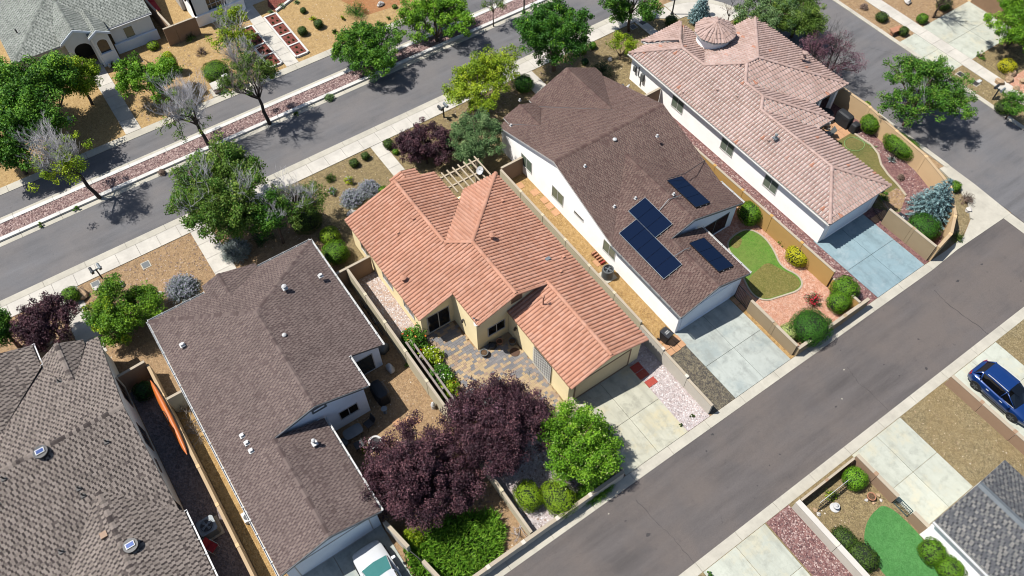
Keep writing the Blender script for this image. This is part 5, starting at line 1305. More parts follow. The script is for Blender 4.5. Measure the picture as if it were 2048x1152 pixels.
tree(27.90, 51.90, 2.44, 5.81, 2.1, 'bright', 'bright green street tree on the median at the top edge', .18, 12, 160, 80, .42, fork=.2)
tree(33.25, 50.78, 2.40, 2.10, 1.3, 'olive', 'young slim tree on the median near the lamp post', .12, 5, 26, 36, .28, r_trunk=.045, dead=5, twig_r=.015)
tree(34.25, 42.93, 4.12, 5.60, 2.7, 'deep', 'tall dense green tree between the street and the red-brown roof', .18, 14, 230, 80, .45, r_trunk=.17, mats2=('bright', .2), fork=.1)
tree(42.95, 43.26, 3.28, 4.94, 2.0, 'green', 'green tree on a clear trunk at the top edge left of the pink roof', .18, 11, 140, 75, .42, r_trunk=.12)
tree(28.29, 43.12, 3.40, 4.06, 1.6, 'yolive', 'pale airy tree top behind the yellow-green tree', .16, 8, 70, 55, .4, r_trunk=.1)
tree(25.98, 42.23, 2.90, 4.74, 1.8, 'yolive', 'yellow-green locust tree beside the sidewalk and pergola', .17, 12, 130, 75, .42, r_trunk=.12)
tree(22.92, 38.11, 2.30, 4.06, 1.9, 'sage', 'soft sage green tree touching the corner of the red-brown roof', .13, 14, 170, 85, .36, r_trunk=.1, fork=.1)
tree(19.51, 39.86, 1.90, 3.95, 1.6, 'purple', 'round purple plum tree beside the pergola', .14, 13, 170, 85, .34, bark='bark_d', r_trunk=.09, fork=.05)
tree(4.01, 42.48, 4.00, 6.53, 2.7, 'olive', 'big open ash tree overhanging the sidewalk above the brown roof', .19, 17, 300, 70, .5, r_trunk=.17, dead=7, mats2=('green', .5), off=(.3, 0), wy=1.15)
tree(8.51, 39.53, 2.90, 3.77, 1.9, 'olive', 'half bare tree over the dark hedge between the brown and salmon roofs', .16, 9, 62, 50, .4, dead=18)
tree(6.63, 39.13, 3.20, 3.00, 1.6, 'green', 'darker green tree squeezed between the two half bare trees', .16, 8, 80, 60, .42, r_trunk=.1, dead=4)
tree(-9.36, 40.55, 2.00, 3.64, 1.6, 'purple', 'purple plum tree shading the walk at the left edge', .14, 13, 170, 80, .34, bark='bark_d', r_trunk=.09, fork=.05)
tree(-4.81, 38.17, 2.10, 4.39, 1.8, 'hedge', 'dense yellow-green tree at the front corner of the brown roof', .15, 14, 190, 85, .4, fork=.05, mats2=('lime', .12))
tree(-11.86, 41.14, 2.60, 1.62, 1.5, 'green', 'green tree tip cut by the left edge beside the walk', .17, 6, 50, 60, .36)
tree(5.32, 17.07, 2.70, 5.72, 2.2, 'purple', 'largest purple plum tree, left one of the pair by the patio wall', .14, 22, 380, 100, .44, bark='bark_d', r_trunk=.15, fork=.05, wy=1.05)
tree(10.73, 17.00, 2.90, 5.43, 2.2, 'purple', 'large purple plum tree spreading over the patio pavers, right one of the pair', .14, 20, 350, 100, .44, bark='bark_d', r_trunk=.15, fork=.05, mats2=('purple2', .12))
tree(14.10, 13.28, 2.20, 4.35, 2.0, 'bright', 'bright green tree with cream flower clusters beside the cream driveway', .15, 16, 240, 85, .4, fork=.05, flowers=('ochre', 9))
tree(54.49, 34.24, 2.60, 4.59, 1.7, 'olive', 'olive green tree beside the side street, right one behind the pink roof', .15, 12, 150, 80, .42, fork=.1)
tree(52.42, 36.20, 2.80, 5.04, 1.8, 'sage', 'olive green tree behind the turret, left one of the two', .15, 12, 150, 80, .42, fork=.1, mats2=('olive', .5))
tree(52.42, 28.55, 2.40, 4.81, 2.2, 'purple2', 'airy purple smoke tree between the pink roof and the side street', .11, 13, 130, 48, .42, bark='bark_d', dead=16, deadmat='trim_dk', twig_r=.02, fork=.0)
tree(53.88, 21.04, 3.40, 6.78, 2.1, 'green', 'wide spreading green tree leaning over the side street behind the curved wall', .17, 16, 190, 58, .42, r_trunk=.14, dead=1, mats2=('olive', .4), fork=.0, off=(.4, 0))
tree(69.01, 22.24, 2.60, 5.83, 2.3, 'bright', 'dense bright green tree at the top right edge', .16, 14, 230, 90, .42, r_trunk=.14, fork=.05)
tree(39.81, 40.66, 1.40, 2.42, 1.0, 'yolive', 'small lime green ornamental tree left of the pink roof', .13, 8, 50, 45, .28, r_trunk=.05, fork=.1)
tree(67.21, 28.72, 2.20, 3.14, 1.3, 'dry', 'bare twiggy tree throwing a lacy shadow over the pale driveway', .1, 4, 12, 16, .3, dead=26, deadmat='bark', r_trunk=.09)
tree(50.77, 38.73, 1.80, 2.15, 1.1, 'dry', 'small leafless tree behind the round turret', .1, 3, 6, 12, .3, dead=9, deadmat='deadwood', r_trunk=.05, twig_r=.02)
tree(61.44, 16.72, 1.80, 2.27, 1.0, 'green', 'loose green tree at the right edge beyond the mailbox', .14, 6, 44, 46, .3, r_trunk=.06)
spruce(47.78, 13.72, 1.75, 4.1, 'spruce', 'blue spruce inside the curved peach wall')
spruce(49.13, 40.70, 1.0, 3.0, 'spruce', 'small blue-green spruce behind the turret')
# clipped and loose shrubs
SHRUBS = [
 ((6.75, 65.54, 0.30), 1.07, 'hedge_y', 'small yellow-green ball by the corner of the grey shingled house', 'ball'),
 ((2.86, 65.27, 0.30), 0.78, 'hedge_d', 'small dark shrub beside the arched entry', 'loose'),
 ((7.04, 61.37, 0.50), 1.12, 'lime', 'lime shrub half hidden behind the bright maple', 'ball'),
 ((9.86, 58.66, 0.70), 2.31, 'hedge', 'large rounded shrub beside the utility cabinets', 'ball'),
 ((9.93, 64.76, 0.40), 1.16, 'olive', 'sparse reddish stemmed shrub on the yellow gravel, upper one', 'twiggy'),
 ((9.89, 62.39, 0.40), 1.06, 'dry', 'sparse reddish stemmed shrub on the yellow gravel, lower one', 'twiggy'),
 ((19.93, 62.45, 0.30), 0.60, 'hedge_d', 'smallest of the three dark balls on the yellow gravel', 'ball'),
 ((18.50, 59.64, 0.40), 0.90, 'hedge_d', 'dark clipped ball left of the yucca', 'ball'),
 ((20.14, 59.70, 0.40), 0.91, 'hedge_d', 'dark clipped ball right of the yucca', 'ball'),
 ((20.15, 61.06, 0.30), 0.82, 'lime', 'yellow-green yucca among the dark clipped balls', 'agave'),
 ((22.40, 59.49, 0.30), 0.73, 'yolive', 'yellow-green sprig left of the big bush at the top', 'loose'),
 ((21.53, 57.27, 0.30), 0.99, 'olive', 'straggly plant left of the broad street tree', 'twiggy'),
 ((20.99, 58.22, 0.20), 0.63, 'olive', 'tiny straggly plant on the yellow gravel', 'twiggy'),
 ((23.84, 59.43, 0.70), 2.84, 'green', 'big loose green bush at the top beside the red soil', 'loose'),
 ((27.21, 58.26, 0.15), 0.51, 'olive', 'tiny round plant on the reddish soil', 'ball'),
 ((25.95, 57.18, 0.15), 0.60, 'olive', 'flat pale plant on the reddish soil', 'loose'),
 ((11.97, 66.48, 0.25), 0.00, 'sage', '', ''),
 ((17.43, 64.19, 0.30), 0.65, 'sage', 'agave at the left end of the curved red bed', 'agave'),
 ((18.62, 64.34, 0.30), 0.93, 'sage', 'agave in the middle of the curved red bed', 'agave'),
 ((20.02, 64.09, 0.30), 0.75, 'sage', 'agave near the top edge in the curved red bed', 'agave'),
 ((1.82, 50.70, 0.25), 0.47, 'dry', 'dry tuft on the median rock', 'spray'),
 ((-4.87, 50.91, 0.25), 0.61, 'green', 'small green plant on the median near the left edge', 'loose'),
 ((-7.56, 50.83, 0.25), 0.60, 'olive', 'dull tuft on the shaded median rock at the left', 'loose'),
 ((16.53, 50.78, 0.25), 0.76, 'sage', 'grey-green tuft on the median left of the broad tree', 'spray'),
 ((13.33, 50.68, 0.25), 0.75, 'olive', 'low plant on the median by the thin tree', 'loose'),
 ((-7.62, 42.97, 0.50), 1.26, 'hedge', 'clipped green ball next to the tan boulder', 'ball'),
 ((-1.06, 39.23, 0.50), 2.39, 'silver', 'silvery sage bush with lilac spikes on the tan gravel', 'spray'),
 ((3.42, 40.09, 0.60), 2.17, 'silver', 'silvery brush at the end of the walk beside the brown roof', 'spray'),
 ((8.85, 39.42, 0.90), 2.44, 'hedge_d', 'tall dark green shrub behind the pair of clipped shrubs', 'ball'),
 ((9.78, 42.32, 0.80), 2.09, 'dark', 'dark shrub under the half bare tree', 'loose'),
 ((5.46, 40.24, 0.60), 2.20, 'dark', 'dark low shrub in the shade under the ash', 'loose'),
 ((9.63, 37.23, 0.60), 1.54, 'hedge_y', 'smaller yellow-green clipped shrub beside the cream wall', 'ball'),
 ((9.24, 35.58, 0.70), 1.95, 'hedge', 'larger clipped shrub above the brown cross wall', 'ball'),
 ((14.64, 42.89, 0.30), 0.79, 'hedge_d', 'small dark ball left of the front walk', 'ball'),
 ((15.75, 43.04, 0.30), 0.71, 'hedge_d', 'small dark ball touching the front walk', 'ball'),
 ((17.89, 43.09, 0.35), 0.92, 'hedge_d', 'clipped ball at the sidewalk right of the front walk', 'ball'),
 ((18.77, 42.87, 0.30), 0.60, 'hedge', 'ball half under the purple plum tree', 'ball'),
 ((17.97, 42.14, 0.25), 0.52, 'hedge', 'smallest ball beside the front walk', 'ball'),
 ((13.47, 41.56, 0.50), 1.12, 'lime', 'upright lime shrub behind the lavender clumps', 'loose'),
 ((14.28, 39.87, 0.40), 1.85, 'silver', 'upper lavender sage clump in the khaki gravel', 'spray'),
 ((12.75, 39.77, 0.40), 1.91, 'silver', 'lower lavender sage clump in the khaki gravel', 'spray'),
 ((15.14, 39.01, 0.30), 0.92, 'hedge', 'green ball at the edge of the salmon roof', 'ball'),
 ((11.78, 41.35, 0.40), 1.15, 'green', 'open rose bush left of the lavender clumps', 'loose'),
 ((12.42, 42.66, 0.40), 1.01, 'olive', 'small open bush near the sidewalk', 'twiggy'),
 ((30.71, 42.47, 0.60), 1.78, 'deep', 'bright clipped ball between the yellow-green tree and the red-brown roof', 'ball'),
 ((38.79, 43.27, 0.30), 0.71, 'hedge', 'small ball near the sidewalk left of the pink roof', 'ball'),
 ((37.68, 43.14, 0.25), 0.57, 'hedge_y', 'tiny pale ball beside the tall dense tree', 'ball'),
 ((36.94, 41.97, 0.30), 0.65, 'dark', 'tiny dark ball under the tall dense tree', 'ball'),
 ((37.47, 40.30, 0.60), 2.33, 'dark', 'dark loose bush between the red-brown and pink roofs', 'loose'),
 ((46.64, 41.71, 0.45), 1.23, 'hedge_d', 'clipped ball on the corner bed behind the pink roof', 'ball'),
 ((45.50, 43.63, 0.40), 0.92, 'dark', 'dark shrub under the tree at the top edge', 'loose'),
 ((51.57, 38.17, 0.30), 0.82, 'hedge', 'ball peeping behind the turret', 'ball'),
 ((63.00, 33.30, 0.20), 0.70, 'dry', 'grey dry tuft on the tan strip by the kerb', 'spray'),
 ((62.93, 31.24, 0.35), 1.19, 'hedge_d', 'oval shrub on the tan strip beyond the side street', 'ball'),
 ((62.90, 28.77, 0.40), 0.90, 'hedge_d', 'upright shrub beside the sandstone bench rock', 'ball'),
 ((65.73, 28.95, 0.40), 1.05, 'hedge', 'round shrub at the corner of the pale driveway', 'ball'),
 ((68.95, 29.11, 0.50), 1.39, 'hedge_d', 'dark round shrub below the bare twiggy tree', 'ball'),
 ((66.02, 22.73, 0.40), 1.01, 'hedge', 'green shrub at the shaded edge of the pale driveway', 'loose'),
 ((66.43, 20.47, 0.50), 1.51, 'yellow', 'yellow rounded shrub at the right edge beyond the street', 'ball'),
 ((61.89, 17.46, 0.50), 1.49, 'hedge_d', 'round dark shrub below the right mailbox', 'ball'),
 ((52.98, 24.28, 0.30), 0.63, 'hedge_y', 'tiny yellow-green tuft between the peach wall and the side street', 'ball'),
 ((51.02, 22.37, 0.80), 1.70, 'hedge', 'rounded shrub near the covered grill', 'ball'),
 ((51.08, 19.26, 0.70), 2.78, 'hedge', 'wide flat topped hedge inside the curved wall', 'ball'),
 ((49.91, 19.03, 0.30), 0.79, 'silver', 'pale spiky yucca below the flat topped hedge', 'agave'),
 ((49.00, 17.32, 0.20), 0.47, 'dry', 'small dry tuft on the maroon gravel near the spruce', 'spray'),
 ((51.32, 21.33, 0.25), 0.65, 'dry', 'dry reddish tuft beside the dry lawn', 'twiggy'),
 ((45.80, 12.86, 0.80), 2.43, 'deep', 'large clipped ball beside the spruce', 'ball'),
 ((51.42, 14.24, 0.45), 0.96, 'hedge', 'small ball outside the curved wall near the corner', 'ball'),
 ((51.27, 12.92, 0.35), 1.22, 'dry', 'grey dry shrub at the street corner', 'twiggy'),
 ((47.71, 10.94, 0.35), 1.03, 'olive', 'brownish shrub on the rounded corner kerb', 'twiggy'),
 ((46.18, 16.60, 0.50), 1.14, 'green', 'loose green shrub beside the pink garage corner', 'loose'),
 ((46.57, 17.37, 0.50), 0.84, 'dark', 'dark shrub under the pink eave', 'loose'),
 ((36.34, 21.12, 0.90), 1.93, 'hedge', 'clipped oval shrub against the golden wall, nearest the patio', 'ball'),
 ((36.74, 17.89, 0.40), 1.03, 'green', 'small loose shrub between the lawn and the golden wall', 'loose'),
 ((36.56, 16.40, 0.60), 1.87, 'yellow', 'bright yellow clipped shrub beside the curved lawn', 'ball'),
 ((34.81, 13.22, 0.50), 1.60, 'dark', 'rose bush covered in red blooms on the pink gravel', 'loose'),
 ((36.86, 12.37, 0.80), 1.95, 'hedge', 'clipped shrub in the corner of the golden wall', 'ball'),
 ((35.80, 11.92, 0.70), 1.59, 'hedge', 'clipped shrub in front of its taller corner neighbour', 'ball'),
 ((32.55, 11.57, 0.90), 2.70, 'deep', 'biggest dark green shrub in the pink gravel garden', 'ball'),
 ((31.25, 12.24, 0.50), 1.35, 'ochre', 'cream variegated shrub leaning on the driveway wall', 'ball'),
 ((34.44, 11.26, 0.40), 0.82, 'sage', 'small pale shrub between the big green ones', 'loose'),
 ((37.12, 27.10, 0.90), 0.63, 'yolive', 'climbing plant over the golden wall, upper clump', 'loose'),
 ((37.02, 26.08, 0.90), 0.93, 'green', 'climbing plant over the golden wall, lower clump', 'loose'),
 ((10.17, 12.97, 0.70), 1.60, 'hedge_y', 'smaller of the two egg shaped shrubs on white gravel', 'ball'),
 ((11.58, 11.83, 0.80), 2.01, 'hedge_y', 'larger of the two egg shaped shrubs on white gravel', 'ball'),
 ((13.85, 11.18, 0.40), 2.71, 'juniper', 'low juniper spreading under the bright green tree', 'juniper'),
 ((21.97, 11.41, 0.12), 0.38, 'hedge_d', 'little green weed on the white gravel', 'loose'),
 ((20.96, 11.36, 0.10), 0.25, 'hedge_d', 'tiny weed at the edge of the cream driveway', 'loose'),
 ((3.61, 21.30, 0.40), 0.68, 'lime', 'lime plant beside the fire pit, upper one', 'loose'),
 ((3.43, 20.28, 0.40), 0.74, 'lime', 'lime plant beside the fire pit, lower one', 'loose'),
 ((8.99, 24.97, 0.20), 0.66, 'olive', 'thin weed at the wall in the tan back yard', 'twiggy'),
 ((-6.13, 32.84, 0.70), 1.29, 'dark', 'shaded dark green bush beside the taupe roofed house', 'ball'),
 ((27.01, 2.61, 0.70), 1.45, 'bright', 'round bright shrub in the south garden', 'ball'),
 ((25.27, 2.72, 0.30), 0.84, 'yolive', 'sparse yellowish plant in front of the iron trellis', 'twiggy'),
 ((23.76, 0.49, 0.50), 1.33, 'hedge_d', 'upper half of the dark double hedge by the pale wall', 'ball'),
 ((23.91, -0.79, 0.50), 1.60, 'hedge_d', 'lower half of the dark double hedge by the pale wall', 'ball'),
 ((27.33, -2.93, 0.60), 1.60, 'hedge', 'clipped green shrub beside the white house wall', 'ball'),
 ((27.39, -4.13, 0.60), 1.58, 'hedge', 'clipped green shrub at the bottom edge beside the white house', 'ball'),
 ((16.06, 3.47, 0.20), 0.51, 'green', 'small shrub at the bottom edge beside the pale driveway', 'loose'),
 ((3.40, 14.86, 0.50), 1.28, 'yolive', 'yellowing shrub at the head of the juniper bank', 'juniper'),
]
for P_, w_, lf, lb, kd in SHRUBS:
    if not lb: continue
    fl = None; wy_ = 1.0; kw = {}
    if 'red blooms' in lb: fl = ('rose', 9, .12)
    if 'lilac' in lb or 'lavender' in lb: fl = ('lavender', 6)
    if 'flat topped' in lb: kw = dict(wy=.6, h=1.5, rz=-1.45); w_ *= 1.15
    if 'double hedge' in lb: kw = dict(wy=1.25, h=1.0)
    if 'egg shaped' in lb: kw = dict(wy=1.25, h=1.5)
    if 'low juniper' in lb: kw = dict(wy=.6, h=.7, size=.05, dens=1.6)
    if 'tall dark' in lb or 'half hidden' in lb: kw = dict(h=2.2)
    if 'climbing' in lb: kw = dict(h=1.9)
    if kd == 'twiggy' and lf != 'dry': fl = (lf,)
    if 'silvery brush' in lb: kw = dict(h=1.3)
    bush(P_[0], P_[1], P_[2], w_, lf, lb, kd, flowers=fl, **kw)
# roses along the patio edge with a grey railing behind them
for i, (P_, w_, lb, fl) in enumerate(((((10.25, 26.14, 1.00)), 1.87, 'tall rose bush at the corner of the cream house with one orange bloom', ('orange', 1, .16)),
      (((10.54, 24.54, 0.80)), 1.46, 'rose bush with cream blooms beside the pavers, second along the railing', ('petalw', 2, .13)),
      (((10.33, 23.09, 0.80)), 1.57, 'rose bush with mixed blooms beside the pavers, third along the railing', ('petalw', 2, .13)),
      (((10.21, 21.85, 0.80)), 1.22, 'small rose bush next to the purple plum crown', ('orange', 1, .12)))):
    bush(P_[0], P_[1], P_[2], w_ * 1.25, 'green' if i % 2 == 0 else 'yolive', lb, 'loose', h=1.7 if i == 0 else 1.4, size=.12, flowers=fl, group='rose bushes along the patio', wy=1.2, dens=1.3)
# juniper bank at the bottom
g = np.random.default_rng(5)
jx, jy = 4.96, 13.14
t = thing('juniper', (jx, jy, 0), 'wide bank of bright juniper sprays beside the lane wall', 'juniper')
JP = [(2.40, 14.40), (3.32, 15.17), (5.76, 14.74), (8.00, 13.55), (7.97, 12.29), (6.96, 11.23), (5.24, 10.99), (3.15, 11.67), (2.11, 13.23)]
def inpoly(x, y, P):
    c = False
    for i in range(len(P)):
        (x0, y0), (x1, y1) = P[i - 1], P[i]
        if (y0 > y) != (y1 > y) and x < (x1 - x0) * (y - y0) / (y1 - y0) + x0: c = not c
    return c
C = []
xs = [p[0] for p in JP]; ys = [p[1] for p in JP]
while len(C) < 2600:
    x, y = g.uniform(min(xs), max(xs)), g.uniform(min(ys), max(ys))
    if inpoly(x, y, JP): C.append((x, y, .1 + .35 * g.random() + .12 * math.sin(x * 3) * math.cos(y * 2.6)))
C = np.array(C); n = len(C)
d = rdir(g, n) * np.array([.6, .6, .2]) + np.array([.35, -.15, .5]); d /= np.linalg.norm(d, axis=1, keepdims=True)
V = []; tt = []
for k in range(9):
    dd = d + rdir(g, n) * .38 * (k > 0); dd /= np.linalg.norm(dd, axis=1, keepdims=True)
    L = g.uniform(.16, .34, n)[:, None]; a0 = C + d * L * (k / 12); a1 = a0 + dd * L; s = np.cross(dd, rdir(g, n)); s /= np.linalg.norm(s, axis=1, keepdims=True); s *= .028
    V.append(np.stack([a0 - s * .5, a0 + s, a1, a0 - s], 1)); tt.append(np.clip(.5 * g.random(n) + .08 * k * .6 + .1, 0, 1))
V = np.concatenate(V).reshape(-1, 3) - np.array([jx, jy, 0])
link('sprays', npmesh('sprays', V, np.arange(len(V)).reshape(-1, 4), np.concatenate(tt), LM['juniper']), t)
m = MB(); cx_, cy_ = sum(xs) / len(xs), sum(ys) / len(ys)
m.prism([(cx_ + (x - cx_) * .93, cy_ + (y - cy_) * .93) for x, y in JP], 0, .14); m.build('inner_core', 'core', t)  # solid dark slab under the sprays
# tiny plants in the red planters
k = 0
for sx, xa, xb, ys_ in ((0, 16.55, 17.75, [57.1, 58.75, 60.4, 62.05]), (1, 14.05, 15.2, [57.1, 58.75, 60.4, 62.05])):
    for j in range(4):
        for q, (dx, dy) in enumerate(((.35, .5), (.8, .55), (.6, 1.15))):
            o = bush(xa + dx, ys_[j] + dy, .15, .32, 'dark', 'little plant at the %s of the %s red planter %s of the walk' % (('street-left corner', 'street-right corner', 'far side')[q], ('first', 'second', 'third', 'fourth')[j], ('right', 'left')[sx]), 'agave', dens=1.2, group='little plants in the red planter squares')
            o.location.z = .1
            k += 1
# fallen leaves and twigs on the tan ground under the plums, dead brush pile
t = thing('brush_pile', (-4.4, 29.2, 0), 'pile of dry cut brush beside the brown house gutter', 'brush pile')
m = MB(); rr = random.Random(9)
for i in range(34): twigs(m, (-4.4 + rr.uniform(-.45, .45), rr.uniform(27.6, 30.1), .12), (rr.uniform(-1, 1), rr.uniform(-1, 1), rr.uniform(0, .5)), .5, .016, 2, rr, 0, 1.0)
m.build('branches', 'wood_grey', t)
t = thing('fallen_branch', (8.83, 11.88, 0), 'grey fallen branch lying on the tan ground beside the juniper bank', 'branch')
m = MB(); bx_, by_ = 8.83, 11.88
for i in range(5): twigs(m, (bx_, by_, .06), (rr.uniform(-1, 1), rr.uniform(-1, 1), .15), .5, .02, 3, rr, 0, .8)
m.build('twigs', 'deadwood', t)

# loose stones, leaf litter and weeds lying on the beds
def scatter(name, areas, n, size, mat, seed, leafy=False, z=.008):
    g = np.random.default_rng(seed); P_ = []
    tot = sum((a[1] - a[0]) * (a[3] - a[2]) * a[4] for a in areas)
    for x0, x1, y0, y1, w in areas:
        k = int(n * (x1 - x0) * (y1 - y0) * w / tot); P_.append(np.stack([g.uniform(x0, x1, k), g.uniform(y0, y1, k)], 1))
    P_ = np.concatenate(P_); k = len(P_); c = np.concatenate([P_, np.full((k, 1), z)], 1); s = size * g.uniform(.5, 1.8, k) ** 1.2; a = g.uniform(0, 6.28, k)
    V = []
    for q in range(4):
        r = s * g.uniform(.7, 1.2, k); V.append(c + np.stack([r * np.cos(a + q * 1.571), r * np.sin(a + q * 1.571), (g.uniform(0, .02, k) if leafy else 0 * r)], 1))
    top = c + np.stack([s * g.uniform(-.3, .3, k), s * g.uniform(-.3, .3, k), s * (.25 if leafy else .8)], 1)
    tt = g.random(k)
    if leafy:
        V = np.stack(V, 1).reshape(-1, 3); F = np.arange(len(V)).reshape(-1, 4); me = npmesh(name, V, F, tt, mat)
    else:
        V = np.stack(V + [top], 1).reshape(-1, 3); b = np.arange(k)[:, None] * 5
        F = np.concatenate([b + np.array([[q, (q + 1) % 4, 4]]) for q in range(4)]); me = npmesh(name, V, F, np.tile(tt, 4), mat)
    return link(name, me, None, kind='stuff')
ST = tinted('loose stones', [(0, (130, 108, 84)), (.5, (184, 158, 126)), (.9, (214, 196, 170)), (1, (240, 232, 220))], fine=.1)
scatter('loose_stones', [(-14, 8.9, 36.2, 43.8, 1), (9.2, 24, 37.5, 43.8, 1), (24, 44, 39.5, 43.8, 1), (3, 8.8, 11, 25, 1), (62, 63.9, 12, 34, 1), (65.4, 72, 28.6, 36, 1), (3.6, 14, 57.2, 65, 1), (18, 34, 57, 63, 1), (23.3, 25.6, .8, 3.2, 1), (33, 37, -3, 3.6, .7)], 9000, .028, ST, 1)
WS = tinted('white loose stones', [(0, (170, 158, 156)), (.5, (226, 214, 210)), (1, (246, 242, 240))], fine=.1)
scatter('loose_stones', [(9.15, 10.9, 26.3, 32.9, 1), (21.15, 22.85, 10.9, 18, 1), (9.2, 15.6, 11, 16.2, 1)], 5000, .035, WS, 2)
MS = tinted('maroon loose stones', [(0, (96, 72, 74)), (.5, (158, 128, 124)), (1, (212, 188, 180))], fine=.1)
scatter('loose_stones', [(-12, 58, 51.5, 52.7, 1)], 9000, .05, MS, 3, z=.105)
scatter('loose_stones', [(36.8, 38.8, 11, 34, 1), (44.6, 50, 13.5, 17, .6), (49.9, 50.9, 17, 23, 1), (21, 22.8, -5, 3.7, 1.4)], 7000, .04, MS, 4)
scatter('leaf_litter', [(3, 8.6, 11, 20, 1), (9.3, 15, 11, 16, .4), (-12, 6, 40, 43.8, .5), (2.5, 9, 57, 64, .4), (24, 36, 40, 43.5, .7)], 2600, .045, LM['dry'], 5, True, .02)

# ------------------------------------------------------------------ cars
def car(loc, rz, label, cat, paint, glass_front, L=4.5, Wd=1.86, H=1.66, hood=1.15, rails=True, sunroof=True):
    """nose towards local +X; body lofted from cross sections, wheels at the arches"""
    t = thing('parked_car', (0, 0, 0), label, cat)
    hl, hw = L / 2, Wd / 2
    # station: x, half width at belt, z bottom, z belt, z centre of deck
    st = [(-hl, .70, .42, .86, .90), (-hl + .10, .82, .30, .98, 1.02), (-hl + .45, .90, .24, 1.04, 1.08), (-hl + 1.2, .93, .22, 1.04, 1.06),
          (0, .93, .22, 1.02, 1.04), (hl - hood - .35, .93, .22, .99, 1.03), (hl - hood, .92, .22, .97, 1.05), (hl - .5, .89, .24, .90, .99), (hl - .15, .82, .28, .80, .88), (hl, .66, .36, .68, .74)]
    m = MB(); k = 13
    for x, w, zb, zl_, zc_ in st:
        w = w * hw / .93
        half = [(0, zb), (w * .82, zb), (w * .97, zb + .12), (w * 1.0, (zb + zl_) / 2), (w * .985, zl_ - .06), (w * .93, zl_), (w * .5, (zl_ + zc_) / 2 + .01), ]
        ring_ = [(y, z) for y, z in half] + [(0, zc_)] + [(-y, z) for y, z in half[:0:-1]]
        for y, z in ring_: m.v.append((x, y, z))
        k = len(ring_)
    for i in range(len(st) - 1):
        for j in range(k): m.f.append((i * k + j, i * k + (j + 1) % k, (i + 1) * k + (j + 1) % k, (i + 1) * k + j)); m.t.append(.5)
    m.f.append(tuple(range(k))[::-1]); m.f.append(tuple((len(st) - 1) * k + j for j in range(k))); m.t += [.5, .5]
    m.build('body', paint, t, smooth=True)
    # greenhouse: stations from rear to windscreen foot
    gs = [(-hl + .22, .70, 1.0, .72), (-hl + .62, .80, H - .06, .60), (-hl + 1.3, .83, H, .64), (.1, .83, H, .66), (hl - hood - .95, .80, H - .05, .62), (hl - hood - .02, .76, 1.04, .74)]
    zb = [1.04, 1.04, 1.03, 1.02, 1.0, 1.03]
    def gp(i, s, f):      # side point: f 0 belt .. 1 roof
        x, wb, zt_, wt = gs[i]; wb *= hw / .93; wt *= hw / .93
        return (x, s * (wb + (wt - wb) * f), zb[i] - .03 + (zt_ - zb[i] + .03) * f)
    m = MB(); n = len(gs)
    R1 = [[gp(i, 1, 0), gp(i, 1, .93), gp(i, .55, 1), gp(i, -.55, 1), gp(i, -1, .93), gp(i, -1, 0)] for i in range(n)]
    for i in range(1, n - 2):
        for j in (1, 2, 3): m.poly([R1[i][j], R1[i + 1][j], R1[i + 1][j + 1], R1[i][j + 1]][::-1])
    # pillars
    def bar(a, b, r=.035):
        m.tube([a, b], r, 5)
    for s in (1, -1):
        bar(gp(4, s, .95), gp(5, s, 0)); bar(gp(1, s, .95), gp(0, s, 0), .05); bar(gp(3, s, .93), (gs[3][0] - .08, s * .83 * hw / .93, .99), .03); bar(gp(1, s, .95), (gs[1][0] + .2, s * .82 * hw / .93, 1.0), .06)
        bar(gp(1, s, .93), gp(4, s, .93), .03)
    m.build('cabin_roof', paint, t, smooth=True)
    m = MB(); A_, B_ = gp(4, 1, .98), gp(5, .97, .05); A_ = (A_[0], A_[1], A_[2] + .02); B_ = (B_[0] + .03, B_[1], B_[2] + .05); M_ = (B_[0] + .06, 0, B_[2] + .03); T_ = (A_[0] - .02, 0, H - .03)
    m.poly([A_, B_, M_, T_]); m.poly([T_, M_, (B_[0], -B_[1], B_[2]), (A_[0], -A_[1], A_[2])])
    m.build('windscreen', glass_front, t)
    m = MB(); m.poly([gp(0, .93, 0), gp(1, .95, .95), gp(1, -.95, .95), gp(0, -.93, 0)]); m.build('rear_window', 'glass_car', t)
    for s in (1, -1):
        for i0, i1 in ((1, 2), (2, 3), (3, 4)):
            m = MB(); q = [gp(i0, s * .995, 0.05), gp(i1, s * .995, .05), gp(i1, s * .995, .9), gp(i0, s * .995, .9)]; m.poly(q if s < 0 else q[::-1]); m.build('side_window', 'glass_car', t)
        m = MB(); q = [gp(4, s * .995, .05), (gs[5][0] - .1, s * .77 * hw / .93, 1.04), gp(4, s * .995, .88)]; m.poly(q); m.build('side_window', 'glass_car', t)
        m = MB(); m.tube([gp(1, s, .08), gp(4, s, .04), gp(5, s, .0)], .014, 5); m.build('window_trim', 'metal_w', t)
        if rails: m = MB(); m.tube([(gs[1][0] + .25, s * .60, H - .0), (gs[2][0], s * .62, H + .05), (gs[3][0], s * .63, H + .05), (gs[4][0] - .02, s * .6, H - .0)], .02, 6); m.build('roof_rail', 'metal_w', t)
        m = MB(); m.slab([(hl - hood - .25, s * (hw - .02), 1.0), (hl - hood - .42, s * (hw - .02), 1.0), (hl - hood - .42, s * (hw + .2), 1.02), (hl - hood - .28, s * (hw + .2), 1.02)], (0, 0, .14)); m.build('mirror', paint, t)
        for xx in (-.75, .25): m = MB(); m.box(xx - .1, xx + .1, min(s * hw * .995, s * (hw + .03)), max(s * hw * .995, s * (hw + .03)), .86, .89); m.build('door_handle', 'metal_w', t)
        m = MB(); m.slab([(hl - .06, s * .52, .66), (hl - .22, s * .84, .72), (hl - .34, s * .87, .80), (hl - .14, s * .55, .80)], (.05, 0, .01)); m.build('headlight', 'glass_g', t)
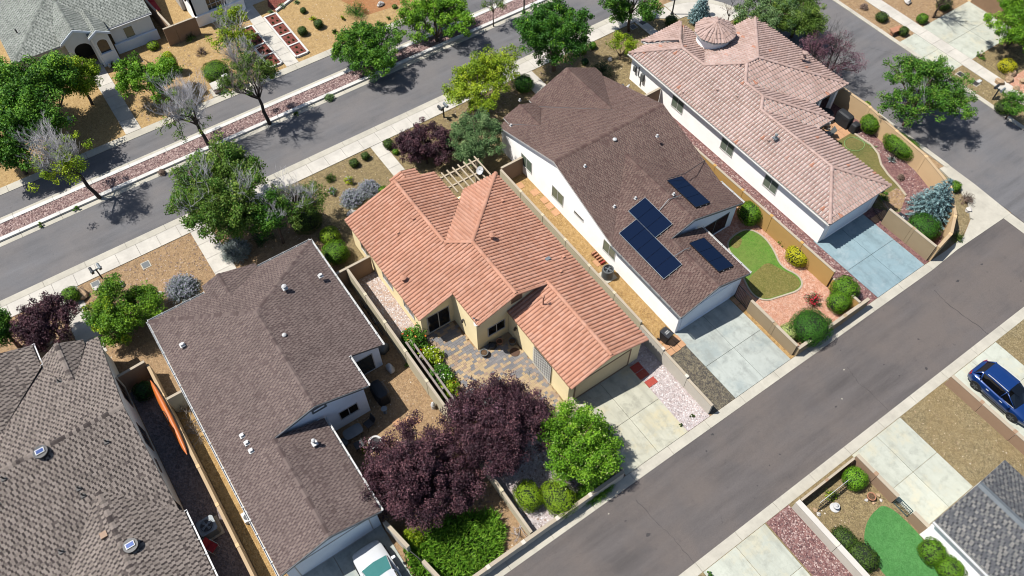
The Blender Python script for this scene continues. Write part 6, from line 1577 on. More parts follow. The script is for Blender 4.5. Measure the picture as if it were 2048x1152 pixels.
        m = MB(); m.slab([(-hl + .06, s * .60, .84), (-hl + .12, s * .86, .84), (-hl + .16, s * .84, .98), (-hl + .08, s * .6, .98)], (-.05, 0, .01)); m.build('taillight', 'red', t)
        for xx in (-hl + .85, hl - .92):
            w = thing('wheel', (xx, s * (hw - .11), .34), '', ''); del w['label']; del w['category']; w.parent = t
            def disc(prof, nm, mt, seg=22):
                mm = MB(); base = 0
                for (r, yy) in prof:
                    for q in range(seg): a = 2 * PI * q / seg; mm.v.append((r * math.cos(a), s * yy, r * math.sin(a)))
                for kk in range(len(prof) - 1):
                    for q in range(seg): mm.f.append((kk * seg + q, kk * seg + (q + 1) % seg, (kk + 1) * seg + (q + 1) % seg, (kk + 1) * seg + q)); mm.t.append(.5)
                mm.f.append(tuple(range((len(prof) - 1) * seg, len(prof) * seg))); mm.t.append(.5)
                me = bpy.data.meshes.new(nm); me.from_pydata(mm.v, [], mm.f); me.materials.append(SM[mt]); link(nm, me, w)
            disc([(.20, -.12), (.33, -.11), (.34, 0), (.33, .11), (.22, .125), (.21, .10), (.02, .09)], 'tyre', 'rubber')
            mm = MB()
            for q in range(5):
                a = 2 * PI * q / 5; d = (math.cos(a), math.sin(a)); e = (-d[1], d[0])
                mm.slab([(d[0] * r + e[0] * o, s * .10, d[1] * r + e[1] * o) for r, o in ((.03, -.03), (.21, -.05), (.21, .05), (.03, .03))], (0, s * .02, 0))
            me = bpy.data.meshes.new('rim'); me.from_pydata(mm.v, [], mm.f); me.materials.append(SM['rim']); link('rim', me, w)
            m2 = MB(); q = [];
            for z_ in range(9):
                a = PI * z_ / 8; q.append((xx + .40 * math.cos(a), s * (hw + .004), .34 + .40 * math.sin(a)))
            m2.tube(q, .035, 5); m2.build('wheel_arch', 'rubber', t)
    m = MB(); m.slab([(hl - .012, -.5, .42), (hl - .012, .5, .42), (hl + .0, .5, .64), (hl + .0, -.5, .64)], (.025, 0, 0)); m.build('grille', 'rubber', t)
    if sunroof: m = MB(); m.box(.1, .72, -.38, .38, H - .02, H + .014); m.build('sunroof', 'glass_car', t)
    for s in (1, -1): m = MB(); m.tube([(-hl + .95 + .45, s * (hw + .005), .26), (hl - .92 - .45, s * (hw + .005), .26)], .035, 6); m.build('sill_trim', 'metal_d', t)
    t.location = loc; t.rotation_euler[2] = rz
    return t
car((39.3, 1.05, 0), -PI / 2, 'parked dark blue sport utility vehicle with silver roof rails on the pale south driveway', 'car', 'paint_blue', 'glass_car')
car((.72, 13.45, 0), PI / 2, 'white car parked nose-in at the blue-grey garage, hood half in shadow', 'car', 'paint_white', 'glass_teal', L=4.9, Wd=1.95, H=1.7, hood=1.25, rails=False, sunroof=False)

# ------------------------------------------------------------------ yard and street objects
# pergola over the front court
t = thing('pergola', (20, 35.2, 0), 'cream slatted wood pergola in the corner of the salmon tiled roof', 'pergola')
for i in range(7):
    x = 18.77 + i * .485; m = MB(); m.box(x - .045, x + .045, 33.9, 36.2, 2.52, 2.64); m.build('rafter', 'wood', t)
for y in (35.88, 34.77):
    m = MB(); m.box(18.2, 21.9 if y > 35 else 21.0, y - .06, y + .06, 2.36, 2.51); m.build('beam', 'wood', t)
for x, y in ((21.7, 35.88), (18.5, 35.88), (20.9, 34.77), (18.5, 34.77)): m = MB(); m.box(x - .08, x + .08, y - .08, y + .08, 0, 2.36); m.build('post', 'wood', t)
block_wall([(18.1, 34.35), (21.9, 34.35)], (1.0, 1.0), 'blk_brown', 'low brown wall under the pergola', 3.8)
def lathe_thing(name, x, y, z, prof, mat, label, cat, group=None, seg=18, part=None):
    t = thing(name, (x, y, z), label, cat, group); m = MB(); m.lathe((x, y, z), prof, seg); m.build(part or 'body', mat, t); return t
# mailboxes
def mailbox(x, y, rz, label, n=2):
    t = thing('mailbox', (0, 0, 0), label, 'mailbox', 'twin mailboxes on posts')
    m = MB(); m.box(-.05, .05, -.05, .05, 0, 1.15); m.build('post', 'metal_d', t)
    m = MB(); m.box(-.42, .42, -.045, .045, 1.06, 1.12); m.build('crossarm', 'metal_teal', t)
    for s in (-1, 1):
        mb = MB(); pr = [(s * .28 - .1, 1.12), (s * .28 + .1, 1.12), (s * .28 + .1, 1.25)] + [(s * .28 + .1 * math.cos(PI * k / 6), 1.25 + .1 * math.sin(PI * k / 6)) for k in range(1, 6)] + [(s * .28 - .1, 1.25)]
        mb.slab([(a, -.28, b) for a, b in pr], (0, .56, 0)); o = mb.build('box', 'plastic_dk' if s < 0 else 'metal_g', t)
    t.location = (x, y, 0); t.rotation_euler[2] = rz
mailbox(-5.40, 43.56, .1, 'twin mailboxes on a dark post at the left sidewalk')
mailbox(23.31, 43.42, .05, 'twin mailboxes on a dark post beside the yellow-green tree')
mailbox(62.50, 18.79, -1.5, 'twin mailboxes on the strip beyond the side street')
# lamp posts
for (x, y), lb in (((36.65, 50.78), 'tall dark lamp post on the median at the top edge'), ((47.75, 42.8), 'dark lamp post on the corner walk beyond the turret')):
    t = thing('lamp_post', (x, y, 0), lb, 'lamp post', 'street lamp posts')
    m = MB(); m.tube([(x, y, 0), (x, y, 6.2)], [.07, .05], 8); m.build('pole', 'metal_d', t)
    m = MB(); m.lathe((x, y, 0), [(.16, 0), (.16, .12), (.08, .3)], 10); m.build('base', 'metal_d', t)
    m = MB(); m.lathe((x, y, 6.2), [(.06, 0), (.2, .1), (.24, .5), (.3, .55), (.05, .75)], 10); m.build('lantern', 'metal_d', t)
# air conditioners
def ac(x, y, r, h, label, rnd_=True, body='plastic_g', z=0, rz=0):
    t = thing('air_conditioner', (x, y, z), label, 'air conditioner', 'outdoor air conditioners')
    m = MB(); m.box(x - r * 1.25, x + r * 1.25, y - r * 1.25, y + r * 1.25, 0, .06); m.build('pad', 'kerb', t)
    m = MB(); n = 24
    if rnd_: m.lathe((x, y, .06), [(r, 0), (r, h), (r * .94, h + .04), (r * .78, h + .04), (r * .76, h - .12)], n)
    else:
        m.prism([(x - r, y - r * .8), (x - r * .8, y - r), (x + r * .8, y - r), (x + r, y - r * .8), (x + r, y + r * .8), (x + r * .8, y + r), (x - r * .8, y + r), (x - r, y + r * .8)], .06, h)
        m.lathe((x, y, h), [(r * .82, 0), (r * .82, .03), (r * .74, .03), (r * .74, .005)], n)
    m.build('housing', body, t)
    m = MB(); m.lathe((x, y, h + (.0 if rnd_ else .004)), [(r * .72, 0), (r * .7, .004)], n); m.build('fan_well', 'metal_d', t)
    m = MB()
    m = MB(); base = h + .02
    for k in range(4):
        a = k * PI / 2 + .4; d = (math.cos(a), math.sin(a)); e = (-d[1], d[0])
        m.slab([(x + d[0] * q + e[0] * o, y + d[1] * q + e[1] * o, base + .02 + o * .1) for q, o in ((0, -.06 * r), (r * .62, -.22 * r), (r * .62, .2 * r), (0, .06 * r))], (0, 0, .012))
    m.lathe((x, y, base), [(r * .16, 0), (r * .16, .06)], 10); m.build('fan', 'metal_g', t)
    for rr_ in (.3, .5, .68):
        m = MB(); m.tube([(x + r * rr_ * math.cos(a / 10 * PI), y + r * rr_ * math.sin(a / 10 * PI), h + .085) for a in range(21)], .008, 4); m.build('guard_ring', 'metal_d', t)
    return t
ac(24.35, 23.1, .42, .85, 'round grey air conditioner on its pad beside the white wall', body='plastic_g')
ac(-6.2, 22.15, .5, .8, 'square blue-grey air conditioner on the slate gravel beside the taupe roof', False, 'metal_g')
# wheelie bins
def bin_(x, y, rz, label):
    t = thing('wheelie_bin', (0, 0, 0), label, 'bin', 'wheelie bins')
    m = MB(); b = [(-.22, -.26), (.22, -.26), (.22, .24), (-.22, .24)]; tp = [(-.29, -.36), (.29, -.36), (.29, .34), (-.29, .34)]
    m.v = [(a, c, .08) for a, c in b] + [(a, c, 1.0) for a, c in tp]; m.f = [(3, 2, 1, 0), (4, 5, 6, 7)] + [(i, (i + 1) % 4, 4 + (i + 1) % 4, 4 + i) for i in range(4)]; m.t = [.5] * 6; m.build('body', 'plastic_dk', t)
    m = MB(); m.slab([(-.31, -.40, 1.0), (.31, -.40, 1.0), (.31, .34, 1.04), (-.31, .34, 1.04)], (0, 0, .06)); m.build('lid', 'plastic_dk', t)
    for k in (0, 1): m = MB(); m.box(-.16, .16, -.12 + k * .12, -.07 + k * .12, 1.075, 1.1); m.build('lid_marking', 'metal_w', t)
    for s in (-1, 1): m = MB(); m.tube([(s * .24, .3, .1), (s * .3, .3, .1)], .1, 12); m.build('wheel', 'rubber', t)
    m = MB(); m.tube([(-.24, .4, 1.0), (.24, .4, 1.0)], .02, 6); m.build('handle', 'plastic_dk', t)
    t.location = (x, y, 0.05); t.rotation_euler[2] = rz
bin_(24.2, 16.72, .15, 'charcoal wheelie bin on the sandstone pad at the white garage corner')
bin_(44.95, 14.3, .1, 'charcoal wheelie bin behind the wall beside the large clipped ball')
# boulders
def rock(x, y, w, d, h, mat, label, seed, rz=0):
    g = np.random.default_rng(seed); bm = bmesh.new(); bmesh.ops.create_icosphere(bm, subdivisions=2, radius=.5)
    for v in bm.verts:
        c = v.co.normalized(); f = 1 + .22 * math.sin(c.x * 4 + seed) * math.cos(c.y * 3.3 - seed) + .12 * math.sin(c.z * 7 + seed * 2) + g.uniform(-.06, .06)
        v.co = Vector((c.x * w / 2 * f, c.y * d / 2 * f, max(-.05, c.z * h * .62 * f + h * .35)))
    me = bpy.data.meshes.new('boulder'); bm.to_mesh(me); bm.free(); me.materials.append(SM[mat])
    o = link('boulder', me, None, label=label, category='boulder', group='garden boulders'); o.location = (x, y, 0); o.rotation_euler[2] = rz; return o
import bmesh
for i, (P_, w, d, h, mt, lb) in enumerate([
  ((-7.01, 42.95), .7, 1.15, .5, 'rock_t', 'tan and brown boulder beside the clipped green ball'),
  ((-6.03, 42.89), .45, .35, .25, 'rock_w', 'white stone just below the utility lid'), ((-4.48, 42.24), .6, .45, .25, 'rock_w', 'flat white stone at the tip of the dense yellow-green tree'),
  ((-2.46, 39.89), .32, .32, .25, 'rock_w', 'small pale stone left of the silvery sage bush'), ((-7.53, 41.99), .6, .3, .25, 'rock_w', 'long white stone right of the purple plum at the left edge'),
  ((26.29, 59.32), .8, .5, .4, 'rock_w', 'white boulder on the reddish soil at the top'), ((66.99, 31.57), .9, .6, .5, 'rock_w', 'white boulder at the top edge beyond the side street'),
  ((50.65, 12.20), .45, .45, .35, 'rock_w', 'white rock on the corner bed by the rounded kerb'), ((39.06, 41.09), .4, .4, .35, 'rock_w', 'white stone beside the small ornamental tree'),
  ((12.10, 38.70), .8, .45, .3, 'rock_w', 'white stones at the left corner of the salmon roof'), ((6.65, 55.29), .3, .3, .3, 'rock_w', 'white bollard stone beside the leafless tree'),
  ((23.88, 2.69), .35, .25, .2, 'rock_t', 'tan rock near the pale south wall'), ((23.87, 2.37), .25, .25, .2, 'rock_w', 'small round white rock near the pale south wall'),
  ((26.86, 1.33), .22, .18, .12, 'rock_w', 'small white stone left of the clay pot'), ((27.11, 0.97), .32, .22, .12, 'rock_t', 'flat stone below the clay pot'),
  ((27.60, 0.82), .2, .16, .1, 'rock_w', 'little white stone nearest the turf tip'), ((27.67, 1.14), .28, .22, .2, 'rock_t', 'brown ringed rock right of the clay pot'),
  ((-2.26, 60.70), .5, .5, .5, 'rock_w', 'pale stone glimpsed under the very large tree')]):
    rock(P_[0], P_[1], w, d, h, mt, lb, 11 + i, i * .7)
t = thing('stone_bench', (62.46, 29.28, 0), 'pink sandstone slab bench on the tan strip beyond the side street', 'bench')
px, py = 62.46, 29.28; m = MB(); m.slab([(px - .65, py - .25, .42), (px + .5, py - .38, .42), (px + .62, py + .15, .42), (px - .5, py + .32, .42)], (0, 0, .12)); m.build('seat', 'terracotta', t)
for s in (-.38, .38): m = MB(); m.box(px + s - .1, px + s + .1, py - .18, py + .15, 0, .42); m.build('leg', 'terracotta', t)
# jumbled rocks at the right edge
t = thing('rockery', (65.77, 18.69, 0), 'low rockery of jumbled tan rocks at the right edge', 'rockery'); px, py = 65.77, 18.69; rq = random.Random(3)
mesh0 = None
for i in range(26):
    if i % 6 == 0:
        o = rock(0, 0, .55, .45, .35, 'rock_t', '', 60 + i); me_ = o.data; bpy.data.objects.remove(o)
    o = link('rock', me_, t); o.location = (rq.uniform(-1.3, 1.6), rq.uniform(-2.4, 1.6), 0); o.rotation_euler[2] = rq.uniform(0, 6); s = rq.uniform(.6, 1.4); o.scale = (s, s, s)
# utility lids, transformer, cabinets
def lid(x, y, w, mat, label, fr='kerb', rz=0):
    t = thing('ground_cover_box', (x, y, 0), label, 'utility cover', 'utility covers in the ground', rz)
    m = MB(); m.box(-w / 2 - .07, w / 2 + .07, -w / 2 - .07, w / 2 + .07, 0, .03); me = bpy.data.meshes.new('frame'); me.from_pydata(m.v, [], m.f); me.materials.append(SM[fr]); link('frame', me, t)
    m = MB(); m.box(-w / 2, w / 2, -w / 2, w / 2, .03, .045); me = bpy.data.meshes.new('lid'); me.from_pydata(m.v, [], m.f); me.materials.append(SM[mat]); link('lid', me, t)
for (x, y), mt, lb in (((-5.96, 43.32), 'plastic_g', 'grey square utility cover between the white stones'), ((-2.42, 42.94), 'plastic_g', 'grey utility cover alone in the tan gravel'),
    ((62.86, 22.33), 'trim_dk', 'brown square cover nearest the pale driveway apron'), ((62.97, 20.87), 'trim_dk', 'brown square cover with a white paper at its corner'),
    ((44.73, 43.41), 'trim_dk', 'dark cover in the khaki gravel by the sidewalk, right one'), ((43.65, 43.47), 'trim_dk', 'dark cover in the khaki gravel by the tree trunk')):
    lid(x, y, .5, mt, lb)
px, py = 63.47, 20.83; m = MB(); m.box(px - .3, px + .15, py - .12, py + .15, 0, .1); o = m.build('plastic_cover', 'metal_w'); o['label'] = 'white plastic piece lying beside the brown square cover'; o['category'] = 'cover'
t = thing('transformer_box', (9.2, 56.9, 0), 'tan electrical transformer box with a pale lid by the upper street', 'electrical box')
m = MB(); m.box(8.85, 9.65, 56.7, 57.4, .08, .62); m.build('body', 'copper', t); m = MB(); m.slab([(8.8, 56.62, .62), (9.7, 56.62, .62), (9.7, 57.45, .74), (8.8, 57.45, .74)], (0, 0, .05)); m.build('lid', 'walk', t)
m = MB(); m.box(8.6, 9.85, 56.5, 57.6, 0, .08); m.build('pad', 'kerb', t)
t = thing('utility_cabinet', (10.15, 57.2, 0), 'tall silver utility cabinet beside the large rounded shrub', 'utility cabinet')
m = MB(); m.box(9.95, 10.4, 57.0, 57.3, 0, 1.15); m.build('body', 'metal_g', t); m = MB(); m.box(9.93, 10.42, 56.98, 57.32, 1.15, 1.2); m.build('lid', 'metal_w', t)
t = thing('utility_cabinet', (11.2, 56.6, 0), 'small dark utility cabinet under the thin street tree', 'utility cabinet')
m = MB(); m.box(11.0, 11.35, 56.45, 56.8, 0, .9); m.build('body', 'plastic_dk', t); m = MB(); m.box(10.98, 11.37, 56.43, 56.82, .9, .94); m.build('lid', 'metal_g', t)
# satellite dishes
def dish(x, y, z, label, r=.36, face=(-.6, -.35, .7), base=True):
    t = thing('satellite_dish', (x, y, z), label, 'satellite dish', 'satellite dishes'); f = Vector(face).normalized(); a = f.orthogonal().normalized(); b = f.cross(a); c = Vector((x, y, z + .55)); m = MB(); n = 20
    rings = []
    for rr_, dp in ((0.02, 0), (.5, .04), (1, .13)):
        rings.append([c + (a * math.cos(2 * PI * q / n) + b * math.sin(2 * PI * q / n) * .85) * r * rr_ + f * dp for q in range(n)])
    for k in (0, 1):
        for q in range(n): m.poly([rings[k][q], rings[k][(q + 1) % n], rings[k + 1][(q + 1) % n], rings[k + 1][q]])
    for k in (0, 1):
        for q in range(n): m.poly([v - f * .02 for v in (rings[k][q], rings[k + 1][q], rings[k + 1][(q + 1) % n], rings[k][(q + 1) % n])])
    m.build('reflector', 'metal_w', t)
    m = MB(); m.tube([(x, y, z - .1), (x, y, z + .4), c - f * .05], .025, 6); m.build('mast', 'metal_d', t)
    m = MB(); m.tube([c - b * r * .8, c + f * .5 - b * .1], .014, 5); m.build('arm', 'metal_d', t); m = MB(); m.tube([c + f * .48 - b * .1, c + f * .6 - b * .1], .05, 8); m.build('receiver', 'metal_g', t)
dish(13.6, 23.3, 2.95, 'satellite dish on the tile eave above the patio corner', .38, (-.55, .35, .75))
dish(35.5, 34.9, 2.6, 'dark satellite dish at the rear right eave of the white house', .36, (-.4, .6, .5))
dish(21.2, 34.6, 2.2, 'white satellite dish under the pergola slats', .32, (-.5, -.2, .8))
# kayak
t = thing('kayak', (-5.3, 29.6, 0), 'long orange kayak leaning along the tan wall', 'kayak')
m = MB(); n = 17
for i in range(n):
    f = i / (n - 1); s_ = math.sin(PI * f) ** .55; w = .30 * s_ + .012; hh = .17 * s_ + .02; y = 32.6 - 6.1 * f
    for k in range(8):
        a = 2 * PI * k / 8; u = w * math.cos(a); v = hh * math.sin(a)
        m.v.append((-5.36 + u * .55 + v * .8, y, 1.45 + u * .8 - v * .5 + .12 * (2 * f - 1) ** 2))
for i in range(n - 1):
    for k in range(8): m.f.append((i * 8 + k, i * 8 + (k + 1) % 8, (i + 1) * 8 + (k + 1) % 8, (i + 1) * 8 + k)); m.t.append(.5)
m.build('hull', 'wood_o', t, smooth=True)
m = MB(); m.tube([(-5.52 + .10 * math.cos(a * PI / 8), 29.6 + .5 * math.sin(a * PI / 8), 1.56 + .12 * math.cos(a * PI / 8)) for a in range(17)], .022, 5); m.build('cockpit_rim', 'trim_dk', t)
for yy in (31.2, 28.2): m = MB(); m.box(-5.5, -5.0, yy - .02, yy + .02, 1.15, 1.19); m.build('wall_bracket', 'metal_d', t)
# bicycles
def bike(y0, label, col):
    t = thing('bicycle', (8.72, y0, 0), label, 'bicycle', 'bicycles against the block wall'); x = 8.72
    for yy in (y0 - .52, y0 + .52):
        m = MB(); m.tube([(x + .06 * math.sin(k * PI / 10) * 0, yy + .33 * math.cos(k * PI / 10), .34 + .33 * math.sin(k * PI / 10)) for k in range(21)], .022, 5); w = m.build('wheel', 'rubber', t)
        m = MB(); 
        for k in range(6): a = k * PI / 6; m.tube([(x, yy - .31 * math.cos(a), .34 - .31 * math.sin(a)), (x, yy + .31 * math.cos(a), .34 + .31 * math.sin(a))], .004, 3)
        m.build('spokes', 'metal_g', w, kind='stuff')
    m = MB(); A = (x, y0 - .52, .34); Bq = (x, y0 + .42, .82); Cq = (x, y0 - .18, .8); D = (x, y0 - .05, .32); E2 = (x, y0 + .52, .34)
    for a, b in ((A, Cq), (Cq, Bq), (D, Bq), (D, Cq), (A, D), (Bq, E2)): m.tube([a, b], .018, 5)
    m.build('frame', col, t)
    m = MB(); m.box(x - .07, x + .07, y0 - .32, y0 - .08, .9, .95); m.build('saddle', 'black', t)
    m = MB(); m.tube([(x - .28, y0 + .36, 1.02), (x, y0 + .42, .98), (x + .28, y0 + .36, 1.02)], .014, 5); m.tube([Bq, (x, y0 + .42, .98)], .014, 5); m.build('handlebar', 'metal_d', t)
bike(30.3, 'bicycle in the shade at the block wall, upper one', 'metal_d'); bike(28.7, 'bicycle in the shade at the block wall, lower one', 'metal_g')
# covered bags and piles
def lump(x, y, w, d, h, mat, label, cat, seed, name='covered_pile'):
    o = rock(x, y, w, d, h, mat, label, seed); o.name = name; o['category'] = cat; del o['group']
    o.data.polygons.foreach_set('use_smooth', [True] * len(o.data.polygons)); return o
def cover_box(x, y, w, d, h, mat, label, cat, seed, name='covered_grill'):
    t = thing(name, (x, y, 0), label, cat); r2 = random.Random(seed)
    m = MB(); n = 16; rows = [(1.08, 0), (1.0, h * .55), (.98, h * .8), (.9, h * .93), (.55, h), (.02, h * 1.01)]
    for f, z in rows:
        for k in range(n):
            a = 2 * PI * k / n; c_, s_ = math.cos(a), math.sin(a); fo = f * (1 + (.05 * math.sin(k * 2.9 + seed) if z < h * .6 else 0))
            m.v.append((x + w / 2 * fo * math.copysign(abs(c_) ** .45, c_), y + d / 2 * fo * math.copysign(abs(s_) ** .45, s_), z))
    for i in range(len(rows) - 1):
        for k in range(n): m.f.append((i * n + k, i * n + (k + 1) % n, (i + 1) * n + (k + 1) % n, (i + 1) * n + k)); m.t.append(.5)
    m.build('cover', mat, t)
    m = MB(); m.tube([(x + w * .5, y - d * .3, h * .7), (x + w * .58, y - d * .3, h * .72), (x + w * .58, y + d * .3, h * .72), (x + w * .5, y + d * .3, h * .7)], .02, 5); m.build('handle', 'metal_g', t)
    return t
lump(8.2, 26.95, .9, .7, .7, 'plastic_g', 'crumpled grey plastic bag of clippings at the corner of the brown roof', 'bag', 31, 'plastic_bag')
lump(7.85, 25.4, .5, .8, .5, 'metal_w', 'white plastic sack against the blue-grey wall', 'bag', 32, 'plastic_bag')
lump(-4.35, 31.1, .6, .8, .6, 'black', 'shiny black bag above the cross wall by the brush pile', 'bag', 33, 'plastic_bag')
cover_box(6.35, 24.1, .8, 1.5, 1.05, 'black', 'black covered barbecue beside the blue-grey wall', 'grill', 34, 'covered_grill')
cover_box(49.9, 24.1, .75, 1.45, 1.15, 'black', 'black covered grill on the pink house patio, nearest the peach wall', 'grill', 35, 'covered_grill')
cover_box(50.0, 23.0, .7, .6, .8, 'black', 'smaller black covered item beside the covered grill', 'cover', 36, 'covered_grill')
t = lathe_thing('round_table', 49.0, 25.3, 0, [(.3, 0), (.05, .1), (.05, .7), (.6, .7), (.6, .74)], 'black', 'round dark table under the pink eave', 'table', part='table_body')
def chair(x, y, rz, mat, frame, label, grp=None):
    t = thing('garden_chair', (0, 0, 0), label, 'chair', grp)
    m = MB(); m.slab([(-.26, -.26, .42), (.26, -.26, .42), (.26, .24, .40), (-.26, .24, .40)], (0, 0, .04)); m.build('seat', mat, t)
    m = MB(); m.slab([(-.25, .24, .44), (.25, .24, .44), (.25, .42, .95), (-.25, .42, .95)], (0, .03, .0)); m.build('backrest', mat, t)
    for sx in (-1, 1):
        for sy in (-1, 1): m = MB(); m.tube([(sx * .25, sy * .25, 0), (sx * .25, sy * .24, .42)], .015, 5); m.build('leg', frame, t)
        m = MB(); m.tube([(sx * .28, -.25, .42), (sx * .29, -.24, .64), (sx * .28, .3, .66)], .016, 5); m.build('armrest', frame, t)
    t.location = (x, y, 0); t.rotation_euler[2] = rz
chair(-6.5, 21.0, .5, 'red', 'metal_w', 'red folding chair with a metal frame beside the square air conditioner')
chair(48.35, 24.6, 2.2, 'metal_w', 'metal_w', 'white garden chair beside the covered grill')
chair(47.7, 23.7, -2.0, 'plastic_g', 'trim_w', 'grey sling chair at the corner of the side patio')
t = thing('lounger', (8.95, 71.3, 0), 'red garden lounger between the two houses at the top', 'lounger')
m = MB(); m.slab([(8.6, 69.8, .4), (9.15, 69.8, .4), (9.15, 71.3, .4), (8.6, 71.3, .4)], (0, 0, .08)); m.build('seat', 'red', t)
m = MB(); m.slab([(8.6, 71.3, .42), (9.15, 71.3, .42), (9.15, 71.9, .8), (8.6, 71.9, .8)], (0, 0, .08)); m.build('backrest', 'red', t)
for x, y in ((8.65, 69.9), (9.1, 69.9), (8.65, 71.2), (9.1, 71.2)): m = MB(); m.box(x - .02, x + .02, y - .02, y + .02, 0, .4); m.build('leg', 'metal_d', t)
# brown house patio: table, chairs, fire pit
t = thing('patio_table', (3.6, 22.5, 0), 'glass topped patio table against the blue-grey wall', 'table')
m = MB(); c = (3.6, 22.55); m.prism([(c[0] + .62 * math.copysign(abs(math.cos(a)) ** .5, math.cos(a)), c[1] + .38 * math.copysign(abs(math.sin(a)) ** .5, math.sin(a))) for a in [2 * PI * k / 20 for k in range(20)]], .70, .74); m.build('table_top', 'metal_g', t)
for x, y in ((3.2, 22.3), (4.0, 22.3), (3.2, 22.8), (4.0, 22.8)): m = MB(); m.tube([(x, y, 0), (x, y, .7)], .02, 5); m.build('leg', 'metal_d', t)
chair(4.7, 22.6, -1.4, 'plastic_dk', 'metal_d', 'dark patio chair right of the glass topped table', 'dark patio chairs'); chair(3.5, 21.7, 3.1, 'plastic_dk', 'metal_d', 'dark patio chair on the open side of the table', 'dark patio chairs')
lathe_thing('round_stool', 2.85, 22.4, 0, [(.2, 0), (.26, .2), (.26, .45), (.2, .5)], 'plastic_g', 'round grey barrel left of the glass topped table', 'barrel')
t = thing('fire_pit', (4.43, 21.3, 0), 'round white rimmed fire pit on sandstone pavers', 'fire pit')
m = MB(); m.lathe((4.43, 21.3, 0), [(.4, 0), (.46, .3), (.46, .36), (.34, .36), (.33, .2)], 24); m.build('bowl', 'metal_w', t); m = MB(); m.lathe((4.43, 21.3, .2), [(.33, 0), (.32, .02)], 20); m.build('ash', 'black', t)
lathe_thing('round_stepping_stone', 4.85, 20.95, 0, [(.36, .0), (.36, .06), (.2, .14), (.03, .16)], 'terracotta', 'round pinkish slab lying beside the fire pit', 'slab')
lathe_thing('plant_stand', 6.0, 22.9, 0, [(.14, 0), (.04, .1), (.04, .45), (.2, .5), (.2, .53)], 'metal_g', 'small round metal stand by the wall corner', 'stand')
# salmon house patio pots
def pot(x, y, r, h, mat, label, grp='patio pots'):
    t = thing('plant_pot', (x, y, .04), label, 'pot', grp); m = MB(); m.lathe((x, y, .04), [(r * .7, 0), (r, h * .9), (r * 1.06, h * .92), (r * 1.06, h), (r * .86, h), (r * .84, h * .82)], 18); m.build('pot', mat, t)
    m = MB(); m.lathe((x, y, .04 + h * .8), [(r * .84, 0), (r * .8, .02)], 14); m.build('soil', 'soil', t); return t
pot(13.55, 22.75, .27, .35, 'plastic_g', 'dark round pot at the foot of the cream wall corner'); pot(15.6, 22.4, .26, .38, 'plastic_g', 'grey round pot in the shaded patio corner')
lump(14.35, 22.95, .6, .5, .55, 'black', 'black bag beside the round pot in the shade', 'bag', 37, 'black_bag'); pot(14.9, 22.9, .22, .3, 'terracotta', 'small clay pot under the patio window')
lathe_thing('metal_disc', 15.35, 21.75, .045, [(.34, 0), (.34, .03)], 'wood_d', 'flat brown disc lying on the patio pavers', 'disc')
t = MB(); t.tube([(15.2 + .25 * math.cos(a * .55) + a * .02, 19.9 + .22 * math.sin(a * .7) - a * .05, .07) for a in range(16)], .015, 5); o = t.build('garden_hose', 'metal_g'); o['label'] = 'grey garden hose coiled on the pavers beside the trellis'; o['category'] = 'hose'
lx, ly = 49.64, 23.91; t = MB(); t.tube([(48.9 + .85 * math.cos(a * PI / 10), 21.9 + .75 * math.sin(a * PI / 10), .05) for a in range(24)] + [(49.9, 21.0, .05), (50.2, 20.6, .05), (49.6, 20.9, .05)], .022, 5); o = t.build('garden_hose', 'hose'); o['label'] = 'pale green garden hose looped on the dry lawn'; o['category'] = 'hose'
# railing behind the roses
t = thing('railing', (9.75, 23.8, 0), 'silvered wooden railing behind the rose bushes', 'railing')
for yy in (26.0, 24.6, 23.2, 21.8, 20.6): m = MB(); m.box(9.7, 9.8, yy - .05, yy + .05, 0, .95); m.build('post', 'wood_grey', t)
for xx in (9.55, 9.9): m = MB(); m.box(xx - .07, xx + .07, 20.4, 26.1, .95, .99); m.build('rail', 'wood_grey', t)
# gates
def gate(p0, p1, h, mat, label, n=10, frame=None):
    a, b = Vector((*p0, 0)), Vector((*p1, 0)); t = thing('gate', tuple(a), label, 'gate', 'iron gates'); d = b - a
    for z in (.1, h): m = MB(); m.tube([a + Vector((0, 0, z)), b + Vector((0, 0, z))], .025, 5); m.build('rail', mat, t)
    for i in range(n + 1): m = MB(); q = a + d * (i / n); m.tube([q + Vector((0, 0, .08)), q + Vector((0, 0, h))], .014 if 0 < i < n else .03, 4); m.build('bar', mat, t)
gate((15.83, 13.1), (15.85, 14.6), 1.15, 'metal_d', 'dark iron gate beside the cream driveway')
gate((30.55, 15.35), (30.6, 16.6), 1.5, 'metal_d', 'dark iron gate between the white garage and its side wall')
gate((44.4, 15.25), (44.9, 16.6), 1.5, 'metal_d', 'dark iron gate beside the blue driveway')
gate((28.05, -.7), (28.05, .3), 1.0, 'metal_teal', 'dark teal iron gate into the south garden')
gate((2.75, 14.1), (3.0, 13.3), 1.0, 'metal_d', 'narrow iron gate beside the white car')
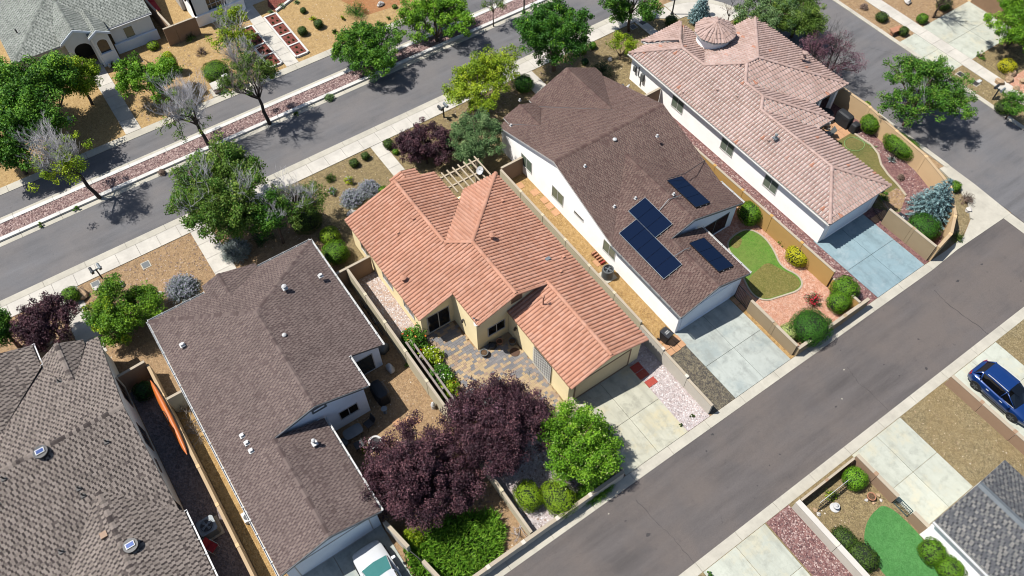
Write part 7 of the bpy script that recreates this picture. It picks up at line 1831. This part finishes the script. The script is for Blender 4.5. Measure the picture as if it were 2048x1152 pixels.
t = thing('iron_trellis', (25.5, 2.3, 0), 'leaning black iron trellis panel in the south garden', 'trellis')
for i in range(15): m = MB(); x = 24.0 + i * .19; m.tube([(x, 2.55, .05), (x + .1, 2.75, 1.0)], .012, 4); m.build('bar', 'metal_d', t)
for z, yy in ((.08, 2.55), (1.0, 2.75), (.55, 2.65)): m = MB(); m.tube([(23.95, yy, z), (26.8, yy, z)], .02, 5); m.build('rail', 'metal_d' if z < .9 else 'metal_w', t)
t = thing('bird_bath', (24.97, 2.2, 0), 'white tiered bird bath on a stone ring in the south garden', 'bird bath')
m = MB(); m.lathe((24.97, 2.1, 0), [(.3, 0), (.3, .04), (.12, .06), (.08, .25), (.2, .33), (.2, .36)], 18); m.build('basin', 'metal_w', t); m = MB(); m.lathe((24.97, 2.1, .36), [(.07, 0), (.1, .08), (.02, .16)], 10); m.build('finial', 'metal_w', t)
pot(27.15, 1.3, .25, .3, 'terracotta', 'pale clay bowl among stones in the south garden', 'garden bowls')
lathe_thing('garden_statue', 8.72, 21.4, 0, [(.14, 0), (.12, .2), (.16, .4), (.09, .55), (.11, .65), (.03, .76)], 'metal_w', 'small white statue at the block wall in the tan yard', 'statue')
lathe_thing('garden_statue', 2.7, 65.25, 0, [(.12, 0), (.15, .2), (.08, .35), (.09, .45), (.02, .5)], 'metal_w', 'tiny white ornament by the arched entry', 'ornament')
t = thing('utility_box', (-4.05, 21.5, 0), 'white plastic box on the golden gravel under the brown gutter', 'utility box')
m = MB(); m.box(-4.35, -3.85, 21.2, 21.85, 0, .4); m.build('body', 'metal_w', t); m = MB(); m.lathe((-4.1, 21.5, .4), [(.2, 0), (.19, .02)], 14); m.build('grille', 'metal_d', t)
# copper pipes stub beside the round air conditioner
t = thing('brick_row', (24.75, 24.6, 0), 'row of small upright clay bricks at the foot of the white wall', 'bricks')
for i in range(5): m = MB(); m.box(24.6, 25.0, 24.1 + i * .26, 24.22 + i * .26, 0, .25); m.build('brick', 'redpaver' if i == 0 else 'terracotta', t)
